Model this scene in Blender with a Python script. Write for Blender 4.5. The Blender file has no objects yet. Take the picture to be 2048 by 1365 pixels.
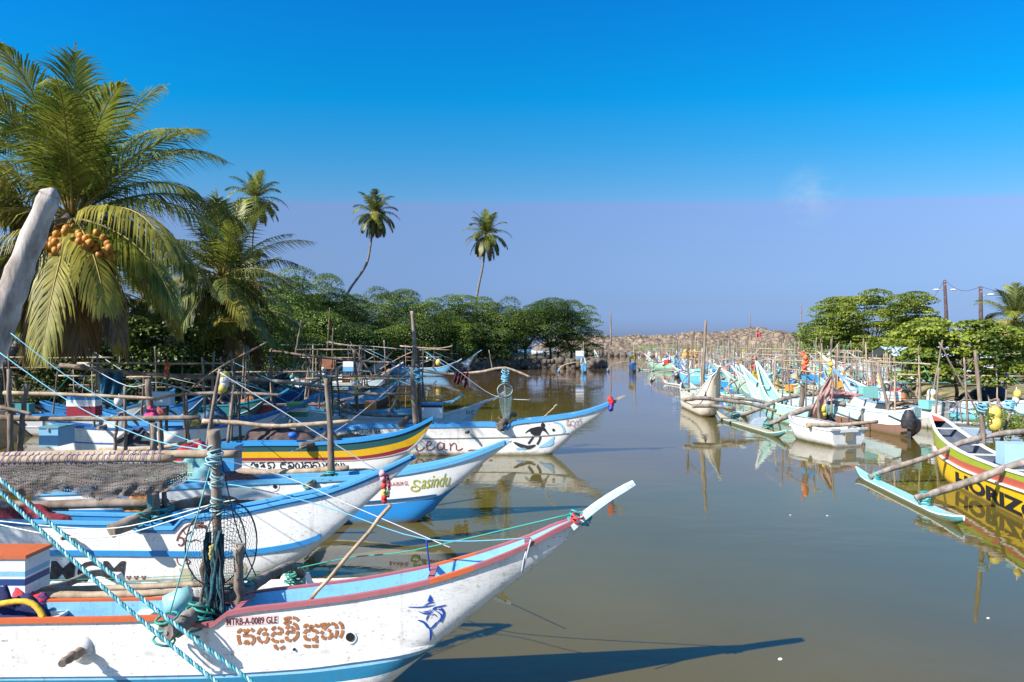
import bpy, math, random
from mathutils import Vector, Matrix, noise
random.seed(7)
R = math.radians
S = bpy.context.scene
COL = S.collection

# ------------------------------------------------------------------ camera
F = 1365.0           # focal length in pixels of the 2048 wide photograph
H = 4.5              # the photographer stands on a bridge, 4.5 m above the water
cam = bpy.data.cameras.new("camera"); camo = bpy.data.objects.new("camera", cam)
COL.objects.link(camo); S.camera = camo
cam.sensor_width = 36.0; cam.lens = 36.0 * F / 2048.0
cam.clip_start = 0.1; cam.clip_end = 20000
camo.location = (0, 0, H); camo.rotation_euler = (R(90), 0, 0)

# ------------------------------------------------------------------ world and sun
SUN = Vector((-2.9, -2.0, 2.77)).normalized()
elev = math.asin(SUN.z); azim = math.atan2(SUN.x, SUN.y)
wd = bpy.data.worlds.new("World"); S.world = wd; wd.use_nodes = True
nt = wd.node_tree; N = nt.nodes; L = nt.links
bg = N["Background"]
sky = N.new("ShaderNodeTexSky"); sky.sky_type = 'NISHITA'; sky.sun_disc = False
sky.sun_elevation = elev; sky.sun_rotation = azim % (2 * math.pi)
sky.altitude = 0; sky.air_density = 1.0; sky.dust_density = 0.6; sky.ozone_density = 2.0
tcn = N.new("ShaderNodeTexCoord"); sep = N.new("ShaderNodeSeparateXYZ")
L.new(tcn.outputs["Generated"], sep.inputs[0])
def mth(op, a, b_=None):
    n_ = N.new("ShaderNodeMath"); n_.operation = op
    for i_, v_ in enumerate((a, b_)):
        if v_ is None: continue
        if isinstance(v_, (int, float)): n_.inputs[i_].default_value = v_
        else: L.new(v_, n_.inputs[i_])
    return n_.outputs[0]
zz_ = mth('MULTIPLY', sep.outputs["Z"], sep.outputs["Z"]); yy_ = mth('MULTIPLY', sep.outputs["Y"], sep.outputs["Y"]); xx_ = mth('MULTIPLY', mth('MULTIPLY', sep.outputs["X"], sep.outputs["X"]), .22)
el_ = mth('DIVIDE', sep.outputs["Z"], mth('SQRT', mth('ADD', mth('ADD', zz_, yy_), xx_)))
rmp = N.new("ShaderNodeValToRGB"); L.new(el_, rmp.inputs[0])
SKYG = [(0.0, (.43, .62, 1.36)), (.03, (.45, .66, 1.43)), (.058, (.50, .67, 1.23)), (.127, (.73, .86, 1.25)), (.196, (.93, 1.07, 1.44)), (.201, (.68, 1.17, 1.52)),
        (.222, (.53, 1.21, 1.57)), (.275, (.24, 1.28, 1.77)), (.335, (.03, 1.36, 2.03)), (.445, (.03, 1.25, 2.25)), (.75, (1.15, 1.2, 1.3))]
rmp.color_ramp.interpolation = 'LINEAR'
while len(rmp.color_ramp.elements) < len(SKYG): rmp.color_ramp.elements.new(0.5)
for e, (p, c) in zip(rmp.color_ramp.elements, SKYG):
    k_ = .5 / (1.32 if p < .5 else 1.12); e.position = p; e.color = (c[0] * k_, c[1] * k_, c[2] * k_, 1)
mul = N.new("ShaderNodeMixRGB"); mul.blend_type = 'MULTIPLY'; mul.inputs[0].default_value = 1
L.new(sky.outputs[0], mul.inputs[1]); L.new(rmp.outputs[0], mul.inputs[2])
# a small wisp of cloud low in the sky on the right
def wisp(direction, size, amount, prev):
    vs = N.new("ShaderNodeVectorMath"); vs.operation = 'DISTANCE'
    vs.inputs[1].default_value = direction; L.new(tcn.outputs["Generated"], vs.inputs[0])
    nz = N.new("ShaderNodeTexNoise"); nz.inputs["Scale"].default_value = 26; nz.inputs["Detail"].default_value = 9; nz.inputs["Roughness"].default_value = .7
    mpw = N.new("ShaderNodeMapping"); mpw.inputs["Scale"].default_value = (1, 1, 1.6); mpw.inputs["Rotation"].default_value = (0, .5, 0); L.new(tcn.outputs["Generated"], mpw.inputs[0]); L.new(mpw.outputs[0], nz.inputs["Vector"])
    m1 = N.new("ShaderNodeMapRange"); m1.inputs[1].default_value = 0; m1.inputs[2].default_value = size
    m1.inputs[3].default_value = 1; m1.inputs[4].default_value = 0; L.new(vs.outputs["Value"], m1.inputs[0])
    m2 = N.new("ShaderNodeMapRange"); m2.inputs[1].default_value = 0.38; m2.inputs[2].default_value = 0.80
    L.new(nz.outputs[0], m2.inputs[0])
    mm = N.new("ShaderNodeMath"); mm.operation = 'MULTIPLY'; L.new(m1.outputs[0], mm.inputs[0]); L.new(m2.outputs[0], mm.inputs[1])
    ma = N.new("ShaderNodeMath"); ma.operation = 'MULTIPLY'; ma.inputs[1].default_value = amount; L.new(mm.outputs[0], ma.inputs[0])
    mx = N.new("ShaderNodeMixRGB"); L.new(ma.outputs[0], mx.inputs[0]); L.new(prev, mx.inputs[1])
    mx.inputs[2].default_value = (2.9, 3.1, 3.5, 1)
    return mx.outputs[0]
def dirpx(px, py): return Vector(((px - 1024) / F, 1, -(py - 682) / F)).normalized()
o = wisp(dirpx(1622, 390), 0.045, 0.45, mul.outputs[0])
L.new(o, bg.inputs[0]); bg.inputs[1].default_value = 0.15
sl = bpy.data.lights.new("sun", 'SUN'); sl.energy = 5.0; sl.angle = R(0.5); sl.color = (1.0, 0.94, 0.86)
so = bpy.data.objects.new("sun", sl); COL.objects.link(so)
so.rotation_euler = SUN.to_track_quat('Z', 'Y').to_euler(); so.location = SUN * 50
S.view_settings.view_transform = 'Standard'; S.view_settings.look = 'None'
S.view_settings.exposure = 0.75; S.view_settings.gamma = 1.0
S.render.engine = 'CYCLES'
S.cycles.max_bounces = 6; S.cycles.transparent_max_bounces = 12; S.cycles.diffuse_bounces = 2; S.cycles.glossy_bounces = 3

# ------------------------------------------------------------------ projection of photo pixels onto the place
def P(px, py, Y): return Vector(((px - 1024) / F * Y, Y, H - (py - 682) / F * Y))
def G(px, py, z=0.0): return P(px, py, F * (H - z) / (py - 682))

# ------------------------------------------------------------------ materials
MATS = {}
def principled(name):
    m = bpy.data.materials.new(name); m.use_nodes = True
    return m, m.node_tree, m.node_tree.nodes["Principled BSDF"]
def paint(rgb, rough=0.42, dirt=0.35, line=True, name='paint', dcol=None):
    key = (name, tuple(round(c, 3) for c in rgb), rough, dirt, line)
    if key in MATS: return MATS[key]
    m, t, b = principled(name)
    n, l = t.nodes, t.links
    tc = n.new("ShaderNodeTexCoord"); mp = n.new("ShaderNodeMapping"); mp.inputs["Scale"].default_value = (1, 1, 2.2)
    l.new(tc.outputs["Object"], mp.inputs[0])
    nz = n.new("ShaderNodeTexNoise"); nz.inputs["Scale"].default_value = 3.1; nz.inputs["Detail"].default_value = 9; nz.inputs["Roughness"].default_value = .68
    l.new(mp.outputs[0], nz.inputs["Vector"])
    r = n.new("ShaderNodeValToRGB"); r.color_ramp.elements[0].position = .53; r.color_ramp.elements[1].position = .74
    r.color_ramp.elements[0].color = (0, 0, 0, 1); r.color_ramp.elements[1].color = (dirt, dirt, dirt, 1)
    l.new(nz.outputs[0], r.inputs[0])
    mx = n.new("ShaderNodeMixRGB"); mx.inputs[1].default_value = (*rgb, 1)
    d = dcol or (rgb[0] * .35 + .05, rgb[1] * .35 + .045, rgb[2] * .35 + .03)
    mx.inputs[2].default_value = (*d, 1); l.new(r.outputs[0], mx.inputs[0])
    out = mx.outputs[0]
    mps = n.new("ShaderNodeMapping"); mps.inputs["Scale"].default_value = (6, 6, .45); l.new(tc.outputs["Object"], mps.inputs[0])
    nzs = n.new("ShaderNodeTexNoise"); nzs.inputs["Scale"].default_value = 1.6; nzs.inputs["Detail"].default_value = 7; nzs.inputs["Roughness"].default_value = .7; l.new(mps.outputs[0], nzs.inputs["Vector"])
    rs_ = n.new("ShaderNodeMapRange"); rs_.inputs[1].default_value = .54; rs_.inputs[2].default_value = .80; rs_.inputs[4].default_value = min(.75, dirt * 1.5); l.new(nzs.outputs[0], rs_.inputs[0])
    mxs = n.new("ShaderNodeMixRGB"); l.new(rs_.outputs[0], mxs.inputs[0]); l.new(out, mxs.inputs[1]); mxs.inputs[2].default_value = (rgb[0] * .45 + .06, rgb[1] * .38 + .045, rgb[2] * .30 + .02, 1); out = mxs.outputs[0]
    # small scuffs and chips
    nz2 = n.new("ShaderNodeTexNoise"); nz2.inputs["Scale"].default_value = 17; nz2.inputs["Detail"].default_value = 5
    l.new(mp.outputs[0], nz2.inputs["Vector"])
    r2 = n.new("ShaderNodeValToRGB"); r2.color_ramp.elements[0].position = .62; r2.color_ramp.elements[1].position = .67
    r2.color_ramp.elements[0].color = (0, 0, 0, 1); r2.color_ramp.elements[1].color = (dirt * .9, dirt * .9, dirt * .9, 1)
    l.new(nz2.outputs[0], r2.inputs[0])
    mx2 = n.new("ShaderNodeMixRGB"); l.new(r2.outputs[0], mx2.inputs[0]); l.new(out, mx2.inputs[1]); mx2.inputs[2].default_value = (.18, .15, .11, 1)
    out = mx2.outputs[0]
    if line:   # the algae line just above the water
        sp = n.new("ShaderNodeSeparateXYZ"); l.new(tc.outputs["Object"], sp.inputs[0])
        ad = n.new("ShaderNodeMath"); ad.operation = 'MULTIPLY_ADD'; ad.inputs[1].default_value = -.16; l.new(nz.outputs[0], ad.inputs[0]); l.new(sp.outputs["Z"], ad.inputs[2])
        mr = n.new("ShaderNodeMapRange"); mr.inputs[1].default_value = -.05; mr.inputs[2].default_value = .07; mr.inputs[3].default_value = .8; mr.inputs[4].default_value = 0
        l.new(ad.outputs[0], mr.inputs[0])
        m3 = n.new("ShaderNodeMixRGB"); l.new(mr.outputs[0], m3.inputs[0]); l.new(out, m3.inputs[1]); m3.inputs[2].default_value = (.16, .13, .055, 1)
        out = m3.outputs[0]
    l.new(out, b.inputs["Base Color"]); b.inputs["Roughness"].default_value = rough
    bp = n.new("ShaderNodeBump"); bp.inputs["Strength"].default_value = .12; bp.inputs["Distance"].default_value = .02
    l.new(nz2.outputs[0], bp.inputs["Height"]); l.new(bp.outputs[0], b.inputs["Normal"])
    MATS[key] = m
    return m
def rough_mat(name, c1, c2, scale=6, rough=.85, stretch=(1, 1, 1), bump=.3, detail=8, lo=.35, hi=.68, world=False):
    key = (name, c1, c2, scale)
    if key in MATS: return MATS[key]
    m, t, b = principled(name); n, l = t.nodes, t.links
    tc = n.new("ShaderNodeTexCoord"); mp = n.new("ShaderNodeMapping"); mp.inputs["Scale"].default_value = stretch
    if world:
        gg = n.new("ShaderNodeNewGeometry"); l.new(gg.outputs["Position"], mp.inputs[0])
    else: l.new(tc.outputs["Object"], mp.inputs[0])
    nz = n.new("ShaderNodeTexNoise"); nz.inputs["Scale"].default_value = scale; nz.inputs["Detail"].default_value = detail; nz.inputs["Roughness"].default_value = .65
    l.new(mp.outputs[0], nz.inputs["Vector"])
    r = n.new("ShaderNodeValToRGB"); r.color_ramp.elements[0].position = lo; r.color_ramp.elements[1].position = hi
    r.color_ramp.elements[0].color = (*c1, 1); r.color_ramp.elements[1].color = (*c2, 1)
    l.new(nz.outputs[0], r.inputs[0]); l.new(r.outputs[0], b.inputs["Base Color"])
    b.inputs["Roughness"].default_value = rough
    bp = n.new("ShaderNodeBump"); bp.inputs["Strength"].default_value = bump; bp.inputs["Distance"].default_value = .03
    l.new(nz.outputs[0], bp.inputs["Height"]); l.new(bp.outputs[0], b.inputs["Normal"])
    MATS[key] = m
    return m
def flat(name, rgb, rough=.6):
    key = ('flat', name, rgb)
    if key in MATS: return MATS[key]
    m, t, b = principled(name); b.inputs["Base Color"].default_value = (*rgb, 1); b.inputs["Roughness"].default_value = rough
    MATS[key] = m
    return m
def leafmat(name, c1, c2, scale=1.2, trans=.3):
    key = ('leaf', name)
    if key in MATS: return MATS[key]
    m = bpy.data.materials.new(name); m.use_nodes = True; t = m.node_tree; n, l = t.nodes, t.links
    b = n["Principled BSDF"]; out = n["Material Output"]
    g = n.new("ShaderNodeNewGeometry")
    nz = n.new("ShaderNodeTexNoise"); nz.inputs["Scale"].default_value = scale; nz.inputs["Detail"].default_value = 4
    l.new(g.outputs["Position"], nz.inputs["Vector"])
    r = n.new("ShaderNodeValToRGB"); r.color_ramp.elements[0].position = .36; r.color_ramp.elements[1].position = .66
    r.color_ramp.elements[0].color = (*c1, 1); r.color_ramp.elements[1].color = (*c2, 1)
    l.new(nz.outputs[0], r.inputs[0])
    rm = n.new("ShaderNodeMixRGB"); rm.blend_type = 'MULTIPLY'; rm.inputs[0].default_value = 1
    rr = n.new("ShaderNodeMapRange"); rr.inputs[3].default_value = .6; rr.inputs[4].default_value = 1.4
    l.new(g.outputs["Random Per Island"], rr.inputs[0]); l.new(r.outputs[0], rm.inputs[1]); l.new(rr.outputs[0], rm.inputs[2])
    l.new(rm.outputs[0], b.inputs["Base Color"]); b.inputs["Roughness"].default_value = .48
    tr = n.new("ShaderNodeBsdfTranslucent"); l.new(rm.outputs[0], tr.inputs[0])
    mx = n.new("ShaderNodeMixShader"); mx.inputs[0].default_value = trans
    l.new(b.outputs[0], mx.inputs[1]); l.new(tr.outputs[0], mx.inputs[2]); l.new(mx.outputs[0], out.inputs[0])
    MATS[key] = m
    return m
def netmat(name, rgb, cells=(90, 16), width=.3):
    key = ('net', name, rgb, cells, width)
    if key in MATS: return MATS[key]
    m = bpy.data.materials.new(name); m.use_nodes = True; t = m.node_tree; n, l = t.nodes, t.links
    b = n["Principled BSDF"]; out = n["Material Output"]; b.inputs["Base Color"].default_value = (*rgb, 1); b.inputs["Roughness"].default_value = .8
    tc = n.new("ShaderNodeTexCoord"); sp = n.new("ShaderNodeSeparateXYZ"); l.new(tc.outputs["UV"], sp.inputs[0])
    nz = n.new("ShaderNodeTexNoise"); nz.inputs["Scale"].default_value = 9; l.new(tc.outputs["UV"], nz.inputs["Vector"])
    hs = []
    for i, (ax, k) in enumerate(zip("XY", cells)):
        a = n.new("ShaderNodeMath"); a.operation = 'MULTIPLY'; a.inputs[1].default_value = k; l.new(sp.outputs[ax], a.inputs[0])
        a2 = n.new("ShaderNodeMath"); a2.operation = 'MULTIPLY_ADD'; a2.inputs[1].default_value = 1.5; l.new(nz.outputs[0], a2.inputs[0]); l.new(a.outputs[0], a2.inputs[2])
        f = n.new("ShaderNodeMath"); f.operation = 'FRACT'; l.new(a2.outputs[0], f.inputs[0])
        c = n.new("ShaderNodeMath"); c.operation = 'LESS_THAN'; c.inputs[1].default_value = width; l.new(f.outputs[0], c.inputs[0]); hs.append(c)
    mxm = n.new("ShaderNodeMath"); mxm.operation = 'MAXIMUM'; l.new(hs[0].outputs[0], mxm.inputs[0]); l.new(hs[1].outputs[0], mxm.inputs[1])
    tr = n.new("ShaderNodeBsdfTransparent"); ms = n.new("ShaderNodeMixShader")
    l.new(mxm.outputs[0], ms.inputs[0]); l.new(tr.outputs[0], ms.inputs[1]); l.new(b.outputs[0], ms.inputs[2]); l.new(ms.outputs[0], out.inputs[0])
    MATS[key] = m
    return m

# colours (real-world base colours)
WHITE = (.84, .84, .82); BLUE = (.02, .20, .58); SKYB = (.20, .50, .80); PALE = (.50, .68, .82); NAVY = (.015, .06, .22)
DBLUE = (.012, .10, .30); TEAL = (.10, .42, .42); MINT = (.36, .66, .60); GREEN = (.03, .14, .10); LIME = (.36, .45, .03)
YEL = (.80, .48, .01); MAROON = (.28, .05, .07); PINK = (.42, .13, .15); ORANGE = (.62, .12, .03); RED = (.60, .04, .03)
BROWN = (.22, .12, .08); CREAM = (.70, .62, .48); PERI = (.38, .55, .85); CYAN = (.12, .45, .62); BLACK = (.02, .02, .022)
woodm = rough_mat("weathered_wood", (.12, .085, .06), (.36, .29, .23), 3.5, .9, (1, 1, .35), .5)
darkwood = rough_mat("dark_wood", (.08, .06, .045), (.24, .19, .15), 4, .9, (1, 1, .4), .5)
palewood = rough_mat("pale_wood", (.26, .185, .12), (.54, .43, .31), 5, .85, (1, 1, .3), .3)
greywood = rough_mat("grey_boom_wood", (.12, .10, .085), (.40, .345, .30), 5, .95, (1, 1, .22), .9)
deadwood = rough_mat("grey_dead_wood", (.26, .21, .18), (.70, .65, .61), 4, .95, (1, 1, .3), .9)
ropeblue = flat("blue_rope", (.16, .48, .66)); ropeteal = flat("teal_rope", (.04, .34, .34)); ropewhite = flat("pale_rope", (.62, .72, .70))
ropedark = flat("dark_rope", (.03, .06, .06))
blackm = rough_mat("black_cloth", (.01, .01, .012), (.05, .05, .06), 8, .6)
metal = flat("metal", (.35, .35, .36), .4)

# ------------------------------------------------------------------ mesh builder
def chain(o):
    m = Matrix.Identity(4)
    while o is not None:
        m = Matrix.LocRotScale(o.location, o.rotation_euler, o.scale) @ m; o = o.parent
    return m
class MB:
    def __init__(s): s.v = []; s.f = []; s.m = []; s.uv = {}; s.smooth = []
    def vert(s, p): s.v.append(tuple(p)); return len(s.v) - 1
    def face(s, idx, m=0, sm=True): s.f.append(tuple(idx)); s.m.append(m); s.smooth.append(sm)
    def quad(s, a, b, c, d, m=0, sm=False):
        i = [s.vert(p) for p in (a, b, c, d)]; s.face(i, m, sm)
    def poly(s, pts, m=0):
        s.face([s.vert(p) for p in pts], m, False)
    def box(s, c, size, m=0, rot=None, taper=1.0):
        c = Vector(c); hx, hy, hz = size[0] / 2, size[1] / 2, size[2] / 2
        pts = []
        for z in (-hz, hz):
            k = taper if z > 0 else 1
            for x, y in ((-hx, -hy), (hx, -hy), (hx, hy), (-hx, hy)):
                p = Vector((x * k, y * k, z)); p = rot @ p if rot else p; pts.append(s.vert(c + p))
        for q in ((3, 2, 1, 0), (4, 5, 6, 7), (0, 1, 5, 4), (1, 2, 6, 5), (2, 3, 7, 6), (3, 0, 4, 7)):
            s.face([pts[i] for i in q], m, False)
    def tube(s, pts, r, n=8, m=0, cap=True, wob=0.0):
        pts = [Vector(p) for p in pts]; rs = r if isinstance(r, (list, tuple)) else [r] * len(pts)
        rings = []; up = Vector((0.13, 0.21, 1)).normalized()
        for i, p in enumerate(pts):
            d = (pts[min(i + 1, len(pts) - 1)] - pts[max(i - 1, 0)])
            d = d.normalized() if d.length > 1e-9 else Vector((0, 0, 1))
            a = d.cross(up)
            if a.length < .05: a = d.cross(Vector((1, 0, 0)))
            a.normalize(); b = d.cross(a).normalized()
            ring = []
            for k in range(n):
                t = 2 * math.pi * k / n; rr = rs[i] * (1 + wob * (random.random() - .5))
                ring.append(s.vert(p + a * math.cos(t) * rr + b * math.sin(t) * rr))
            rings.append(ring)
        for i in range(len(rings) - 1):
            for k in range(n):
                s.face((rings[i][k], rings[i][(k + 1) % n], rings[i + 1][(k + 1) % n], rings[i + 1][k]), m)
        if cap:
            s.face(rings[0][::-1], m, False); s.face(rings[-1], m, False)
    def sphere(s, c, r, m=0, nu=8, nv=6, sc=(1, 1, 1), wob=0):
        c = Vector(c); rows = []
        for j in range(nv + 1):
            th = math.pi * j / nv; row = []
            for i in range(nu):
                ph = 2 * math.pi * i / nu; q = 1 + wob * (random.random() - .5)
                row.append(s.vert(c + Vector((math.sin(th) * math.cos(ph) * sc[0], math.sin(th) * math.sin(ph) * sc[1], math.cos(th) * sc[2])) * r * q))
            rows.append(row)
        for j in range(nv):
            for i in range(nu): s.face((rows[j][i], rows[j + 1][i], rows[j + 1][(i + 1) % nu], rows[j][(i + 1) % nu]), m)
    def grid(s, fn, nu, nv, m=0, uv=False, sm=True):
        idx = [[s.vert(fn(i / nu, j / nv)) for j in range(nv + 1)] for i in range(nu + 1)]
        for i in range(nu):
            for j in range(nv):
                s.face((idx[i][j], idx[i + 1][j], idx[i + 1][j + 1], idx[i][j + 1]), m, sm)
                if uv: s.uv[len(s.f) - 1] = [(i / nu, j / nv), ((i + 1) / nu, j / nv), ((i + 1) / nu, (j + 1) / nv), (i / nu, (j + 1) / nv)]
    def build(s, name, mats, parent=None, world=True):
        if not isinstance(mats, (list, tuple)): mats = [mats]
        me = bpy.data.meshes.new(name); v = s.v
        if parent is not None and world:
            inv = chain(parent).inverted(); v = [tuple(inv @ Vector(p)) for p in s.v]
        me.from_pydata(v, [], s.f)
        for mt in mats: me.materials.append(mt)
        me.polygons.foreach_set("material_index", s.m); me.polygons.foreach_set("use_smooth", s.smooth)
        if s.uv:
            ul = me.uv_layers.new(name="UVMap")
            for fi, uvs in s.uv.items():
                for li, u in zip(me.polygons[fi].loop_indices, uvs): ul.data[li].uv = u
        me.update()
        o = bpy.data.objects.new(name, me); COL.objects.link(o)
        if parent is not None: o.parent = parent
        return o
def tag(o, label, cat, group=None):
    o["label"] = label; o["category"] = cat
    if group: o["group"] = group
    return o
def struct(o, kind="structure"): o["kind"] = kind; return o
def thing(name, label, cat, loc=(0, 0, 0), rz=0.0, group=None):
    o = bpy.data.objects.new(name, None); o.empty_display_size = .3; COL.objects.link(o)
    o.location = loc; o.rotation_euler = (0, 0, rz)
    return tag(o, label, cat, group)
def copy_tree(o, parent=None):
    c = o.copy(); COL.objects.link(c)
    if parent is not None: c.parent = parent
    for ch in list(o.children): copy_tree(ch, c)
    return c
def simple(mb, name, mats, label, cat, group=None, origin=None):
    """a thing that is one mesh, with its origin at its base"""
    xs = [p for p in mb.v]; zmin = min(p[2] for p in xs)
    og = Vector(origin) if origin else Vector((sum(p[0] for p in xs) / len(xs), sum(p[1] for p in xs) / len(xs), zmin))
    mb.v = [tuple(Vector(p) - og) for p in mb.v]
    o = mb.build(name, mats); o.location = og
    return tag(o, label, cat, group)

def lerp(a, b, t): return a + (b - a) * t
def smooth(t): t = max(0, min(1, t)); return t * t * (3 - 2 * t)
def interp(tab, x):
    """Catmull-Rom style interpolation of a table of (x, z)"""
    if x <= tab[0][0]: return tab[0][1]
    if x >= tab[-1][0]: return tab[-1][1]
    for i in range(len(tab) - 1):
        x0, y0 = tab[i]; x1, y1 = tab[i + 1]
        if x0 <= x <= x1:
            h = x1 - x0
            if h < 1e-9: return y1
            t = (x - x0) / h
            m0 = (y1 - tab[i - 1][1]) / (x1 - tab[i - 1][0]) if i > 0 else (y1 - y0) / h
            m1 = (tab[i + 2][1] - y0) / (tab[i + 2][0] - x0) if i + 2 < len(tab) else (y1 - y0) / h
            s_ = (y1 - y0) / h
            if m0 * s_ <= 0: m0 = 0
            if m1 * s_ <= 0: m1 = 0
            m0 = max(-3 * abs(s_), min(3 * abs(s_), m0)); m1 = max(-3 * abs(s_), min(3 * abs(s_), m1))
            t2, t3 = t * t, t * t * t
            return (2 * t3 - 3 * t2 + 1) * y0 + (t3 - 2 * t2 + t) * h * m0 + (-2 * t3 + 3 * t2) * y1 + (t3 - t2) * h * m1

# ------------------------------------------------------------------ boat hull (local frame: bow towards +x, water at z=0)
class Hull:
    def __init__(s, sheer, keel, hb, stem=.035, taper=2.6, stern_taper=1.5, stern_w=.5, vee=1.0):
        s.sheer = sorted(sheer); s.keel = sorted(keel); s.hb0 = hb; s.stem = stem; s.taper = taper; s.vee = vee
        s.x0 = s.sheer[0][0]; s.x1 = s.sheer[-1][0]; s.st = stern_taper; s.sw = stern_w
    def zs(s, x): return interp(s.sheer, x)
    def zk(s, x): return min(interp(s.keel, x), s.zs(x) - .02)
    def bowf(s, x): return smooth((s.x1 - x) / s.taper)
    def hb(s, x):
        u = max(0, min(1, (s.x1 - x) / s.taper)); k = 1 - (1 - u) ** 2.0
        v = max(0, min(1, (x - s.x0) / s.st)) if s.st > 0 else 1
        k *= s.sw + (1 - s.sw) * (1 - (1 - v) ** 2)
        return s.stem + (s.hb0 - s.stem) * k
    def hw(s, x, z):
        zs, zk = s.zs(x), s.zk(x); t = max(0, min(1, (zs - z) / max(zs - zk, 1e-4)))
        full = 1 - .10 * t if t < .62 else .938 * math.sqrt(max(0, 1 - ((t - .62) / .38) ** 2.4)) if t < 1 else 0
        ve = (1 - t) ** .5; k = s.bowf(x)
        sh = lerp(ve, full, min(1, k * s.vee))
        return s.stem + (s.hb(x) - s.stem) * sh
    def side(s, x, z, sgn=-1, eps=0.0): return Vector((x, sgn * (s.hw(x, z) + eps), z))
    def stations(s, n=34):
        out = []
        for i in range(n + 1):
            t = i / n; out.append(s.x0 + (s.x1 - s.x0) * (1 - (1 - t) ** 1.35))
        return out
    def mesh(s, bands, mats, parent, inner_mat, floor_depth=.5, n=34, xs_extra=()):
        """bands: list of boundary tables below the sheer; mats: len(bands)+1 materials"""
        b = MB(); xs = sorted(set(s.stations(n)) | set(xs_extra)); rows = []
        nsub = [7] * len(bands) + [8]
        for x in xs:
            zs, zk = s.zs(x), s.zk(x); bz = [zs]
            for q in bands: bz.append(max(zk, min(bz[-1], interp(q, x))))
            bz.append(zk); row = []
            for bi in range(len(bz) - 1):
                for k in range(nsub[bi]): row.append((lerp(bz[bi], bz[bi + 1], 1 - (1 - k / nsub[bi]) ** 2), bi))
            row.append((zk, len(bz) - 2)); rows.append(row)
        for sg in (-1, 1):
            idx = [[b.vert(s.side(x, z, sg)) for z, _ in row] for x, row in zip(xs, rows)]
            for i in range(len(xs) - 1):
                for j in range(len(rows[0]) - 1):
                    q = (idx[i][j], idx[i + 1][j], idx[i + 1][j + 1], idx[i][j + 1])
                    b.face(q if sg > 0 else q[::-1], rows[i][j][1])
            if sg < 0: ia = idx
            else: ib = idx
        nb = len(bands)
        for i in range(len(xs) - 1): b.face((ia[i][-1], ib[i][-1], ib[i + 1][-1], ia[i + 1][-1]), nb, False)
        for j in range(len(rows[0]) - 1):
            b.face((ia[0][j], ia[0][j + 1], ib[0][j + 1], ib[0][j]), rows[0][j][1], False)
            b.face((ia[-1][j], ib[-1][j], ib[-1][j + 1], ia[-1][j + 1]), rows[-1][j][1], False)
        # inside
        im = nb + 1; prev = None
        for x in xs:
            zs, zk = s.zs(x), s.zk(x); zf = max(zk + .06, zs - floor_depth); zf = min(zf, zs - .01)
            r = []
            for sg in (-1, 1):
                for z in (zs, lerp(zs, zf, .5), zf):
                    w = max(.008, s.hw(x, z) - .035); r.append(b.vert((x, sg * w, z)))
            if prev:
                for a in (0, 1): b.face((prev[a], prev[a + 1], r[a + 1], r[a]), im); b.face((prev[a + 3], r[a + 3], r[a + 4], prev[a + 4]), im)
                b.face((prev[2], prev[5], r[5], r[2]), im, False)
            else: b.face((r[0], r[3], r[5], r[2]), im, False)
            prev = r
        return b.build("hull", list(mats) + [inner_mat], parent, world=False)
    def strip(s, name, zf, width, height, mats, parent, both=True, x0=None, x1=None, pick=None, n=40, out=.02, top=False, extra=()):
        """a moulding swept along the side; zf(x) is its height; out is how far it stands proud"""
        b = MB(); x0 = s.x0 if x0 is None else x0; x1 = s.x1 - .02 if x1 is None else x1
        xs = sorted(set([lerp(x0, x1, 1 - (1 - i / n) ** 1.2) for i in range(n + 1)]) | set(e for e in extra if x0 < e < x1))
        for sg in ((-1, 1) if both else (-1,)):
            prev = None
            for x in xs:
                z = zf(x); w = s.hw(x, min(z, s.zs(x)))
                if z < s.zk(x) + .01: continue
                wi = max(.003, w + out - width)
                r = [b.vert((x, sg * yy, z + dz)) for yy, dz in ((w + out, 0), (w + out, height), (wi, height), (wi, 0))]
                mi = pick(x) if pick else 0
                if prev:
                    for k in range(4):
                        q = (prev[k], r[k], r[(k + 1) % 4], prev[(k + 1) % 4]); b.face(q if sg < 0 else q[::-1], mi, False)
                else: b.face(r if sg > 0 else r[::-1], mi, False)
                prev = r
            if prev: b.face(prev[::-1] if sg > 0 else prev, mi, False)
        return b.build(name, mats, parent, world=False)

def wobble_line(p0, p1, n=7, amp=.03, sag=0.0):
    p0, p1 = Vector(p0), Vector(p1); out = []
    for i in range(n + 1):
        t = i / n; p = p0.lerp(p1, t); k = math.sin(math.pi * t)
        p = p + Vector((random.uniform(-amp, amp), random.uniform(-amp, amp), random.uniform(-amp, amp))) * (1 if 0 < i < n else 0)
        p.z -= sag * k; out.append(p)
    return out
def spline(pts, n=6):
    pts = [Vector(p) for p in pts]; out = []
    for i in range(len(pts) - 1):
        p0 = pts[max(i - 1, 0)]; p1 = pts[i]; p2 = pts[i + 1]; p3 = pts[min(i + 2, len(pts) - 1)]
        for k in range(n):
            t = k / n; t2 = t * t; t3 = t2 * t
            out.append(.5 * ((2 * p1) + (p2 - p0) * t + (2 * p0 - 5 * p1 + 4 * p2 - p3) * t2 + (3 * p1 - p0 - 3 * p2 + p3) * t3))
    out.append(pts[-1]); return out
def pole(name, pts, r, mat, parent=None, world=True, curved=False, wob=.12, n=8, taper=.7, knots=True):
    b = MB()
    if len(pts) == 2: q = wobble_line(pts[0], pts[1], 8, min(.02, r * .5))
    else: q = spline(pts, 5)
    m = len(q) - 1
    rs = [r * lerp(1, taper, i / m) * (1 + (random.uniform(-.1, .18) if knots else 0)) for i in range(len(q))]
    b.tube(q, rs, n, 0, True, wob)
    return b.build(name, mat, parent, world) if name else b

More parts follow.
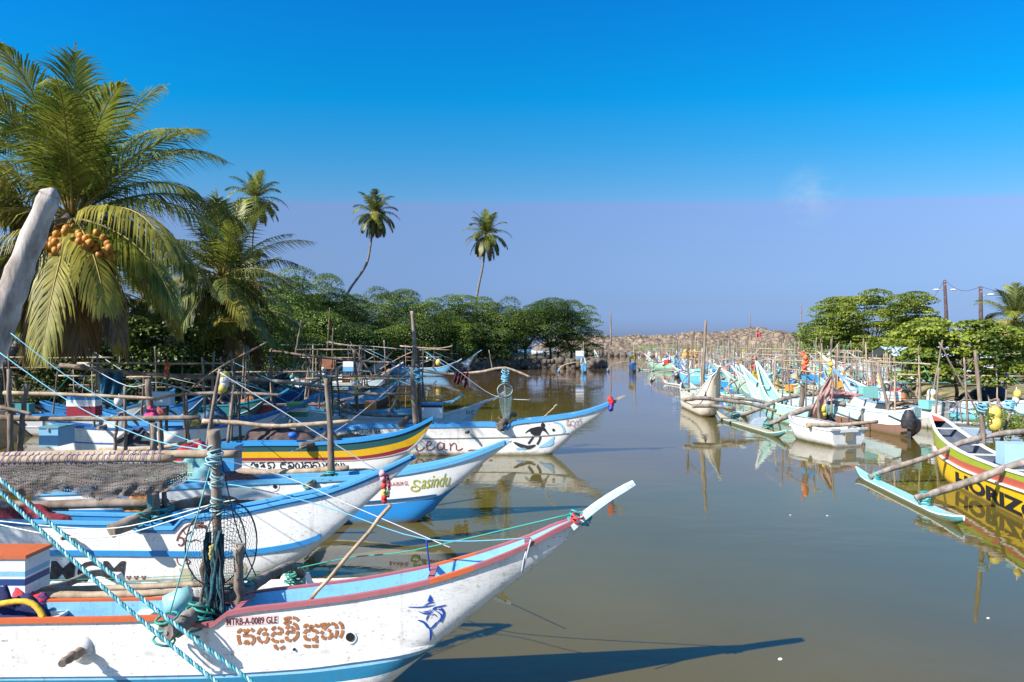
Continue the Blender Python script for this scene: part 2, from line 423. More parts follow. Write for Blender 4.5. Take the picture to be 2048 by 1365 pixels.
# ------------------------------------------------------------------ water
def make_water():
    b = MB(); b.quad((-5000, -300, 0), (5000, -300, 0), (5000, 9000, 0), (-5000, 9000, 0), 0, False)
    m, t, p = principled("harbour_water"); n, l = t.nodes, t.links
    g = n.new("ShaderNodeNewGeometry")
    nz = n.new("ShaderNodeTexNoise"); nz.inputs["Scale"].default_value = .12; nz.inputs["Detail"].default_value = 5; l.new(g.outputs["Position"], nz.inputs["Vector"])
    r = n.new("ShaderNodeValToRGB"); r.color_ramp.elements[0].position = .38; r.color_ramp.elements[1].position = .66
    r.color_ramp.elements[0].color = (.090, .071, .013, 1); r.color_ramp.elements[1].color = (.120, .094, .020, 1)
    l.new(nz.outputs[0], r.inputs[0])
    sp = n.new("ShaderNodeSeparateXYZ"); l.new(g.outputs["Position"], sp.inputs[0])
    mr = n.new("ShaderNodeMapRange"); mr.inputs[1].default_value = 30; mr.inputs[2].default_value = 80; l.new(sp.outputs["Y"], mr.inputs[0])
    mx = n.new("ShaderNodeMixRGB"); l.new(mr.outputs[0], mx.inputs[0]); l.new(r.outputs[0], mx.inputs[1]); mx.inputs[2].default_value = (.125, .078, .036, 1)
    l.new(mx.outputs[0], p.inputs["Base Color"])
    p.inputs["Roughness"].default_value = .015; p.inputs["IOR"].default_value = 1.54
    w = n.new("ShaderNodeTexNoise"); w.inputs["Scale"].default_value = .9; w.inputs["Detail"].default_value = 3
    mp = n.new("ShaderNodeMapping"); mp.inputs["Scale"].default_value = (.7, 1.5, 1); l.new(g.outputs["Position"], mp.inputs[0]); l.new(mp.outputs[0], w.inputs["Vector"])
    w2 = n.new("ShaderNodeTexNoise"); w2.inputs["Scale"].default_value = 7; w2.inputs["Detail"].default_value = 2; l.new(mp.outputs[0], w2.inputs["Vector"])
    ad = n.new("ShaderNodeMath"); ad.operation = 'MULTIPLY_ADD'; ad.inputs[1].default_value = .10; l.new(w2.outputs[0], ad.inputs[0]); l.new(w.outputs[0], ad.inputs[2])
    # patches where a breath of wind roughens the surface
    w3 = n.new("ShaderNodeTexNoise"); w3.inputs["Scale"].default_value = .045; mp3 = n.new("ShaderNodeMapping"); mp3.inputs["Scale"].default_value = (1, 4, 1)
    l.new(g.outputs["Position"], mp3.inputs[0]); l.new(mp3.outputs[0], w3.inputs["Vector"])
    m3 = n.new("ShaderNodeMapRange"); m3.inputs[1].default_value = .45; m3.inputs[2].default_value = .66; m3.inputs[3].default_value = .004; m3.inputs[4].default_value = .028
    l.new(w3.outputs[0], m3.inputs[0])
    bp = n.new("ShaderNodeBump"); bp.inputs["Distance"].default_value = 1.0; l.new(m3.outputs[0], bp.inputs["Strength"])
    l.new(ad.outputs[0], bp.inputs["Height"]); l.new(bp.outputs[0], p.inputs["Normal"])
    struct(b.build("water", m))
make_water()

# ------------------------------------------------------------------ land
def inside_dist(poly, x, y):
    ins = False; dm = 1e9; n = len(poly)
    for i in range(n):
        x0, y0 = poly[i]; x1, y1 = poly[(i + 1) % n]
        if (y0 > y) != (y1 > y) and x < (x1 - x0) * (y - y0) / (y1 - y0) + x0: ins = not ins
        dx, dy = x1 - x0, y1 - y0; t = max(0, min(1, ((x - x0) * dx + (y - y0) * dy) / (dx * dx + dy * dy)))
        dm = min(dm, math.hypot(x - x0 - t * dx, y - y0 - t * dy))
    return dm if ins else -dm
def land(name, poly, bbox, step, hfun, mat):
    x0, y0, x1, y1 = bbox; b = MB(); nx = int((x1 - x0) / step); ny = int((y1 - y0) / step)
    def fn(u, v):
        x = lerp(x0, x1, u); y = lerp(y0, y1, v)
        return Vector((x, y, hfun(x, y, inside_dist(poly, x, y))))
    b.grid(fn, nx, ny, 0); return struct(b.build(name, mat))
def nz2(x, y, s, seed=0): return noise.fractal(Vector((x * s + seed, y * s, seed * 1.7)), 1.0, 2.0, 5)
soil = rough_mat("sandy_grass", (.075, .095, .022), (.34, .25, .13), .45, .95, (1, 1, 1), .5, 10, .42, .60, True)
darksoil = rough_mat("dark_soil", (.035, .035, .018), (.14, .10, .06), 1.2, .95, (1, 1, 1), .5, 8, .35, .68, True)  # darker brown soil colour for the left bank
RB = [(19, 20), (22.5, 27), (24, 33), (28.5, 40), (31.5, 50), (36, 62), (41, 80), (50, 105), (62, 140), (64, 175), (70, 200), (400, 220), (400, -20), (19, -20)]
def right_h(x, y, d): return -1.2 + 1.95 * smooth((d + 2.2) / 4.0) + (.25 * nz2(x, y, .12) if d > -1 else 0) + .35 * smooth((d - 8) / 25)
land("right_bank_ground", RB, (14, 6, 180, 216), 1.6, right_h, soil)
LB = [(-15.5, -10), (-17, 12), (-20.5, 24), (-25, 40), (-27, 62), (-20, 84), (-6, 100), (1, 111), (13.2, 112), (15.5, 118), (16, 150), (6, 190), (-10, 230), (-260, 230), (-260, -10)]
def left_h(x, y, d): return -1.2 + 2.4 * smooth((d + 1.6) / 2.8) + (.2 * nz2(x, y, .2, 3) if d > -.6 else 0)
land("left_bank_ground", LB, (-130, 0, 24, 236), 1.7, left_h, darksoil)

# rocky headland with low stony shore at the mouth of the harbour
def headland():
    b = MB()
    top = [(8, 2), (14, 5.6), (22, 7.0), (30, 7.2), (42, 7.2), (48, 7.2), (58, 8.4), (68, 9.0), (76, 9.4), (82, 10.6), (88, 11.0), (93, 9.9), (98, 8.0), (104, 6.5), (120, 6.5), (150, 5)]
    x0, x1, y0, y1 = 6, 150, 200, 262
    def fn(u, v):
        x = lerp(x0, x1, u); y = lerp(y0, y1, v); T = interp(top, x)
        dfront = (y - 209 - 2.5 * nz2(x, 0, .06, 5))
        shore = .9 + .55 * nz2(x, y, .7, 2)
        k = smooth(dfront / 7.0 - .6)
        z = shore * smooth((y - 202.5) / 2.2) - .6 * (1 - smooth((y - 202.5) / 2.2)) + 0.5 * smooth((dfront + 3) / 4)
        rock = T * (.64 + .20 * smooth((y - 222) / 20)) + .9 * nz2(x, y, .16, 9) + .45 * nz2(x, y, .6, 4)
        # ledges
        s_ = 1.35; q = rock / s_; fr = q - math.floor(q); rock = s_ * (math.floor(q) + smooth(fr * 1.6 - .3))
        z = lerp(z, rock, k)
        bl = noise.voronoi(Vector((x * .28, y * .28, 1.3)))[0]
        z += k * (-.7 * max(0, .28 - (bl[1] - bl[0])) * 2.2)
        if y > 246: z *= 1 - smooth((y - 246) / 14)
        return Vector((x + .5 * nz2(x, y, .4, 8), y, z))
    b.grid(fn, 300, 110, 0)
    m, t, p = principled("headland_rock"); n, l = t.nodes, t.links
    g = n.new("ShaderNodeNewGeometry")
    nz = n.new("ShaderNodeTexNoise"); nz.inputs["Scale"].default_value = .35; nz.inputs["Detail"].default_value = 10; nz.inputs["Roughness"].default_value = .7
    l.new(g.outputs["Position"], nz.inputs["Vector"])
    r = n.new("ShaderNodeValToRGB"); e = r.color_ramp.elements; e[0].position = .34; e[0].color = (.085, .065, .05, 1); e[1].position = .52; e[1].color = (.27, .205, .145, 1)
    e2 = r.color_ramp.elements.new(.72); e2.color = (.40, .315, .23, 1); l.new(nz.outputs[0], r.inputs[0])
    # grass and scrub at the foot on flatter, lower ground
    sp = n.new("ShaderNodeSeparateXYZ"); l.new(g.outputs["Position"], sp.inputs[0]); sn = n.new("ShaderNodeSeparateXYZ"); l.new(g.outputs["Normal"], sn.inputs[0])
    a = n.new("ShaderNodeMapRange"); a.inputs[1].default_value = 1.2; a.inputs[2].default_value = 1.9; l.new(sp.outputs["Z"], a.inputs[0])
    c = n.new("ShaderNodeMapRange"); c.inputs[1].default_value = 3.4; c.inputs[2].default_value = 2.2; l.new(sp.outputs["Z"], c.inputs[0])
    d = n.new("ShaderNodeMapRange"); d.inputs[1].default_value = 36; d.inputs[2].default_value = 44; l.new(sp.outputs["X"], d.inputs[0])
    q1 = n.new("ShaderNodeMath"); q1.operation = 'MULTIPLY'; l.new(a.outputs[0], q1.inputs[0]); l.new(c.outputs[0], q1.inputs[1])
    q2 = n.new("ShaderNodeMath"); q2.operation = 'MULTIPLY'; l.new(q1.outputs[0], q2.inputs[0]); l.new(d.outputs[0], q2.inputs[1])
    vo = n.new("ShaderNodeTexVoronoi"); vo.feature = 'DISTANCE_TO_EDGE'; vo.inputs["Scale"].default_value = .42
    wv = n.new("ShaderNodeMixRGB"); wv.blend_type = 'ADD'; wv.inputs[0].default_value = 1; l.new(g.outputs["Position"], wv.inputs[1]); l.new(nz.outputs["Color"], wv.inputs[2]); mpv = n.new("ShaderNodeMapping"); mpv.inputs["Scale"].default_value = (1, 1, 1.9); l.new(wv.outputs[0], mpv.inputs[0]); l.new(mpv.outputs[0], vo.inputs["Vector"])
    vr = n.new("ShaderNodeMapRange"); vr.inputs[1].default_value = .02; vr.inputs[2].default_value = .12; l.new(vo.outputs["Distance"], vr.inputs[0])
    cr = n.new("ShaderNodeMixRGB"); l.new(vr.outputs[0], cr.inputs[0]); cr.inputs[1].default_value = (.07, .055, .045, 1); l.new(r.outputs[0], cr.inputs[2])
    mx = n.new("ShaderNodeMixRGB"); l.new(q2.outputs[0], mx.inputs[0]); l.new(cr.outputs[0], mx.inputs[1]); mx.inputs[2].default_value = (.10, .16, .03, 1)
    l.new(mx.outputs[0], p.inputs["Base Color"]); p.inputs["Roughness"].default_value = .95
    bp = n.new("ShaderNodeBump"); bp.inputs["Strength"].default_value = .8; bp.inputs["Distance"].default_value = .6; l.new(nz.outputs[0], bp.inputs["Height"]); l.new(bp.outputs[0], p.inputs["Normal"])
    struct(b.build("headland_hill", m))
headland()

# ------------------------------------------------------------------ the traced boats on the left
class SideBoat:
    """a boat lying across the view (bow to +x); its outline is measured in photo pixels and turned into metres"""
    def __init__(s, name, label, Yc, hb, sheer, keel, cat="boat", taper=2.6, stern_taper=1.0, stern_w=.8, stem=.04, vee=1.0, group="outrigger boats moored along the left bank"):
        s.Yc, s.hb, s.tip, s.taper = Yc, hb, sheer[-1][0], taper
        xm = (sheer[0][0] + sheer[-1][0]) / 2
        s.X0 = (xm - 1024) / F * Yc
        s.root = thing(name, label, cat, (s.X0, Yc, 0), 0, group)
        s.h = Hull([s.c(*p) for p in sheer], [(x, z - .30 * smooth((.16 - z) / .2)) for x, z in (s.c(*p) for p in keel)], hb, stem, taper, stern_taper, stern_w, vee)
    def Yn(s, px): return s.Yc - s.hb * (1 - (1 - max(0, min(1, (s.tip - px) * s.Yc / F / s.taper))) ** 2)
    def c(s, px, py):
        Y = s.Yn(px); return ((px - 1024) / F * Y - s.X0, H - (py - 682) / F * Y)
    def tab(s, pts): return [s.c(*p) for p in pts]
    def z(s, pts):
        t = s.tab(pts); return lambda x: interp(t, x)
    def proj(s, px, py, eps=.006):
        Y = s.Yc - s.hb
        for _ in range(6):
            x = (px - 1024) / F * Y - s.X0; z = H - (py - 682) / F * Y
            Y = s.Yc - s.h.hw(x, z) - eps
        return P(px, py, Y)
def ribbon(b, pts, w, proj, m=0, closed=False, taper=False, n=5):
    pts = [Vector((p[0], p[1], 0)) for p in pts]
    if closed: pts.append(pts[0])
    q = spline(pts, n) if len(pts) > 2 else [pts[0].lerp(pts[1], i / 4) for i in range(5)]
    L_, R_ = [], []
    for i, p in enumerate(q):
        d = (q[min(i + 1, len(q) - 1)] - q[max(i - 1, 0)]); d = d.normalized() if d.length > 0 else Vector((1, 0, 0))
        nn = Vector((-d.y, d.x, 0)); t = i / (len(q) - 1); ww = w / 2 * (math.sin(math.pi * min(1, max(.0, t))) ** .6 + .08 if taper else 1)
        L_.append(b.vert(proj(p.x + nn.x * ww, p.y + nn.y * ww))); R_.append(b.vert(proj(p.x - nn.x * ww, p.y - nn.y * ww)))
    for i in range(len(q) - 1): b.face((L_[i], L_[i + 1], R_[i + 1], R_[i]), m, False)
def blob(b, pts, proj, m=0, n=4):
    """a filled outline"""
    pp = [Vector((x, y, 0)) for x, y in pts]; q = spline(pp + [pp[0]], n)[:-1] if n > 1 else pp
    from mathutils.geometry import tessellate_polygon
    base = [b.vert(proj(p.x, p.y)) for p in q]
    for tri in tessellate_polygon([q]): b.face([base[i] for i in tri], m, False)
def text_px(b, body, x0, y0, x1, y1, proj, m=0, slope=0.0, shear=0.0, bold=0.0):
    """lettering filling the box x0..x1, y0 (top)..y1 (base line), in photo pixels"""
    cu = bpy.data.curves.new("t", 'FONT'); cu.body = body; cu.offset = bold; cu.resolution_u = 3
    o = bpy.data.objects.new("t", cu); COL.objects.link(o); bpy.context.view_layer.update()
    dg = bpy.context.evaluated_depsgraph_get(); me = bpy.data.meshes.new_from_object(o.evaluated_get(dg))
    bpy.data.objects.remove(o); bpy.data.curves.remove(cu)
    import bmesh
    bm = bmesh.new(); bm.from_mesh(me); bmesh.ops.triangulate(bm, faces=bm.faces[:])
    for _ in range(2):
        ed = [e for e in bm.edges if e.calc_length() > .28]
        if ed: bmesh.ops.subdivide_edges(bm, edges=ed, cuts=1); bmesh.ops.triangulate(bm, faces=[f for f in bm.faces if len(f.verts) > 3])
    bm.to_mesh(me); bm.free()
    vs = [v.co.copy() for v in me.vertices]; xa, xb = min(v.x for v in vs), max(v.x for v in vs); yb = max(v.y for v in vs); ya = min(0, min(v.y for v in vs)) * 0
    idx = []
    for v in vs:
        u = (v.x - xa) / (xb - xa); w = (v.y - ya) / (yb - ya)
        px = lerp(x0, x1, u) + shear * w * (y1 - y0); py = y1 - w * (y1 - y0) + slope * (px - x0)
        idx.append(b.vert(proj(px, py)))
    for f in me.polygons: b.face([idx[i] for i in f.vertices], m, False)
    bpy.data.meshes.remove(me)
def zoomed(pts, x0, y0, k): return [(x0 + x / k, y0 + y / k) for x, y in pts]

wp = lambda c, **k: paint(c, **k)
def thwarts(hull, parent, xs, mat, w=.14, drop=.05):
    for x in xs:
        b = MB(); z = hull.zs(x) - drop; ww = hull.hb(x)
        b.box((x, 0, z), (w, 2 * ww - .06, .035)); b.build("thwart", mat, parent, world=False)
def prong(boat, p0, p1, Y0, Y1, w, th, mat, sub="prow_board"):
    """flat board that carries the bow line on past the gunwales"""
    b = MB(); a, c = P(*p0, Y0), P(*p1, Y1); d = (c - a).normalized(); side = Vector((0, 1, 0)); up = d.cross(side).normalized() * -1
    if up.z < 0: up = -up
    n = 8; prev = None
    for i in range(n + 1):
        t = i / n; q = a.lerp(c, t) + up * (.03 * math.sin(math.pi * t)); ww = w / 2 * (1 - .15 * t) * (1 if t < .97 else .7); hh = th * (1 - .35 * t)
        r = [b.vert(q + side * ww), b.vert(q - side * ww), b.vert(q - side * ww - up * hh), b.vert(q + side * ww - up * hh)]
        if prev:
            for k in range(4): b.face((prev[k], prev[(k + 1) % 4], r[(k + 1) % 4], r[k]), 0, False)
        else: b.face(r, 0, False)
        prev = r
    b.face(prev[::-1], 0, False); return b.build(sub, mat, boat.root)
def lash(parent, pts, r, mat, turns=3, name="lashing", spread=.05):
    for p in pts:
        b = MB(); p = Vector(p)
        for k in range(turns):
            c = []; tilt = Vector((random.uniform(-.5, .5), random.uniform(-.5, .5), 1)).normalized()
            a = tilt.cross(Vector((1, .3, 0))).normalized(); q = tilt.cross(a)
            for i in range(11):
                t = 6.283 * i / 10; c.append(p + tilt * (k - turns / 2) * spread * .6 + (a * math.cos(t) + q * math.sin(t)) * spread * random.uniform(.95, 1.1))
            b.tube(c, r, 5, 0, False)
        b.build(name, mat, parent)
def rope(name, label, pts, r, mat, group="ropes strung between the boats", sag=0, n=5):
    b = MB(); pts = [Vector(p) for p in pts]
    if len(pts) == 2: q = [pts[0].lerp(pts[1], i / 12) - Vector((0, 0, sag * math.sin(math.pi * i / 12))) for i in range(13)]
    else: q = spline(pts, 5)
    b.tube(q, r, n); o = simple(b, name, mat, label, "rope", group); return o
def crate(name, label, near, size, mats, bands=None, lid=None, group=None, rz=0, cat="box"):
    """near = world point of the bottom front-right corner (as seen); size = (w, d, h)"""
    w, d, h = size; t = thing(name, label, cat, near, rz, group)
    b = MB(); bands = bands or [1.0]; z = 0
    for i, f in enumerate(bands):
        z1 = h * f; b.box((-w / 2, d / 2, (z + z1) / 2), (w, d, z1 - z), i); z = z1
    b.build("box_body", mats[:len(bands)], t, world=False)
    if lid:
        b = MB(); b.box((-w / 2, d / 2, h + .022), (w + .05, d + .05, .045)); b.build("lid", lid, t, world=False)
        b = MB(); b.box((-w / 2, -.03, h - .05), (.05, .012, .09)); b.build("latch", metal, t, world=False)
    return t
def buoys(name, label, c, mats, r=.13, n=3, gap=.2, group=None):
    b = MB(); c = Vector(c)
    for k in range(n): b.sphere(c + Vector((random.uniform(-.05, .05), random.uniform(-.06, .06), -k * gap)), r * random.uniform(.85, 1.1), k % len(mats), 9, 7, (1, 1, 1.25 if n < 3 else 1))
    b.tube([c + Vector((0, 0, .22)), c - Vector((0, 0, gap * n))], .014, 4, len(mats) - 1); return simple(b, name, mats, label, "float", group)
wt0 = paint((.75, .73, .68), line=False)
def float_hull(name, parent, p0, p1, w, h, mats, lift=.25, n=16, rim=True):
    """a slim outrigger float with upturned pointed ends, from p0 to p1 (world)"""
    p0, p1 = Vector(p0), Vector(p1); d = p1 - p0; d.z = 0; Ln = d.length; d.normalize(); sd = Vector((-d.y, d.x, 0)); b = MB(); prev = None
    for i in range(n + 1):
        t = i / n; e = min(t, 1 - t) * Ln / (Ln * .18); k = 1 - max(0, 1 - e) ** 2; k = max(.12, k)
        c = p0.lerp(p1, t) + Vector((0, 0, lift * max(0, 1 - e) ** 1.6)); ww = w / 2 * k; hh = h * (.35 + .65 * k)
        r = [b.vert(c + sd * ww), b.vert(c - sd * ww), b.vert(c - sd * ww - Vector((0, 0, .035))), b.vert(c - sd * ww * .8 - Vector((0, 0, hh * .6))), b.vert(c - Vector((0, 0, hh))), b.vert(c + sd * ww * .8 - Vector((0, 0, hh * .6))), b.vert(c + sd * ww - Vector((0, 0, .035)))]
        if prev:
            for q, mi in zip(range(7), (0, 1, 2, 2, 2, 2, 1)): b.face((prev[q], r[q], r[(q + 1) % 7], prev[(q + 1) % 7]), mi, q in (2, 3, 4, 5))
        else: b.face(r, 1, False)
        prev = r
    b.face(prev[::-1], 1, False); return b.build(name, mats, parent)

# ================================================================== boat 1: the nearest, white with a maroon rail
def boat_one():
    sh = [(-330, 1252), (0, 1241), (200, 1238), (330, 1235), (400, 1249), (428, 1247), (456, 1226), (600, 1207), (700, 1194), (800, 1176), (860, 1162), (950, 1133), (1050, 1092), (1110, 1060), (1175, 1028)]
    ke = [(-330, 1500), (0, 1498), (400, 1490), (600, 1468), (700, 1432), (790, 1372), (830, 1337), (870, 1305), (930, 1255), (1000, 1196), (1100, 1114), (1176, 1042)]
    B = SideBoat("fishing_boat", "nearest white outrigger boat with maroon rail, brown lettering and blue marlin emblem", 8.3, .29, sh, ke, stem=.035, taper=2.4)
    h = B.h; white = paint((.82, .81, .79), dirt=.6); lb = paint((.30, .58, .80)); db = paint((.02, .20, .36)); inner = paint((.25, .55, .82), dirt=.4, line=False)
    b1 = B.tab([(-330, 1352), (0, 1350), (400, 1345), (600, 1334), (700, 1322), (800, 1308), (880, 1290), (930, 1262)])
    b2 = B.tab([(-330, 1362), (0, 1362), (400, 1358), (600, 1348), (700, 1337), (800, 1322), (870, 1306), (930, 1266)])
    b3 = B.tab([(-330, 1384), (0, 1384), (400, 1380), (600, 1372), (700, 1362), (780, 1348), (850, 1318), (930, 1268)])
    h.mesh([b1, b2, b3], [white, lb, db, white], B.root, inner, .42, 60, [B.c(x, 0)[0] for x in (330, 400, 428, 456, 470)])
    maroon = paint((.40, .13, .15), dirt=.5, line=False); orange = paint((.62, .13, .04), dirt=.4, line=False)
    xa = B.c(330, 0)[0]; xb = B.c(862, 0)[0]; xc = B.c(948, 0)[0]
    ex = [B.c(x, 0)[0] for x in (328, 332, 400, 428, 456, 861, 863, 947, 949)]
    h.strip("gunwale_rail", lambda x: h.zs(x) - .03, .055, .055, [maroon, orange], B.root, pick=lambda x: 1 if x <= xa or xb < x <= xc else 0, n=60, out=.03, extra=ex)
    h.strip("rub_rail", lambda x: interp(b1, x) - .02, .05, .04, [white], B.root, out=.022, n=44, x1=B.c(868, 0)[0])
    thwarts(h, B.root, [B.c(x, 0)[0] for x in (470, 860, 1055)], maroon, .07, .0)
    thwarts(h, B.root, [B.c(x, 0)[0] for x in (60, 250)], paint((.55, .6, .6), line=False), .2, .12)
    prong(B, (1140, 1048), (1266, 962), 8.28, 8.28, .17, .07, paint((.62, .76, .86), dirt=.3, line=False))
    # the name board, the name in Sinhala, the marlin, the drain hole
    b = MB(); B.h.root = B.root
    pts = [(450, 1235), (556, 1229), (556, 1247), (450, 1253)]
    g0 = lambda u, v: B.proj(lerp(450, 556, u), lerp(lerp(1234, 1230, u), lerp(1253, 1247, u), v), .004)
    b.grid(g0, 8, 2); b.build("number_plate", flat("pink_panel", (.78, .55, .52)), B.root)
    b = MB(); text_px(b, "MTRB-A-0089 GLE", 453, 1237, 554, 1250.5, lambda x, y: B.proj(x, y, .008), slope=-.045, bold=.012)
    b.build("registration_lettering", flat("maroon_letters", (.10, .02, .03)), B.root)
    Z = lambda pts: zoomed(pts, 440, 1220, 6.827)
    brown = rough_mat("worn_brown_lettering", (.30, .11, .04), (.48, .20, .08), 14, .7)
    strokes = [
        [(298, 262), (255, 290), (250, 318)], [(318, 262), (352, 300), (392, 260)], [(352, 300), (352, 345)], [(415, 262), (440, 270), (458, 295)],
        [(248, 340), (252, 400), (275, 470)], [(308, 347), (390, 347)], [(400, 345), (452, 370), (462, 420), (420, 470)], [(328, 468), (360, 425), (395, 468)],
        [(570, 255), (535, 285), (515, 335)], [(590, 250), (635, 275)], [(515, 360), (535, 415), (580, 445)], [(600, 445), (640, 420), (655, 365)], [(655, 345), (620, 318), (575, 340)],
        [(705, 275), (735, 245), (760, 240)], [(785, 238), (835, 265), (840, 315)], [(838, 320), (780, 320)], [(765, 310), (720, 330), (708, 365)], [(705, 388), (740, 425), (795, 430)], [(815, 428), (868, 422)],
        [(745, 470), (760, 515), (795, 530)], [(820, 532), (885, 498)],
        [(870, 130), (915, 110), (970, 105)], [(990, 105), (1040, 115), (1070, 150)], [(935, 130), (900, 165), (875, 195)], [(895, 190), (940, 165), (970, 170)], [(995, 180), (1040, 210), (1060, 270)], [(1060, 290), (1050, 360), (990, 420)], [(970, 420), (915, 405), (903, 360)], [(903, 340), (925, 300), (950, 300)], [(900, 260), (925, 228), (950, 225)], [(968, 228), (998, 260), (995, 318)], [(995, 300), (958, 300)],
        [(1150, 245), (1165, 210), (1200, 205)], [(1218, 205), (1240, 240), (1270, 205)], [(1290, 205), (1325, 215), (1330, 240)], [(1240, 240), (1240, 285)], [(1225, 280), (1170, 285), (1150, 325)], [(1255, 280), (1310, 285), (1325, 325)], [(1150, 345), (1175, 395), (1230, 405)], [(1250, 405), (1300, 390), (1325, 345)], [(1318, 395), (1320, 450)], [(1155, 470), (1170, 495), (1235, 495)], [(1255, 493), (1335, 490)],
        [(1365, 235), (1390, 200), (1445, 190)], [(1410, 270), (1455, 215), (1500, 185)], [(1515, 182), (1575, 200), (1595, 255)], [(1595, 275), (1590, 330), (1560, 385)], [(1370, 325), (1405, 285)], [(1390, 345), (1410, 380), (1450, 385)], [(1468, 385), (1510, 370), (1518, 305)], [(1510, 290), (1470, 268)],
        [(1620, 165), (1660, 200), (1672, 260)], [(1672, 275), (1665, 330), (1635, 380)]]
    b = MB()
    for s_ in strokes: ribbon(b, Z(s_), 6.6, B.proj, n=4)
    b.build("name_lettering", brown, B.root)
    Z = lambda pts: zoomed(pts, 800, 920, 3.592); b = MB(); pj = lambda x, y: B.proj(x, y, .007)
    for s_, w in [([(50, 1055), (130, 1058), (200, 1052), (255, 1038)], 2.2), ([(165, 1052), (215, 1025), (250, 1022)], 2.4), ([(130, 1085), (170, 1102), (215, 1098), (240, 1075)], 2.6), ([(240, 1060), (290, 1052), (335, 1040)], 2.6),
                  ([(270, 1072), (300, 1078), (315, 1105), (300, 1150), (288, 1165)], 4.5), ([(255, 1085), (290, 1105), (295, 1135), (270, 1165), (235, 1195)], 2.8), ([(215, 1100), (195, 1130), (188, 1155)], 2.6), ([(125, 1150), (170, 1165), (200, 1200), (218, 1215)], 4.5), ([(215, 1215), (245, 1190), (262, 1165)], 3.6),
                  ([(214, 1205), (222, 1250), (218, 1300)], 4.6), ([(295, 1060), (310, 1085), (318, 1110)], 4), ([(215, 1118), (245, 1108), (265, 1130)], 1.8), ([(160, 1090), (200, 1086), (225, 1070)], 1.8)]:
        ribbon(b, Z(s_), w, pj, taper=True)
    blob(b, Z([(215, 965), (238, 1008), (205, 1020), (198, 1010)]), pj, n=1); blob(b, Z([(232, 1068), (245, 1060), (262, 1064), (255, 1076), (238, 1078)]), pj)
    b.build("marlin_emblem", flat("emblem_blue", (.01, .07, .38)), B.root)
    for nm, (px, py), r0, mt in (("drain_ring", (701, 1275), .073, white), ("drain_hole", (700, 1274), .050, flat("dark_hole", (.01, .01, .01))), ("drain_hole", (588, 1299), .015, flat("dark_hole", (.01, .01, .01)))):
        b = MB(); c = B.proj(px, py, .004 if nm == "drain_ring" else .014); b.tube([c + Vector((0, .03, 0)), c - Vector((0, .006, 0))], r0, 20); b.build(nm, mt, B.root)
    b = MB(); text_px(b, "ooz 6", 2, 1278, 14, 1283, pj); b.build("small_lettering", blackm, B.root)
    # near stub of the rear boom in its white housing
    b = MB(); b.sphere(B.proj(163, 1296, -.01), .15, 0, 14, 10, (1.0, .55, 1.15)); b.sphere(B.proj(180, 1312, -.02), .10, 0, 10, 8, (1.3, .4, .8)); b.build("boom_housing", white, B.root)
    pole("boom_stub", [P(168, 1296, 8.02), P(124, 1328, 7.55)], .052, woodm, B.root, taper=.95)
    # forward boom: big forked log from the notch out to the float
    pole("outrigger_boom", [P(330, 1266, 7.62), P(360, 1252, 7.85), P(395, 1222, 8.2), P(440, 1198, 8.9), P(490, 1180, 9.6), P(540, 1150, 10.4), P(585, 1132, 10.9), P(604, 1150, 11.2)], .10, greywood, B.root, taper=.62, wob=.2, n=10)
    pole("outrigger_boom", [P(-140, 1222, 8.1), P(20, 1190, 8.9), P(110, 1176, 9.8), P(192, 1146, 10.8), P(230, 1156, 11.2)], .075, greywood, B.root, taper=.7, wob=.2)
    b = MB(); c = P(331, 1266, 7.60); b.tube([c + Vector((0, .04, 0)), c + Vector((0, -.004, 0))], .022, 8); b.build("bolt", metal, B.root)
    lash(B.root, [P(392, 1228, 8.12), P(402, 1236, 8.12), P(338, 1252, 7.75), P(420, 1205, 8.5)], .014, flat("green_rope", (.03, .30, .24)), 5, spread=.115)
    lash(B.root, [P(488, 1172, 9.6), P(455, 1180, 9.2)], .016, ropeteal, 4, spread=.10)
    fl = float_hull("outrigger_float", B.root, Vector((-7.6, 11.25, .42)), P(812, 1156, 11.6) + Vector((0, 0, -.05)), .42, .42, [white, white, white], .12)
    bl = paint((.05, .28, .66)); b = MB(); b.grid(lambda u, v: P(lerp(705, 795, u), lerp(lerp(1177, 1163, u), lerp(1168, 1158, u), v), lerp(11.28, 11.55, v)) + Vector((0, 0, .03)), 6, 2); b.build("float_paint_patch", bl, fl)
    for px in (590, 212):
        b = MB(); Y = 11.25; b.box(P(px, 1166, Y), (.62, .34, .30), rot=Matrix.Rotation(.03, 3, 'Y'), taper=.62); b.build("float_pedestal", white, fl)
    lash(B.root, [P(590, 1142, 11.2), P(596, 1156, 11.15), P(583, 1150, 11.1)], .013, flat("green_rope", (.03, .30, .24)), 4, spread=.09)
    # mast in the notch
    m1 = pole("mast", [P(428, 866, 8.38), P(433, 1000, 8.38), P(440, 1242, 8.38)], .052, woodm, B.root, taper=1.0, wob=.16)
    pole("mast", [P(480, 1088, 8.3), P(478, 1225, 8.3)], .055, woodm, B.root, taper=.8, wob=.2)
    pole("mast", [P(410, 1100, 8.45), P(404, 1240, 8.4)], .04, darkwood, B.root, taper=.9)
    b = MB(); b.tube(wobble_line(P(427, 860, 8.33), P(430, 906, 8.33), 4, .005), [.075] * 5, 10, 0, True, .1); b.build("mast_head", woodm, B.root)
    lash(B.root, [P(430, 905, 8.3), P(431, 915, 8.3), P(433, 958, 8.36), P(433, 1008, 8.36)], .010, flat("pale_blue_rope", (.28, .50, .58)), 5, spread=.075)
    b = MB()   # a bucket lashed by the boom
    ax = (P(380, 1190, 8.6) - P(330, 1212, 8.5)).normalized()
    c0, c1 = P(332, 1212, 8.5), P(384, 1192, 8.6); b.tube([c0, c1], [.13, .145], 18); b.build("float_drum", paint((.30, .60, .62), line=False), B.root)
    return B
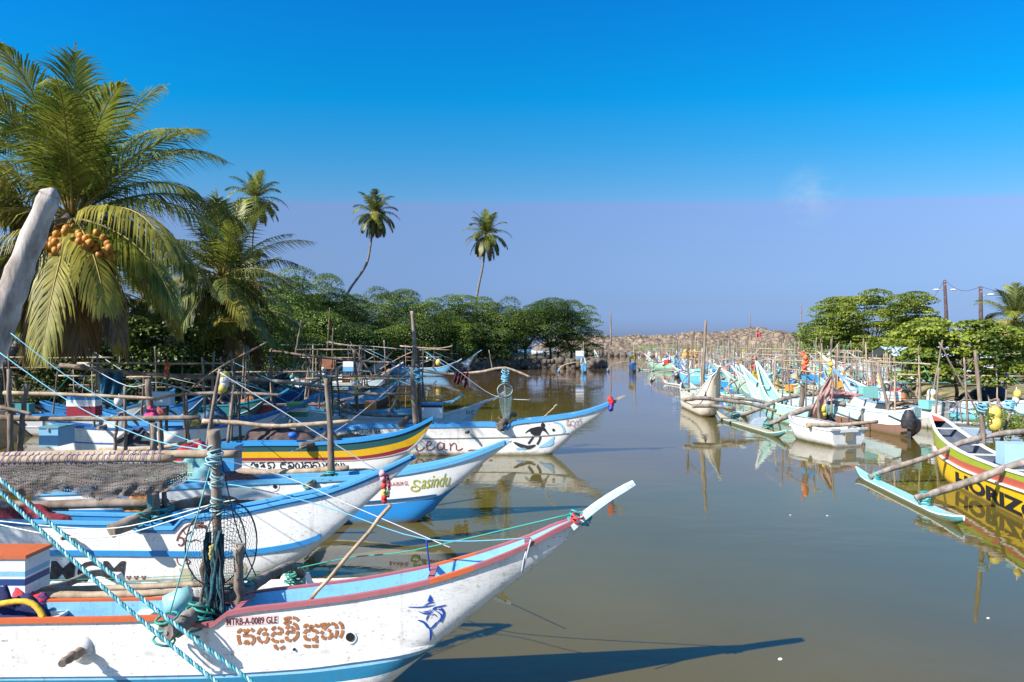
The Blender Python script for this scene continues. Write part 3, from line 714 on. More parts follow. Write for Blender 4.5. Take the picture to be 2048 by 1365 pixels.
B1 = boat_one()

# ------------------------------------------------------------------ things lying on or hanging from boat 1
crate("cool_box", "white crate with orange lid and two blue stripes at the lower left edge", P(50, 1193, 8.55), (1.05, .46, .475),
      [paint(WHITE, line=False), paint(NAVY, line=False), paint(WHITE, line=False), paint((.25, .52, .74), line=False), paint(WHITE, line=False)], [.28, .46, .52, .66, 1.0], paint((.55, .13, .05), line=False))
for i, (a, c, Y, r) in enumerate((((-40, 1192), (384, 1183), 8.75, .055), ((-40, 1186), (486, 1164), 9.1, .05))):
    b = pole(None, [P(*a, Y), P(180, (a[1] + c[1]) / 2 + 3, Y), P(*c, Y)], r, palewood, curved=True)
    simple(b, "wooden_pole", palewood, ["long pale pole lying along the nearest white boat, the thicker one in front", "long pale pole lying behind the thicker one on the nearest white boat"][i], "pole", "poles lying along the nearest boat")
b = pole(None, [P(616, 1206, 8.1), P(782, 1010, 7.55)], .022, palewood, taper=1.0, wob=.03, knots=False); simple(b, "punting_pole", palewood, "light wooden punting pole leaning up out of the nearest white boat", "pole")
# pair of poles with the draped net
for i, (a, c, Y) in enumerate((((-60, 922), (345, 917), 8.45), ((-60, 914), (480, 908), 8.6))):
    b = pole(None, [P(*a, Y), P((a[0] + c[0]) / 2, (a[1] + c[1]) / 2 - 2, Y), P(*c, Y)], .056, palewood, wob=.1, n=10, taper=.85)
    for k in range(26):
        x = lerp(5, min(c[0], 330), (k + random.random() * .5) / 26); q = P(x, lerp(a[1], c[1], (x - a[0]) / (c[0] - a[0])) + 0, Y); pts = []
        for t in range(9):
            an = 6.283 * t / 8; pts.append(q + Vector((.02 * math.sin(an * .5), -math.cos(an) * .068, math.sin(an) * .068)))
        b.tube(pts, .005, 4, 1)
    simple(b, "wooden_pole", [palewood, flat("royal_blue_cord", (.02, .05, .35))], ["lower pale pole bound with blue cord that carries the draped net", "upper pale pole bound with blue cord, resting on the mast head"][i], "pole", "net poles bound with blue cord")
def drape(name, label, px0, px1, ptop, pbot, Y, mat, seed, fold=.05, cat="fishing net", nu=70, nv=14, shape=None, group=None):
    b = MB(); random.seed(seed)
    def fn(u, v):
        px = lerp(px0, px1, u); bot = shape(u) if shape else pbot; py = lerp(ptop(u) if callable(ptop) else ptop, bot, v)
        y = Y + fold * v * (noise.noise(Vector((u * 7, v * 2.5, seed))) * 2.0 + noise.noise(Vector((u * 31 + v * 4, v * 6, seed))) * 1.2)
        return P(px, py, y) + Vector((0, 0, .03 * noise.noise(Vector((u * 30, v * 6, seed + 4)))))
    b.grid(fn, nu, nv, 0, True); return simple(b, name, mat, label, cat, group)
nt1 = netmat("grey_brown_net", (.15, .125, .115), (88, 11), .52); nt2 = netmat("mint_net", (.32, .52, .44), (88, 7), .5)
drape("fishing_net", "grey brown net bunched along the two cord-bound poles", -50, 375, 926, 0, 8.4, nt1, 3, .05, shape=lambda u: 996 + 12 * math.sin(3 + u * 5) * (1 - u) - 34 * max(0, u - .75) * 4 - 6 * math.sin(u * 19))
drape("fishing_net", "pale mint strip of net behind the grey brown net", -50, 385, 926, 966, 8.5, nt2, 5, .03, shape=lambda u: 960 - 8 * math.sin(u * 14))
drape("fishing_net", "second darker layer of net folded behind the cord-bound poles", -50, 340, 930, 0, 8.55, netmat("dark_grey_net", (.10, .085, .09), (120, 14), .5), 8, .1, shape=lambda u: 984 + 9 * math.sin(5 + u * 11))
def hoop_net(name, label, cx, cy, rx, ry, Y, bottom, mat, ringmat, tilt=.25, rr=.012):
    t = thing(name, label, "landing net", P(cx, bottom[1], Y), 0, "landing nets hung from masts")
    C = P(cx, cy, Y); RX, RY = rx / F * Y, ry / F * Y; pts = []
    for i in range(29):
        a = 6.283 * i / 28; pts.append(C + Vector((math.cos(a) * RX, math.cos(a) * RX * tilt * 1.6, math.sin(a) * RY)))
    b = MB(); b.tube(pts, rr, 6, 0, False); b.build("hoop", ringmat, t)
    Bt = P(bottom[0], bottom[1], Y); b = MB()
    def fn(u, v):
        a = 6.283 * u; e = C + Vector((math.cos(a) * RX, math.cos(a) * RX * tilt * 1.6, math.sin(a) * RY)); k = v ** .8
        q = e.lerp(Bt + Vector((math.cos(a) * .05, math.sin(a) * .08, 0)), k); q.z -= .12 * math.sin(math.pi * v) * RY; q.x += math.cos(a) * .12 * math.sin(math.pi * v) * RX; return q
    b.grid(fn, 30, 12, 0, True); b.build("bag", mat, t); return t
hn = netmat("black_landing_net", (.02, .04, .045), (46, 34), .12)
hoop_net("landing_net", "large dark hoop net hung on the nearest mast, left ring", 432, 1090, 50, 82, 8.25, (428, 1228), hn, ropedark, .3, .009)
hoop_net("landing_net", "large dark hoop net hung on the nearest mast, right ring", 462, 1092, 40, 86, 8.42, (446, 1215), hn, ropedark, .5, .009)
b = MB()
for k in range(44):
    a = random.uniform(0, 6.28); q0 = P(425 + random.uniform(-18, 22), 1088 + random.uniform(-30, 50), 8.3 + .05 * math.sin(a)); q1 = P(424 + random.uniform(-24, 26), 1238, 8.3 + .08 * math.sin(a))
    b.tube(wobble_line(q0, q1, 7, .02), [random.uniform(.008, .03)] * 8, 5, k % 2)
simple(b, "net_bundle", [rough_mat("teal_net_bundle", (.01, .05, .07), (.05, .17, .20), 30, .95), rough_mat("dark_net_bundle", (.008, .012, .018), (.04, .06, .08), 30, .95)], "bundle of teal and black netting tied round the nearest mast", "fishing net")
b = MB()
for k in range(9): b.sphere(P(423 + random.uniform(-4, 4), lerp(1092, 1116, k / 8), 8.12), .022, 0, 6, 5, wob=.5)
simple(b, "rope_tassel", rough_mat("straw_rope", (.28, .24, .06), (.6, .52, .2), 40), "small frayed yellow rope knot on the netting of the nearest mast", "rope")
# cloths lying by the crate
def heap(name, label, c, rad, hgt, mat, seed, cat="cloth", sq=1.0, group=None):
    b = MB()
    def fn(u, v):
        a = 6.283 * u; r = rad * v; n_ = noise.noise(Vector((math.cos(a) * v * 1.6, math.sin(a) * v * 1.6, seed))) + .5 * noise.noise(Vector((math.cos(a) * v * 5, math.sin(a) * v * 5, seed)))
        return Vector(c) + Vector((math.cos(a) * r * (1 + .3 * n_), math.sin(a) * r * sq * (1 + .2 * n_), hgt * (1 - v ** 2) * (1 + .9 * n_)))
    b.grid(fn, 26, 9, 0); return simple(b, name, mat, label, cat, group, origin=c)
heap("tarpaulin", "navy blue tarpaulin heaped in the nearest boat at the left edge", P(20, 1236, 8.3), .42, .28, rough_mat("navy_cloth", (.005, .01, .06), (.02, .03, .14), 5), 2, sq=.5)
b = MB(); b.tube(spline([P(-20, 1212, 8.1), P(30, 1203, 8.1), P(62, 1206, 8.1), (P(78, 1220, 8.08)), P(88, 1236, 8.05)], 5), .035, 7, 0, True, .2); simple(b, "yellow_strap", rough_mat("yellow_cloth", (.5, .3, .02), (.75, .5, .05), 14), "yellow cloth edging over the navy tarpaulin at the left edge", "cloth")
heap("striped_cloth", "red and blue striped cloth crumpled below the crate with the orange lid", P(52, 1204, 8.6), .26, .17, rough_mat("striped_cloth", (.03, .05, .22), (.65, .03, .04), 9, .8, (3, .4, 3), .3, 2, .45, .5), 9, sq=.6)

# thick twisted mooring rope passing in front of everything
def twisted(name, label, p0, p1, r, m1, m2, sag=.0, pitch=.09):
    b = MB(); p0, p1 = Vector(p0), Vector(p1); d = (p1 - p0); Ln = d.length; d.normalize(); a = d.cross(Vector((0, 0, 1))).normalized(); c = d.cross(a); n = int(Ln / pitch * 9)
    for s_ in range(3):
        pts = []
        for i in range(n + 1):
            t = i / n; ang = 2 * math.pi * t * Ln / pitch + s_ * 2.094
            pts.append(p0.lerp(p1, t) - Vector((0, 0, sag * math.sin(math.pi * t))) + (a * math.cos(ang) + c * math.sin(ang)) * r * .55)
        b.tube(pts, r * .62, 5, 0 if s_ == 0 else 1)
    return simple(b, name, [m1, m2], label, "mooring rope", "thick twisted mooring ropes in the foreground")
lt, dk = flat("rope_pale_teal", (.38, .60, .62)), flat("rope_deep_teal", (.03, .26, .32))
twisted("mooring_rope", "thick striped teal rope crossing the foreground, upper of the two", P(-60, 905, 4.9), P(560, 1405, 4.15), .0125, lt, dk, .05)
twisted("mooring_rope", "thick striped teal rope crossing the foreground, lower of the two", P(-60, 925, 5.0), P(490, 1410, 4.3), .0125, lt, dk, .05)
# thin lines
TH = .0085
rope("guy_rope", "teal line from the nearest mast head down to the forked log", [P(428, 905, 8.3), P(392, 1040, 8.0), P(340, 1226, 7.75)], TH, flat("teal_line", (.10, .36, .38)))
rope("guy_rope", "dark line from the nearest mast head slanting to the float boom", [P(440, 905, 8.3), P(475, 1060, 8.9), P(512, 1152, 9.9)], TH, ropedark)
rope("bow_line", "pale blue line running along the deck to the nearest prow board", [P(232, 958, 12.0), P(430, 965, 9), P(640, 1010, 8.6), P(850, 1078, 8.3), P(1062, 1076, 8.2)], .007, ropeblue)
rope("bow_line", "dark blue tie from the white line down to the nearest boat's rail", [P(853, 1080, 8.3), P(860, 1142, 8.35)], .011, flat("royal_blue_cord", (.02, .05, .35)))
rope("bow_line", "green line from the float post up to the nearest prow", [P(580, 1140, 11.0), P(700, 1115, 10), P(830, 1100, 9.2), P(1150, 1026, 8.3)], .009, flat("green_rope", (.03, .30, .24)))
rope("slack_line", "upper slack white line hanging in front of the MCM boat", [P(-20, 1040, 11), P(150, 1056, 10.6), P(260, 1052, 10.4), P(420, 1010, 10.2), P(470, 1000, 10.2)], .010, ropewhite)
rope("slack_line", "lower slack white line hanging in front of the MCM boat", [P(-20, 1045, 10.8), P(120, 1072, 10.4), P(240, 1070, 10.2), P(400, 1022, 10), P(420, 1008, 10)], .010, ropewhite)
for i in range(4): rope("net_line", "thin green line stretched low in front of the MCM boat, number %s from the top" % ("one", "two", "three", "four")[i], [P(95, 1160 + i * 7, 10.2 + i * .1), P(520, 1143 + i * 5, 10.4 + i * .1)], .005, flat("green_rope", (.03, .30, .24)), sag=.02)
lash(B1.root, [P(1160, 1035, 8.28), P(1150, 1030, 8.28), P(1172, 1036, 8.28)], .012, ropeteal, 4, spread=.06)
lash(B1.root, [P(1155, 1034, 8.2)], .012, flat("red_ribbon", (.6, .05, .06)), 3, spread=.06)
rope("bow_tie", "pale line looped under the nearest bow from the rail", [P(1062, 1078, 8.25), P(1050, 1110, 8.1), P(1044, 1145, 8.1), P(1062, 1078, 8.1)], .010, flat("grey_rope", (.45, .5, .55)))

# ================================================================== boat 2: MCM
def boat_two():
    sh = [(-260, 1042), (0, 1040), (200, 1044), (262, 1044), (275, 1054), (345, 1054), (365, 1034), (400, 1029), (480, 1020), (560, 1003), (650, 983), (700, 966), (750, 945), (790, 926), (826, 908)]
    ke = [(-260, 1182), (0, 1180), (400, 1174), (510, 1160), (560, 1144), (600, 1122), (650, 1083), (700, 1038), (740, 1001), (785, 958), (826, 920)]
    B = SideBoat("fishing_boat", "white boat with blue rail and large dark MCM lettering, second from the front", 12.9, .32, sh, ke, stem=.075, taper=3.2)
    h = B.h; white = paint(WHITE, dirt=.5); bl = paint((.03, .26, .60)); bl2 = paint((.02, .17, .42), line=False)
    b1 = B.tab([(-260, 1100), (100, 1100), (350, 1102), (450, 1103), (560, 1091), (610, 1080), (640, 1068), (700, 1030)])
    h.mesh([b1], [white, white], B.root, paint((.05, .30, .62), line=False), .45, 50, [B.c(x, 0)[0] for x in (262, 275, 345, 365)])
    ex = [B.c(x, 0)[0] for x in (262, 275, 345, 365)]
    h.strip("gunwale_rail", lambda x: h.zs(x) - .05, .09, .055, [paint((.10, .40, .72), line=False)], B.root, n=50, out=.035, extra=ex)
    h.strip("rub_rail", lambda x: h.zs(x) - .105, .05, .045, [bl2], B.root, n=50, out=.022, extra=ex)
    h.strip("chine_rail", lambda x: interp(b1, x) - .10, .05, .10, [bl], B.root, out=.03, x1=B.c(640, 0)[0])
    thwarts(h, B.root, [B.c(x, 0)[0] for x in (60, 380, 560, 660)], bl2, .10, .02)
    prong(B, (772, 940), (830, 911), 12.9, 12.9, .2, .09, paint((.02, .17, .38), line=False))
    pj = lambda x, y: B.proj(x, y, .012)
    b = MB(); dark = rough_mat("worn_black_lettering", (.02, .02, .025), (.09, .09, .10), 10, .7, lo=.5, hi=.75)
    text_px(b, "M", 98, 1122, 146, 1162, pj, shear=.12, bold=.028); text_px(b, "C", 152, 1122, 196, 1162, pj, shear=.12, bold=.028); text_px(b, "M", 202, 1122, 246, 1162, pj, shear=.12, bold=.028)
    b.build("name_lettering", dark, B.root)
    for k in range(3):
        x = 257 + k * 15; b = MB(); blob(b, [(x - 5, 1153), (x - 2.5, 1151), (x, 1154), (x + 2.5, 1151), (x + 5, 1153), (x, 1160)], B.proj, n=2); b.build("heart_emblem", flat("heart_red", (.28, .03, .03)), B.root)
    # worn painted flower-like scroll left of the mast: a plain roundel of brown strokes
    b = MB(); Z = lambda p: zoomed(p, 340, 1040, 6.825)
    for s_, w in [([(95, 290), (120, 210), (180, 130), (260, 70), (360, 45), (460, 40)], 4), ([(110, 330), (150, 350), (190, 310), (170, 250), (120, 240)], 4), ([(330, 100), (450, 85), (500, 110)], 7), ([(200, 240), (260, 300), (350, 270), (420, 300)], 2.2), ([(180, 140), (220, 200), (300, 150)], 2), ([(90, 520), (110, 590), (180, 640)], 2), ([(200, 560), (240, 540), (270, 570), (250, 600), (210, 590)], 3), ([(250, 650), (300, 720), (330, 800)], 2.5)]: ribbon(b, Z(s_), w, B.proj)
    b.build("painted_scroll", rough_mat("worn_scroll", (.05, .02, .02), (.30, .12, .09), 12, .8), B.root)
    b = MB(); blob(b, Z([(120, 660), (240, 660), (310, 800), (250, 860), (170, 850)]), B.proj, n=1); blob(b, [(468, 1130), (490, 1126), (492, 1146), (470, 1148)], B.proj, n=2); b.build("repair_patch", flat("ochre_filler", (.50, .46, .30)), B.root)
    pole("outrigger_boom", [P(222, 1062, 12.1), P(285, 1035, 12.6), P(330, 1018, 13.2), P(420, 998, 14.6), P(470, 1004, 15.6)], .115, woodm, B.root, taper=.8, wob=.1, n=10)
    pole("outrigger_boom", [P(-160, 1062, 12.1), P(0, 1035, 13), P(90, 1020, 14.6), P(130, 1022, 15.6)], .11, woodm, B.root, taper=.8)
    pole("boom_stub", [P(135, 1070, 12.7), P(128, 1076, 12.3)], .06, woodm, B.root)
    float_hull("outrigger_float", B.root, (-11.6, 15.7, .35), (-5.3, 15.7, .35), .42, .4, [white, white, paint((.05, .28, .66))])
    # teal post, masts
    b = MB(); b.box(P(306, 1010, 12.9), (.16, .12, .62)); b.build("teal_post", paint((.02, .16, .20), line=False), B.root)
    pole("mast", [P(314, 1040, 12.8), P(312, 985, 12.8), P(307, 846, 12.8)], .062, woodm, B.root, taper=.9)
    pole("mast", [P(331, 1045, 13), P(328, 985, 13), P(318, 845, 13)], .05, woodm, B.root)
    lash(B.root, [P(318, 1028, 12.75), P(330, 1020, 13), P(285, 1036, 12.6)], .016, ropeteal, 4, spread=.13)
    return B
B2 = boat_two()
for i, (a, c, Y) in enumerate((((-40, 1010), (335, 1005), 13.4), ((300, 1008), (374, 1008), 13.8))):
    b = pole(None, [P(*a, Y), P(*c, Y)], .10 if i == 0 else .09, woodm, wob=.12); simple(b, "log", woodm, ["long weathered log lying across the MCM boat", "short weathered log end behind the masts of the MCM boat"][i], "log", "logs on the MCM boat")
heap("red_net_pile", "dark red net and cloth heaped in the MCM boat at the left edge", P(45, 1040, 12.95), .8, .24, rough_mat("dark_red_cloth", (.05, .01, .015), (.35, .03, .04), 12), 4, sq=.35)
heap("bucket_pile", "orange brown sacks piled in the MCM boat behind the log", P(280, 1018, 13.6), .35, .28, rough_mat("orange_sack", (.2, .07, .02), (.62, .30, .08), 12), 6, sq=.6)
def garland(name, label, pts, Y, beads, r=.03, n=16):
    b = MB(); q = spline([P(*p, Y) for p in pts], 6); m = len(q) - 1
    for k in range(n):
        c = q[int(k / (n - 1) * m)]; b.sphere(c + Vector((random.uniform(-.012, .012), random.uniform(-.02, .02), 0)), r * random.uniform(.7, 1.3), k * len(beads) // n, 7, 5, wob=.5)
    return simple(b, name, beads, label, "garland", "flower garlands tied to prows")
gr = [flat("garland_pink", (.7, .35, .4)), flat("garland_red", (.65, .03, .03)), flat("garland_yellow", (.6, .5, .12)), flat("garland_red", (.65, .03, .03))]
garland("flower_garland", "red and yellow garland hanging from the prow of the MCM boat", [(764, 945), (768, 965), (768, 985), (770, 1002)], 12.6, gr, .045, 18)
garland("flower_garland", "thin maroon garland beside the red and yellow one on the MCM prow", [(774, 952), (778, 970), (777, 992)], 12.62, [flat("garland_maroon", (.3, .03, .10)), flat("garland_maroon", (.3, .03, .10)), flat("garland_green", (.2, .35, .2))], .028, 14)

# ================================================================== boat 3: Sasindu
def boat_three():
    sh = [(60, 985), (300, 974), (400, 968), (480, 963), (600, 958), (700, 953), (800, 943), (870, 930), (920, 917), (960, 903), (1000, 886), (1022, 877)]
    ke = [(60, 1052), (400, 1050), (760, 1048), (820, 1044), (850, 1034), (870, 1020), (884, 1001), (915, 973), (950, 941), (985, 912), (1022, 883)]
    B = SideBoat("fishing_boat", "white boat with bright blue bottom and yellow green Sasindu lettering", 17.1, .31, sh, ke, taper=3.0, vee=1.3, stem=.05)
    h = B.h; white = paint(WHITE, dirt=.25); blue = paint((.02, .26, .66))
    b1 = B.tab([(60, 1012), (400, 1011), (600, 1010), (710, 1007), (800, 1000), (860, 993), (880, 989), (960, 940)])
    b2 = B.tab([(60, 1020), (400, 1019), (600, 1018), (710, 1014), (800, 1006), (860, 997), (880, 991), (960, 942)])
    h.mesh([b1, b2], [white, white, blue], B.root, paint((.05, .30, .62), line=False), .45, 46)
    h.strip("gunwale_rail", lambda x: h.zs(x) - .09, .10, .11, [paint((.13, .45, .76), line=False)], B.root, out=.035)
    h.strip("chine_rail", lambda x: interp(b1, x) - .02, .05, .06, [paint((.015, .09, .20))], B.root, out=.03, x1=B.c(872, 0)[0])
    thwarts(h, B.root, [B.c(x, 0)[0] for x in (350, 560, 740, 900)], paint((.1, .3, .5), line=False), .1, .02)
    prong(B, (985, 897), (1022, 880), 17.1, 17.1, .16, .08, paint((.25, .50, .66), line=False))
    b = MB(); pj = lambda x, y: B.proj(x, y, .01)
    text_px(b, "B-A-0634 GL", 779, 964, 817, 972.5, pj, slope=-.06, bold=.012); b.build("registration_lettering", flat("red_letters", (.5, .07, .04)), B.root)
    b = MB(); text_px(b, "asindu", 841, 952, 897, 977.5, pj, slope=-.11, shear=.25, bold=.008)
    Z = lambda p: zoomed(p, 760, 940, 8.533)
    ribbon(b, Z([(680, 215), (660, 185), (600, 180), (575, 215), (600, 260), (665, 290), (670, 330), (620, 360), (550, 350), (530, 310), (560, 280), (600, 295)]), 3.0, pj)
    b.build("name_lettering", flat("olive_yellow_letters", (.42, .42, .04)), B.root)
    for nm, px, py, r_, mt in (("drain_ring", 549, 973, .13, white), ("drain_hole", 550, 973, .055, flat("dark_hole", (.01, .01, .01)))):
        b = MB(); c = B.proj(px, py, .006 if r_ > .1 else .016); b.tube([c + Vector((0, .03, 0)), c - Vector((0, .004, 0))], r_ * .9, 16); b.build(nm, mt, B.root)
    pole("outrigger_boom", [P(612, 974, 16.6), P(640, 958, 17.0), P(668, 948, 17.9), P(730, 942, 19.4), P(768, 950, 20.0)], .10, greywood, B.root, taper=.8)
    pole("outrigger_boom", [P(190, 985, 16.6), P(240, 962, 17.2), P(300, 950, 18.8), P(330, 958, 20)], .10, greywood, B.root, taper=.8)
    float_hull("outrigger_float", B.root, (-12.2, 20.1, .35), (-3.6, 20.1, .35), .42, .4, [white, white, paint((.03, .2, .5))])
    pole("mast", [P(663, 950, 17.0), P(660, 850, 17.0), P(652, 757, 17.0)], .088, woodm, B.root, taper=.62, wob=.16)
    b = pole("mast", [P(412, 965, 17.1), P(416, 880, 17.1), P(440, 738, 17.1)], .055, woodm, B.root, taper=.8)
    lash(B.root, [P(664, 948, 16.9), P(650, 958, 16.9), P(618, 970, 16.7)], .016, ropeteal, 4, spread=.12)
    return B
B3 = boat_three()
b = pole(None, [P(440, 942, 18.2), P(560, 945, 18.2), P(697, 937, 18.2)], .095, palewood, taper=.85); simple(b, "log", palewood, "pale straight log lying behind the rail of the Sasindu boat", "log")
heap("net_pile", "heap of dusty maroon netting on the Sasindu boat", P(460, 962, 17.3), .75, .25, rough_mat("maroon_net_pile", (.14, .05, .05), (.36, .17, .15), 22), 12, sq=.4)
b = pole(None, [P(655, 1004, 15.4) + Vector((0, 0, 0)), P(300, 1006, 15.4)], .05, darkwood, taper=.9); simple(b, "wooden_pole", darkwood, "dark pole lying low between the MCM boat and the Sasindu boat", "pole")
crate("fish_box", "bright blue plastic fish box behind the nearest mast head", P(468, 942, 15.2), (.55, .45, .5), [paint((.05, .30, .60), line=False)], None, paint((.03, .22, .45), line=False))

# ================================================================== boat 4: green, yellow and maroon bands
def boat_four():
    sh = [(340, 893), (400, 890), (500, 887), (620, 886), (700, 881), (760, 873), (800, 864), (830, 853), (850, 843), (868, 833)]
    ke = [(340, 955), (500, 953), (700, 950), (760, 943), (795, 924), (815, 908), (832, 892), (846, 876), (858, 855), (868, 838)]
    B = SideBoat("fishing_boat", "boat with dark green, yellow and maroon bands above white with black Sinhala lettering", 23.4, .26, sh, ke, taper=3.0)
    h = B.h; t = [(340, 404), 0]
    a1 = B.tab([(340, 905), (500, 904), (700, 901), (760, 893), (800, 884), (830, 871), (860, 850)])
    a2 = B.tab([(340, 917), (500, 916), (700, 914), (760, 907), (800, 897), (830, 886), (860, 852)])
    a3 = B.tab([(340, 922), (500, 922), (700, 920), (760, 914), (790, 908), (820, 896), (860, 854)])
    h.mesh([a1, a2, a3], [paint((.015, .09, .10)), paint((.72, .42, .01)), paint((.25, .025, .05)), paint(WHITE, dirt=.3)], B.root, paint((.05, .30, .62), line=False), .45, 44)
    h.strip("gunwale_rail", lambda x: h.zs(x) - .08, .10, .11, [paint((.04, .30, .68), line=False)], B.root, out=.035)
    h.strip("rub_rail", lambda x: interp(a3, x) - .03, .05, .03, [paint((.5, .42, .36))], B.root, out=.02, x1=B.c(812, 0)[0])
    thwarts(h, B.root, [B.c(x, 0)[0] for x in (450, 600, 700, 790)], paint((.05, .3, .6), line=False), .1, .02)
    prong(B, (846, 846), (868, 836), 23.4, 23.4, .14, .08, paint((.25, .50, .70), line=False))
    Z = lambda p: zoomed(p, 480, 890, 8.533); b = MB()
    K = [[(1095, 325), (1120, 300), (1170, 297), (1210, 330), (1212, 375), (1195, 400)], [(1165, 390), (1135, 405), (1100, 385), (1105, 350), (1150, 350), (1168, 380)]]
    st = [[(180, 350), (215, 305), (250, 320), (240, 350)], [(255, 370), (290, 320), (300, 360), (280, 385)], [(330, 320), (370, 300), (400, 330), (420, 385)], [(350, 380), (385, 345), (400, 385)], [(400, 300), (428, 275)],
          [(460, 330), (500, 298), (560, 300), (585, 350), (560, 400)], [(470, 360), (500, 350), (525, 380), (500, 400), (475, 390)],
          [(785, 300), (725, 297), (692, 340), (705, 395), (780, 403)], [(720, 345), (750, 320), (775, 345)],
          [(815, 320), (860, 295), (905, 320), (908, 370), (870, 405), (825, 395)], [(815, 385), (840, 350), (870, 360), (850, 385)],
          [(985, 310), (955, 320), (945, 365), (975, 402), (1040, 400), (1068, 360), (1060, 305), (1035, 300)], [(1000, 320), (1008, 395)],
          *K, [(1185, 300), (1215, 272)], *[[(x + 140, y) for x, y in s_] for s_ in K], [(1395, 305), (1428, 340), (1420, 385), (1395, 405)],
          [(1530, 305), (1490, 310), (1465, 350), (1478, 395), (1530, 402)], [(1650, 305), (1630, 340), (1650, 395), (1700, 390), (1728, 350), (1715, 300)], [(1672, 320), (1680, 395)], [(1750, 305), (1778, 340), (1770, 385)]]
    for s_ in st: ribbon(b, Z(s_), 2.3, lambda x, y: B.proj(x, y, .014))
    b.build("name_lettering", flat("black_letters", (.015, .015, .02)), B.root)
    pole("outrigger_boom", [P(600, 892, 22.9), P(640, 884, 23.4), P(690, 872, 25), P(730, 874, 26)], .10, darkwood, B.root, taper=.8)
    pole("outrigger_boom", [P(395, 898, 22.9), P(430, 888, 23.6), P(480, 876, 25.4), P(500, 880, 26)], .10, darkwood, B.root, taper=.8)
    float_hull("outrigger_float", B.root, (-11.2, 25.6, .4), (-4.4, 25.4, .4), .42, .4, [paint(WHITE), paint(WHITE), paint((.5, .5, .5))])
    pole("mast", [P(455, 890, 23.4), P(465, 800, 23.4), P(470, 760, 23.4)], .06, woodm, B.root)
    return B
B4 = boat_four()
heap("outboard_motor_cover", "dark brown tarpaulin heap beside the green and yellow boat", P(560, 880, 24.6), 1.3, .55, rough_mat("brown_tarp", (.04, .025, .022), (.16, .11, .10), 3), 15, sq=.4)
heap("dark_net_heap", "black net heap on the rail of the green and yellow boat near its mast", P(655, 880, 23.5), .45, .3, blackm, 17, sq=.5)
b = MB(); b.sphere(P(585, 870, 23.4), .14, 0, 10, 8, (1.2, 1, .8)); simple(b, "plastic_float", flat("royal_blue_plastic", (.02, .12, .5)), "small royal blue float beside the brown tarpaulin heap", "float")

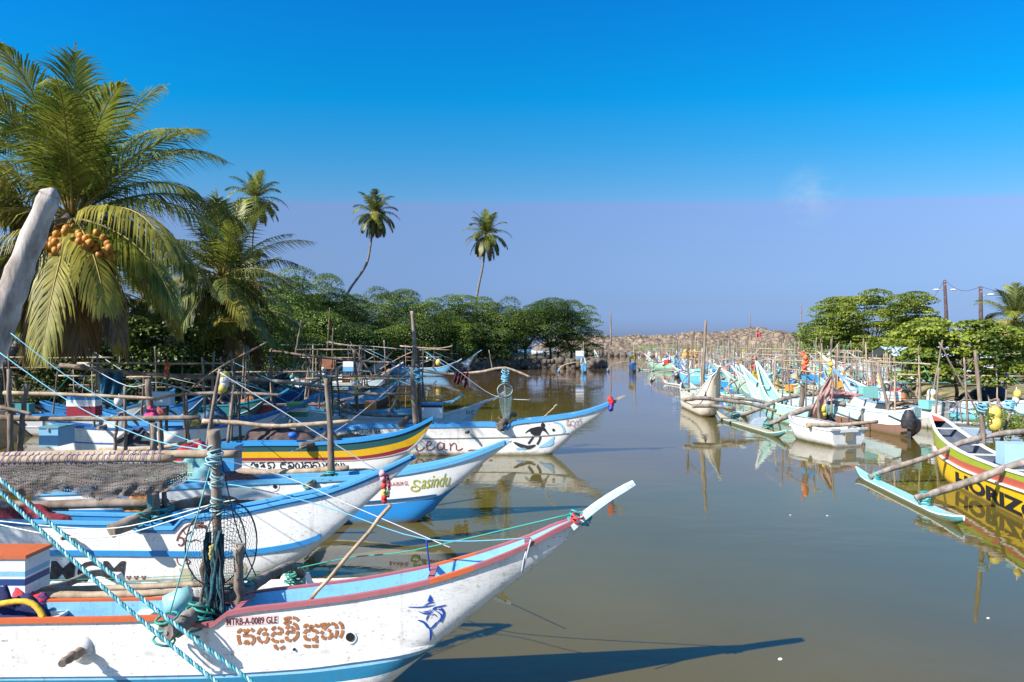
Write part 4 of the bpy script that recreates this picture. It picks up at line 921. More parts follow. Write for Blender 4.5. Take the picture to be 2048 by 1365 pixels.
# ================================================================== boat 5: surfer, RESPECT THE SEA
def boat_five():
    sh = [(596, 872), (640, 862), (690, 856), (760, 851), (830, 850), (880, 850), (975, 848), (990, 849), (998, 855), (1016, 855), (1026, 845), (1100, 836), (1160, 826), (1200, 813), (1232, 799)]
    ke = [(596, 884), (640, 898), (700, 910), (860, 911), (1000, 911), (1090, 909), (1112, 903), (1132, 887), (1152, 866), (1190, 838), (1232, 805)]
    B = SideBoat("fishing_boat", "long white boat with light blue rail, painted surfer and Ocean lettering", 27.2, .30, sh, ke, taper=3.0, stern_taper=2.4, stern_w=.2, vee=1.2, stem=.05)
    h = B.h; w = paint((.82, .81, .78), dirt=.55)
    a1 = B.tab([(596, 880), (680, 878), (850, 877), (1000, 875), (1080, 872), (1140, 866), (1165, 860)])
    h.mesh([a1], [w, w], B.root, paint((.4, .5, .6), line=False), .5, 50, [B.c(x, 0)[0] for x in (990, 998, 1016, 1026)])
    h.strip("gunwale_rail", lambda x: h.zs(x) - .10, .10, .13, [paint((.08, .36, .74), line=False)], B.root, out=.04, extra=[B.c(x, 0)[0] for x in (990, 998, 1016, 1026)])
    h.strip("rub_rail", lambda x: interp(a1, x) - .02, .05, .035, [flat("grey_moulding", (.22, .22, .18))], B.root, out=.02, x1=B.c(1138, 0)[0])
    thwarts(h, B.root, [B.c(x, 0)[0] for x in (720, 900, 1060, 1150)], paint((.3, .5, .7), line=False), .12, .02)
    prong(B, (1222, 805), (1250, 790), 27.2, 27.2, .14, .08, palewood)
    pj = lambda x, y: B.proj(x, y, .016)
    b = MB(); text_px(b, "RESPECT THE SEA", 695, 857, 761, 867, pj, bold=.015)
    Z = lambda p: zoomed(p, 850, 620, 4.267)
    blob(b, Z([(848, 1058), (870, 1030), (900, 1010), (950, 997), (985, 993), (1022, 1003), (1040, 1035), (1062, 1066), (1045, 1060), (1020, 1035), (1000, 1028), (988, 1050), (980, 1072), (935, 1076), (902, 1055), (896, 1035), (880, 1038)]), pj, n=1)
    cx, cy = Z([(1006, 984)])[0]; blob(b, [(cx + 4.3 * math.cos(a * .52), cy + 5 * math.sin(a * .52)) for a in range(12)], pj, n=1)
    b.build("black_lettering", flat("black_letters", (.015, .015, .02)), B.root)
    b = MB()
    for s_, w_ in [([(925, 1076), (912, 1100), (880, 1142)], 4.2), ([(985, 1075), (978, 1108), (955, 1148)], 4.2), ([(755, 1128), (820, 1158), (880, 1172), (945, 1152)], 7.5), ([(990, 1000), (1003, 990)], 3)]: ribbon(b, Z(s_), w_, pj, taper=w_ > 5)
    b.build("surfer_emblem", flat("charcoal_paint", (.03, .03, .035)), B.root)
    b = MB()
    for s_, w_ in [([(1090, 957), (1145, 968), (1178, 1005), (1188, 1040), (1168, 1052)], 4), ([(970, 1172), (1030, 1150), (1080, 1112), (1105, 1078)], 6), ([(1010, 1165), (1070, 1150), (1100, 1120)], 4), ([(775, 1186), (820, 1182), (865, 1187)], 4), ([(1060, 965), (1052, 985)], 1)]: ribbon(b, Z(s_), w_, pj, taper=True)
    b.build("wave_emblem", flat("wave_blue", (.25, .52, .76)), B.root)
    b = MB(); mr = flat("faded_maroon_letters", (.27, .05, .06))
    for s_ in [[(832, 886), (838, 881), (843, 883)], [(834, 884), (831, 893), (835, 901), (843, 900), (849, 894)], [(852, 893), (860, 890), (862, 885), (857, 883), (853, 891), (856, 900), (864, 899), (870, 894)],
               [(886, 887), (879, 885), (874, 893), (878, 900), (885, 897), (888, 886), (889, 898), (895, 899)], [(899, 886), (901, 893), (900, 901)], [(901, 892), (908, 886), (912, 890), (913, 899), (919, 900), (925, 896)], [(936, 901), (950, 900), (972, 902)], [(976, 897), (981, 900), (984, 898)]]: ribbon(b, s_, 2.0, pj)
    b.build("ocean_lettering", mr, B.root)
    b = MB(); text_px(b, "MTRB-A-0278 GLE", 1025, 845, 1059, 849.5, pj, slope=-.04, bold=.01); b.build("registration_lettering", flat("red_letters", (.5, .07, .04)), B.root)
    b = MB()
    for s_ in [[(1205, 945), (1225, 938), (1220, 955), (1205, 965)], [(1205, 985), (1225, 975), (1240, 985), (1215, 992)], [(1245, 985), (1240, 960), (1262, 945), (1280, 965), (1270, 990), (1252, 980)], [(1285, 960), (1300, 945), (1305, 970), (1295, 985)], [(1310, 955), (1325, 940), (1335, 960), (1325, 980)], [(1310, 935), (1338, 925)], [(1270, 1000), (1290, 1000)]]: ribbon(b, Z(s_), 1.0, pj)
    b.build("name_lettering", flat("thin_maroon_letters", (.35, .06, .05)), B.root)
    for px, py, r_ in ((1107, 860, .055), (643, 861, .09)):
        b = MB(); c = B.proj(px, py, .012); b.tube([c + Vector((0, .03, 0)), c - Vector((0, .004, 0))], r_, 14); b.build("drain_hole", flat("dark_hole", (.01, .01, .01)), B.root)
    pole("boom_stub", [P(937, 864, 26.8), P(932, 865, 26.5)], .06, darkwood, B.root)
    pole("outrigger_boom", [P(1000, 852, 26.6), P(1012, 838, 27.2), P(1022, 828, 28.6), P(1030, 830, 30)], .13, darkwood, B.root, taper=.8)
    pole("outrigger_boom", [P(800, 850, 26.6), P(812, 840, 27.2), P(818, 833, 28.6), P(826, 835, 30)], .12, darkwood, B.root, taper=.8)
    float_hull("outrigger_float", B.root, (-5.2, 30.2, .4), (1.4, 30.2, .4), .4, .4, [paint(WHITE)] * 3)
    pole("mast", [P(832, 852, 27.1), P(826, 760, 27.1), P(829, 690, 27.1), P(824, 622, 27.1)], .115, woodm, B.root, taper=.55, wob=.16)
    pole("mast", [P(840, 852, 27.4), P(836, 700, 27.4)], .09, darkwood, B.root, taper=.8)
    pole("mast", [P(1012, 850, 27.2), P(1010, 735, 27.2)], .05, woodm, B.root, taper=.9)
    pole("mast_crossbar", [P(838, 740, 27.3), P(900, 748, 27.3), P(960, 744, 27.3), P(1010, 736, 27.3), P(1062, 755, 27.3)], .07, palewood, B.root, taper=.6)
    lash(B.root, [P(1010, 745, 27.1), P(1011, 757, 27.1), P(833, 742, 27.1), P(836, 757, 27.1)], .02, ropeblue, 4, spread=.14)
    lash(B.root, [P(1004, 845, 26.9)], .03, darkwood, 4, spread=.2)
    return B
B5 = boat_five()
hoop_net("landing_net", "pale blue hoop net hung above the bow of the surfer boat", 1010, 780, 15, 13, 27.0, (1013, 848), netmat("pale_landing_net", (.25, .36, .34), (26, 22), .25), flat("grey_ring", (.4, .42, .4)), .3, .02)
garland("flower_garland", "bright red garland tied near the tip of the surfer boat's prow", [(1221, 797), (1223, 806), (1222, 818)], 27.0, [flat("garland_red", (.65, .03, .03)), flat("garland_red", (.65, .03, .03)), flat("garland_blue", (.03, .05, .4))], .10, 16)
crate("cool_box", "white box with blue and black top bands on the surfer boat", P(884, 836, 27.6), (.92, .5, .6), [paint(WHITE, line=False), paint(BLACK, line=False), paint((.05, .3, .62), line=False)], [.70, .86, 1.0], None)
b = MB()
for x, dx, dz in ((908, 0, .34), (914, .02, .40), (922, 0, .25), (928, 0, .5)): b.grid(lambda u, v: P(x + 9 * u, 745 + 4 * noise.noise(Vector((u * 3, x, 0))), 27.2) + Vector((0, .06 * math.sin(u * 9 + v * 5), -dz * 1.2 * v)), 5, 6)
simple(b, "hanging_cloth", rough_mat("dark_red_black_cloth", (.015, .012, .02), (.22, .02, .03), 5, lo=.5, hi=.6), "dark red and black clothes hung over the crossbar beside the tall mast", "cloth")
b = pole(None, [P(1086, 836, 27.2), P(1114, 809, 26.6)], .03, palewood, wob=.02, taper=.9, knots=False); simple(b, "oar_handle", palewood, "short pale oar sticking up from the surfer boat's bow", "oar")
b = pole(None, [P(853, 806, 27.6), P(860, 775, 27.5)], .03, palewood, wob=.02, knots=False); simple(b, "oar_handle", palewood, "short pale oar standing behind the white box with the black band", "oar")

# ================================================================== outrigger boats of one general build
def bar(name, p0, p1, r, mat, parent, taper=.8):
    return pole(name, [p0, p1], r, mat, parent, world=False, taper=taper, n=6, wob=.15)
def oruwa(name, label, loc, rz, pal, ztip=2.6, fside=1, group=None, masts=4, L=1.0, hb=.38, lod=1, flo=True, cross=True, keelz=-.2, seed=0, fdist=2.7, mh=(1.6, 3.2), boomx=(1.5, -2.0), fl=(-2.9, 2.6), z0=1.0, prow=True):
    rs = random.getstate(); random.seed(seed + 100)
    t = thing(name, label, "boat", loc, rz, group)
    sh = [(-4.2, z0 + .42), (-3.4, z0 + .18), (-2, z0 + .04), (0, z0), (1.4, z0 + .05), (2.4, z0 + (ztip - z0) * .14), (3.4, z0 + (ztip - z0) * .42), (4.3, z0 + (ztip - z0) * .78), (4.9, ztip)]
    ke = [(-4.2, .30), (-3.6, -.05), (-2.8, keelz), (2.3, keelz + .02), (2.9, .02), (3.5, .42), (4.2, z0 + (ztip - z0) * .52), (4.9, ztip - .06)]
    sh = [(x * L, z) for x, z in sh]; ke = [(x * L, z) for x, z in ke]
    h = Hull(sh, ke, hb, .04, 2.6 * L, 1.6, .45)
    rub = [(x, lerp(interp(ke, x), z, .52 if x < 2.4 * L else .52)) for x, z in sh]
    n = 26 if lod else 16
    bands = [rub]; mats = [pal['up'], pal['low']]
    if pal.get('mid'):
        bands = [[(x, lerp(interp(ke, x), z, .66)) for x, z in sh], rub]; mats = [pal['up'], pal['mid'], pal['low']]
    h.mesh(bands, mats, t, pal['inner'], .45, n)
    h.strip("gunwale_rail", lambda x: h.zs(x) - .05, .09, .08, [pal['rail']], t, n=n, out=.03)
    if lod: h.strip("rub_rail", lambda x: interp(rub, x) - .02, .05, .04, [pal['rub']], t, n=n, out=.025)
    thwarts(h, t, [x * L for x in ((-2.6, -1, .4, 1.9, 3.3) if lod else (-1.5, 1.9))], pal['rail'], .14, .03)
    if prow:
        b = MB(); d = Vector((.8, 0, .5)).normalized(); a = Vector((4.75 * L, 0, ztip - .10)); c = a + d * .75
        q = [a + Vector((0, s_ * .085, 0)) for s_ in (-1, 1)] + [c + Vector((0, s_ * .07, 0)) for s_ in (1, -1)]
        up = Vector((-d.z, 0, d.x)) * .05
        b.quad(*[p + up for p in q]); b.quad(*[p - up for p in q][::-1])
        for i in range(4): b.quad(q[i] - up, q[(i + 1) % 4] - up, q[(i + 1) % 4] + up, q[i] + up)
        b.build("prow_board", pal['rail'], t, world=False)
    if flo:
        yf = fside * fdist; fm = pal['float']
        fb = float_hull("outrigger_float", None, Vector((fl[0] * L, yf, .16)), Vector((fl[1] * L, yf, .16)), .36, .3, fm, .28, 12)
        fb.parent = t
        for bx in boomx:
            x = bx * L; zz = h.zs(x) + .06
            pts = [(x, -fside * .75, zz), (x + .03, 0, zz + .05), (x - .05, fside * 1.1, zz + .28 + random.uniform(-.08, .1)), (x + .05, fside * (fdist - .6), zz - .15), (x, yf, .26)]
            pole("outrigger_boom", pts, .075, random.choice([woodm, greywood, palewood]), t, world=False, taper=.6, n=7, wob=.2)
            if lod: o_ = lash(t, [], .02, ropeteal) if False else None
            b = MB(); b.tube([(x, yf, .12), (x, yf, .36)], [.12, .08], 7); b.build("float_lashing", ropeteal, t, world=False)
    xs = [(-2.6, 1.5), (-2.2, 1.5), (1.45, 2.6), (1.7, 2.6), (-.4, 1.8), (3.0, 2.2)][:masts]; tops = []
    for x, hh in xs:
        x *= L; hm = random.uniform(*mh); y = random.uniform(-.25, .25); tp = (x + random.uniform(-.25, .25), y + random.uniform(-.2, .2), h.zs(x) + hm); tops.append(tp)
        bar("mast", (x, y, h.zs(x) - .4), tp, random.uniform(.035, .055), random.choice([woodm, palewood, darkwood]), t)
    if cross and len(tops) > 2:
        a, c = Vector(tops[0]), Vector(tops[2]); zc = min(a.z, c.z) - .25; a.z = c.z = zc; d = (c - a).normalized()
        bar("mast_crossbar", a - d * .8, c + d * 1.0, .045, palewood, t)
        if random.random() < .6: bar("mast_crossbar", a - d * .3 + Vector((0, .15, -.5)), c + d * .4 + Vector((0, .15, -.45)), .035, woodm, t)
        b = MB(); b.tube([Vector(tops[2]) - Vector((0, 0, .1)), Vector((4.6 * L, 0, ztip))], .012, 4); b.build("forestay", random.choice([ropeteal, ropeblue, ropewhite]), t, world=False)
        b = MB(); b.tube([Vector(tops[0]) - Vector((0, 0, .1)), Vector((-4.0 * L, 0, z0 + .3))], .012, 4); b.build("backstay", ropeteal, t, world=False)
    random.setstate(rs); t["_"] = 0; del t["_"]
    return t, h
def pal(up, low, rail, inner, rub=WHITE, fl=None, mid=None, dirt=.4):
    q = lambda c, **k: paint(c, dirt=dirt, **k); fl = fl or up
    d = dict(up=q(up), low=q(low), rail=q(rail, line=False), inner=q(inner, line=False), rub=q(rub), float=[q(fl, line=False), q(WHITE, line=False), q(fl)])
    if mid: d['mid'] = q(mid)
    return d
def tipboat(px, py, Y, rzdeg, name, label, pl, L=1.0, **k):
    """place a boat by the pixel of its bow tip and its distance"""
    t = P(px, py, Y); a = R(rzdeg); off = 4.9 * L
    loc = (t.x - math.cos(a) * off, t.y - math.sin(a) * off, k.pop('zbase', 0.0))
    return oruwa(name, label, loc, a, pl, ztip=t.z - loc[2], L=L, **k)

GL = "outrigger boats crowded along the left bank"
LEFT = [
    (605, 810, 27.7, 2, "white boat with blue rail and dark blue raised bow behind the green and yellow boat", pal(WHITE, WHITE, (.03, .16, .45), (.05, .3, .6), (.03, .16, .45)), 1.12, 4),
    (628, 794, 30.6, 0, "sky blue boat with a white lower side lying behind the green striped box", pal((.08, .34, .72), (.55, .7, .8), (.05, .28, .65), (.05, .3, .6)), 1.05, 2),
    (992, 795, 31.6, 3, "pale blue white boat with dark blue stem lettered NC behind the surfer boat", pal((.62, .72, .74), (.55, .66, .72), (.62, .62, .58), (.4, .5, .55), (.5, .6, .62)), 1.0, 2),
    (906, 801, 34.0, -3, "light blue boat whose narrow prow shows behind the white box with the black band", pal((.14, .42, .68), (.12, .38, .62), (.1, .4, .65), (.3, .5, .6)), .9, 2),
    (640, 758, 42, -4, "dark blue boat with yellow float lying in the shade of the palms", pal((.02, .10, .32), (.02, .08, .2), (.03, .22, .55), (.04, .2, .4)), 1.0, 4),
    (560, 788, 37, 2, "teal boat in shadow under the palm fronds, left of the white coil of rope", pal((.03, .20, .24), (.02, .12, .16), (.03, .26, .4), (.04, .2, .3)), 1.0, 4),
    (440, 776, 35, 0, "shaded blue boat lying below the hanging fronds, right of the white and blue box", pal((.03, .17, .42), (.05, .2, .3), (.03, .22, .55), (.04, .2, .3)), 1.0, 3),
    (722, 792, 38, 5, "boat with maroon side and grey deck lying left of the bright blue bow", pal((.24, .04, .06), (.5, .5, .5), (.25, .25, .26), (.2, .2, .2)), .9, 3),
    (826, 736, 49, 4, "green teal boat with dark stem and the tallest curved bow of the middle left row", pal((.05, .33, .30), (.04, .22, .20), (.02, .07, .07), (.10, .36, .34)), 1.0, 4),
    (820, 752, 45, 7, "light blue boat with a rust brown bottom beside the green teal boat", pal((.16, .46, .74), (.20, .09, .05), (.08, .36, .72), (.2, .5, .7)), .95, 2),
    (795, 731, 57, 0, "pale grey blue boat with a patched side and white rail", pal((.50, .64, .70), (.45, .55, .6), (.7, .7, .68), (.4, .5, .55)), .95, 4),
    (768, 744, 62, -2, "white and orange boat lying just behind the pale grey blue one", pal(WHITE, (.2, .4, .6), (.6, .22, .05), (.3, .4, .5)), .9, 3),
    (786, 702, 88, 4, "white boat with red brown rail, bow high against the dark trees", pal((.74, .70, .62), (.5, .46, .42), (.42, .08, .03), (.4, .3, .25)), 1.05, 4),
    (738, 718, 78, 2, "white boat with faded violet side just left of the red railed bow", pal((.62, .58, .66), (.4, .4, .5), (.6, .6, .6), (.3, .3, .4)), 1.0, 4),
    (690, 728, 68, -3, "navy and white boat under the red pennant", pal((.03, .09, .25), WHITE, (.5, .5, .5), (.2, .3, .4)), 1.0, 4),
    (645, 724, 82, 3, "teal and brown boat at the back of the left row below the pale trees", pal((.06, .28, .28), (.22, .08, .05), (.25, .2, .15), (.1, .2, .2)), 1.0, 4),
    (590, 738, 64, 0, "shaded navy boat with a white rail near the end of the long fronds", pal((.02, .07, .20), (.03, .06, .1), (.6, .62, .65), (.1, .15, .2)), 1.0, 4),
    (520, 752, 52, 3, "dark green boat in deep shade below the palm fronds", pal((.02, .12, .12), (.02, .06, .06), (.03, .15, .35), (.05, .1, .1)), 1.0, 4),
    (330, 790, 33, 3, "white boat with blue rail under the long hanging fronds", pal((.6, .62, .64), (.55, .56, .56), (.03, .22, .55), (.1, .3, .5)), 1.0, 3),
    (855, 722, 92, 2, "pale blue white boat at the back beside the tall mast", pal((.55, .68, .76), (.30, .50, .66), (.6, .7, .72), (.4, .5, .5)), 1.0, 4),
    (916, 722, 88, -4, "sky blue boat with a round yellow float on its side", pal((.16, .42, .68), (.14, .36, .58), (.5, .62, .7), (.3, .45, .6)), .95, 2),
    (957, 704, 99, 4, "white boat with light blue rail and the longest bow near the shaded bank", pal((.78, .78, .76), (.75, .74, .70), (.22, .48, .72), (.4, .5, .6)), 1.1, 3),
    (1036, 711, 109, 0, "dark green and white boat with blue rail moored against the stone bank", pal((.10, .20, .26), (.36, .52, .46), (.05, .28, .60), (.3, .3, .3), (.7, .4, .35)), 1.25, 1),
]
i = 0; left_info = []
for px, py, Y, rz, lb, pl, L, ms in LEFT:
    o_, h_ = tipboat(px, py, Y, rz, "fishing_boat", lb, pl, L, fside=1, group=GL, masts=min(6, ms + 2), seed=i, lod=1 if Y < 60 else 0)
    left_info.append((o_, h_, Y))
    if i == 2:
        b = MB(); m4 = chain(o_)
        def pnc(x, y, _h=h_, _m=m4, Y=31.2):
            q = P(x, y, Y); lx = (_m.inverted() @ q).x; return _m @ _h.side(lx, q.z, -1, .02)
        for s_ in ([(933, 829), (934, 822), (938, 828), (940, 821)], [(949, 823), (944, 822), (943, 828), (948, 829)]): ribbon(b, s_, 1.1, pnc)
        b.build("painted_letters", blackm, o_)
        b = MB(); pts = [(x, h_.zk(x)) for x in [lerp(3.0, 4.85, k / 10) for k in range(11)]]
        for (xa, za), (xb, zb) in zip(pts, pts[1:]): b.quad((xa, -.055, za), (xb, -.055, zb), (xb + .02, -.055, zb + .1), (xa + .02, -.06 - .01, za + .1))
    i += 1

SH = ["white boat behind the green and yellow one", "sky blue boat behind the green striped box", "NC lettered boat", "light blue narrow prowed boat", "dark blue shaded boat", "teal shaded boat", "shaded blue boat under the fronds", "maroon sided boat", "green teal boat with the tall bow", "rust bottomed light blue boat", "pale grey blue boat", "white and orange boat", "red railed white boat", "faded violet sided boat", "navy and white boat under the pennant", "teal and brown boat at the back", "navy boat by the frond tips", "dark green shaded boat", "white boat under the long fronds", "pale boat beside the tall mast", "sky blue boat with the yellow float", "white boat with the longest bow", "boat at the stone bank"]
CC = [("white", WHITE), ("yellow", (.72, .5, .05)), ("red", (.5, .04, .03)), ("blue", (.03, .2, .55)), ("green", (.05, .25, .12)), ("orange", (.7, .25, .05)), ("teal", (.06, .3, .32))]
r2 = random.Random(11); k2 = 0
for (o_, h_, Y), sn in zip(left_info, SH):
    m4 = chain(o_)
    for xx in (-1.9, .9) if Y < 110 else ():
        if sn.startswith("NC"): continue
        cn, cc = CC[k2 % 7]; k2 += 1; q = m4 @ Vector((xx + r2.uniform(-.5, .5), 0, h_.zs(xx) - .02)); kd = r2.random()
        if kd < .45: crate("fish_box", "%s box on the %s" % (cn, sn), q, (r2.uniform(.5, .9), .42, r2.uniform(.3, .5)), [paint(cc, line=False)], group="boxes on the left boats", rz=r2.uniform(-.2, .2))
        elif kd < .8: heap("net_pile", "%s net heap on the %s" % (cn, sn), q, .6, .38, rough_mat(cn + "_nets", tuple(c * .3 + .02 for c in cc), tuple(c * .6 + .08 for c in cc), 9), k2, "fishing net", .6, "net heaps on the left boats")
        else: buoys("net_float", "%s floats over the %s" % (cn, sn), q + Vector((0, 0, 1.5)), [paint(cc, line=False), wt0], .15, 3, .2, "floats on the left boats")
# ---- right side, boats heading away from the camera
GR = "outrigger boats moored along the right bank"
mint = pal((.42, .68, .62), (.30, .58, .54), (.74, .80, .76), (.26, .56, .52), (.62, .40, .10), (.28, .56, .54))
Rm, hRm = tipboat(1512, 722, 42.0, 92, "fishing_boat", "mint green boat whose high bow shows its green inside between white rails", mint, 1.0, fside=1, group=GR, masts=3, seed=31, flo=False, prow=False)
Rw, hRw = tipboat(1436, 742, 38.6, -93, "fishing_boat", "cream white boat seen from straight ahead with a dark blue triangle on its bow", pal((.70, .66, .56), (.66, .60, .50), (.64, .66, .62), (.3, .5, .5), (.05, .06, .1), (.45, .5, .5)), 1.0, fside=1, group=GR, masts=4, seed=35, fdist=2.3, mh=(2.6, 4.2), hb=.62, z0=1.15)
b = MB()   # the dark blue triangle and chevron painted on the bow
for sg in (-1, 1):
    b.grid(lambda u, v: hRw.side(lerp(2.9, 3.75, u * (1 - v) + v * .9), lerp(1.02, 1.75, v * (0.4 + .6 * u)) , sg, .014), 6, 6)
b.build("bow_triangle", paint((.02, .04, .12), line=False), Rw, world=False)
Rb, hRb = tipboat(1622, 790, 40.5, 96, "fishing_boat", "boat with pale blue side, yellow patch and brown bottom, its motor wrapped in black", pal((.55, .72, .74), (.24, .14, .11), (.74, .76, .74), (.3, .5, .5), (.7, .6, .5)), 1.0, fside=-1, group=GR, masts=2, seed=37, prow=False, flo=False)
Rp, hRp = tipboat(1690, 754, 41.5, 155, "fishing_boat", "periwinkle and turquoise boat lying across the view in front of the bank", pal((.42, .58, .82), (.16, .50, .58), (.76, .80, .80), (.10, .42, .62), (.3, .6, .7)), 1.08, fside=1, group=GR, masts=3, seed=39, prow=False)
Rt, hRt = tipboat(1480, 728, 47.5, 112, "fishing_boat", "pale blue boat with a thin high bow right behind the mint green one", pal((.45, .62, .80), (.30, .5, .7), (.6, .75, .78), (.2, .5, .6)), .9, fside=1, group=GR, masts=3, seed=41, prow=False, flo=False)

# the green, red and yellow boat at the right edge
def horizon_boat():
    a = R(77.4); tipw = P(1862, 826, 24.0); off = 4.9; loc = (tipw.x - math.cos(a) * off, tipw.y - math.sin(a) * off, 0)
    t = thing("fishing_boat", "lime green and red boat with yellow bottom and black HORIZ lettering at the right edge", "boat", loc, a, GR)
    sh = [(-4.8, 1.55), (-3.4, 1.28), (-1, 1.16), (.8, 1.18), (2.2, 1.30), (3.4, 1.56), (4.3, 1.85), (4.9, tipw.z)]
    ke = [(-4.8, .2), (-4, -.2), (-1, -.25), (2.0, -.22), (2.8, -.1), (3.3, .08), (3.9, .55), (4.4, 1.15), (4.9, tipw.z - .06)]
    h = Hull(sh, ke, .46, .05, 2.6, 1.6, .6, vee=1.2)
    rub = [(-4.8, .9), (-1.4, .74), (1, .68), (2.4, .76), (3.3, .88), (3.9, 1.02), (4.4, 1.25)]
    red = [(-4.8, 1.08), (-1.4, .96), (1, .90), (2.4, .96), (3.3, 1.02), (3.7, 1.06), (4.2, 1.2)]
    h.mesh([red, rub], [paint((.33, .42, .03)), paint((.50, .10, .06)), paint((.80, .50, .01))], t, paint((.10, .12, .16), line=False), .4, 40)
    h.strip("gunwale_rail", lambda x: h.zs(x) - .05, .085, .06, [paint((.80, .80, .76), line=False)], t, out=.03)
    h.strip("rub_rail", lambda x: interp(rub, x) - .03, .08, .05, [paint((.80, .80, .76), line=False)], t, out=.07, x1=3.7)
    thwarts(h, t, (-1.5, .9, 2.2, 3.6), paint((.6, .6, .6), line=False), .14, .03)
    b = MB(); b.grid(lambda u, v: Vector((lerp(4.15, 4.8, u), lerp(-1, 1, v) * (h.hb(lerp(4.15, 4.8, u)) - .05), h.zs(lerp(4.15, 4.8, u)) - .03)), 5, 2)
    b.build("bow_panel", paint((.5, .10, .06), line=False), t, world=False)
    m4 = chain(t); inv = m4.inverted()
    # HORIZ lettering on the camera side of the yellow bottom: local +y side, reads towards the stern
    b = MB(); mt = flat("black_letters", (.015, .015, .02))
    text_px(b, "HORIZON", 0, 0, 100, 20, lambda x, y: m4 @ h.side(1.62 - x / 100 * 6.0, .52 - y / 20 * .38, 1, .02), bold=.045)
    b.build("name_lettering", mt, t)
    for x0, zz in ((1.2, 1.1), (-2.6, 1.15)):
        pass
    f0, f1 = G(1712, 943, .12), G(1928, 1046, .12); mf = paint((.30, .60, .60), line=False)
    float_hull("outrigger_float", t, f1, f0, .40, .34, [mf, paint(WHITE, line=False), paint((.06, .26, .28))], .18)
    wa = inv @ P(1770, 944, 21.6)
    pole("outrigger_boom", [P(1738, 954, 21.6), P(1780, 938, 21.5), P(1860, 912, 21.4), P(1925, 885, 21.3), P(2000, 868, 21.2), P(2060, 862, 21.2)], .075, greywood, t, taper=1.15, wob=.2)
    pole("outrigger_boom", [P(1830, 996, 18.2), P(1880, 982, 18.1), P(1960, 956, 18.0), P(2030, 930, 17.8), P(2110, 910, 17.6)], .085, greywood, t, taper=1.2, wob=.2)
    for px, py, Y in ((1752, 952, 21.6), (1850, 992, 18.2)):
        c = P(px, py, Y); b = MB(); b.tube([c + Vector((0, 0, -.42)), c + Vector((0, 0, -.02))], [.14, .10], 10); b.build("float_post", mf, t)
        lash(t, [c, c - Vector((0, 0, .1))], .014, ropeteal, 5, spread=.13)
    pole("mast", [P(1969, 905, 21.2), P(1960, 800, 21.2), P(1950, 700, 21.2)], .07, woodm, t, taper=.7, wob=.15)
    pole("mast", [P(1998, 900, 21.6), P(2012, 850, 21.6), P(2032, 795, 21.6)], .05, woodm, t)
    pole("net_cage_spar", [P(1985, 902, 22.6), P(1925, 870, 22.9), P(1945, 905, 22.6)], .02, palewood, t)
    lash(t, [P(2020, 806, 21.5), P(1966, 812, 21.1)], .02, ropeblue, 4, spread=.12)
    return t, h
RH, hRH = horizon_boat()
crate("cool_box", "pale blue box on the lime and red boat, cut by the right edge", P(2075, 934, 18.9), (.8, .55, .62), [paint((.36, .58, .78), line=False)], None, None, rz=R(-13))
yl = rough_mat("yellow_float", (.55, .42, .06), (.75, .60, .14), 5, .5); wt = paint((.75, .73, .68), line=False); rd = rough_mat("red_float", (.5, .05, .03), (.7, .14, .08), 5, .5)
buoys("net_float", "pair of yellow net floats hanging on a cane beside the lime and red boat's mast", P(1989, 828, 21.4), [yl, yl], .2, 2, .3)
b = pole(None, [P(1975, 790, 21.5), P(1992, 845, 21.3), P(2024, 905, 21.1)], .02, palewood, knots=False); simple(b, "cane", palewood, "thin cane carrying the pair of yellow net floats", "pole")
buoys("net_float", "white and yellow float cluster hanging from a bamboo above the right bank", P(1862, 786, 36.5), [wt, yl, wt], .22, 4, .16)
buoys("net_float", "yellow and white floats on the pole right of the overturned tank", P(2033, 788, 21.6), [yl, wt], .12, 2, .2)
# old outboard wrapped in black
def motor(name, label, loc, rz, s=1.0, cover=blackm, group=None):
    t = thing(name, label, "outboard motor", loc, rz, group)
    b = MB(); b.grid(lambda u, v: Vector(((.24 + .10 * math.sin(v * 3.1)) * s * math.cos(6.283 * u) * (1.1 - .5 * v), (.19 + .08 * math.sin(v * 3.1)) * s * math.sin(6.283 * u), (.55 + .75 * v) * s + .05 * noise.noise(Vector((u * 9, v * 5, 1))))), 14, 7); b.build("motor_cover", cover, t, world=False)
    b = MB(); b.box((0, 0, .15 * s), (.14 * s, .10 * s, .9 * s)); b.build("drive_leg", cover, t, world=False)
    b = MB(); b.tube([(0, 0, .7 * s), (.75 * s, .1, 1.05 * s)], .04 * s, 7); b.build("tiller_handle", cover, t, world=False)
    b = MB()
    for k in range(3):
        a = k * 2.094; b.quad((-.2 * s, 0, -.2 * s), (-.23 * s, math.cos(a) * .14 * s, -.2 * s + math.sin(a) * .14 * s), (-.18 * s, math.cos(a + .6) * .14 * s, -.2 * s + math.sin(a + .6) * .14 * s), (-.17 * s, 0, -.2 * s))
    b.build("propeller", metal, t, world=False); return t
q = P(1818, 872, 31.2); motor("outboard_motor", "outboard motor wrapped in black sheet at the stern of the brown bottomed boat", (q.x, q.y, -.1), R(150), 1.1)
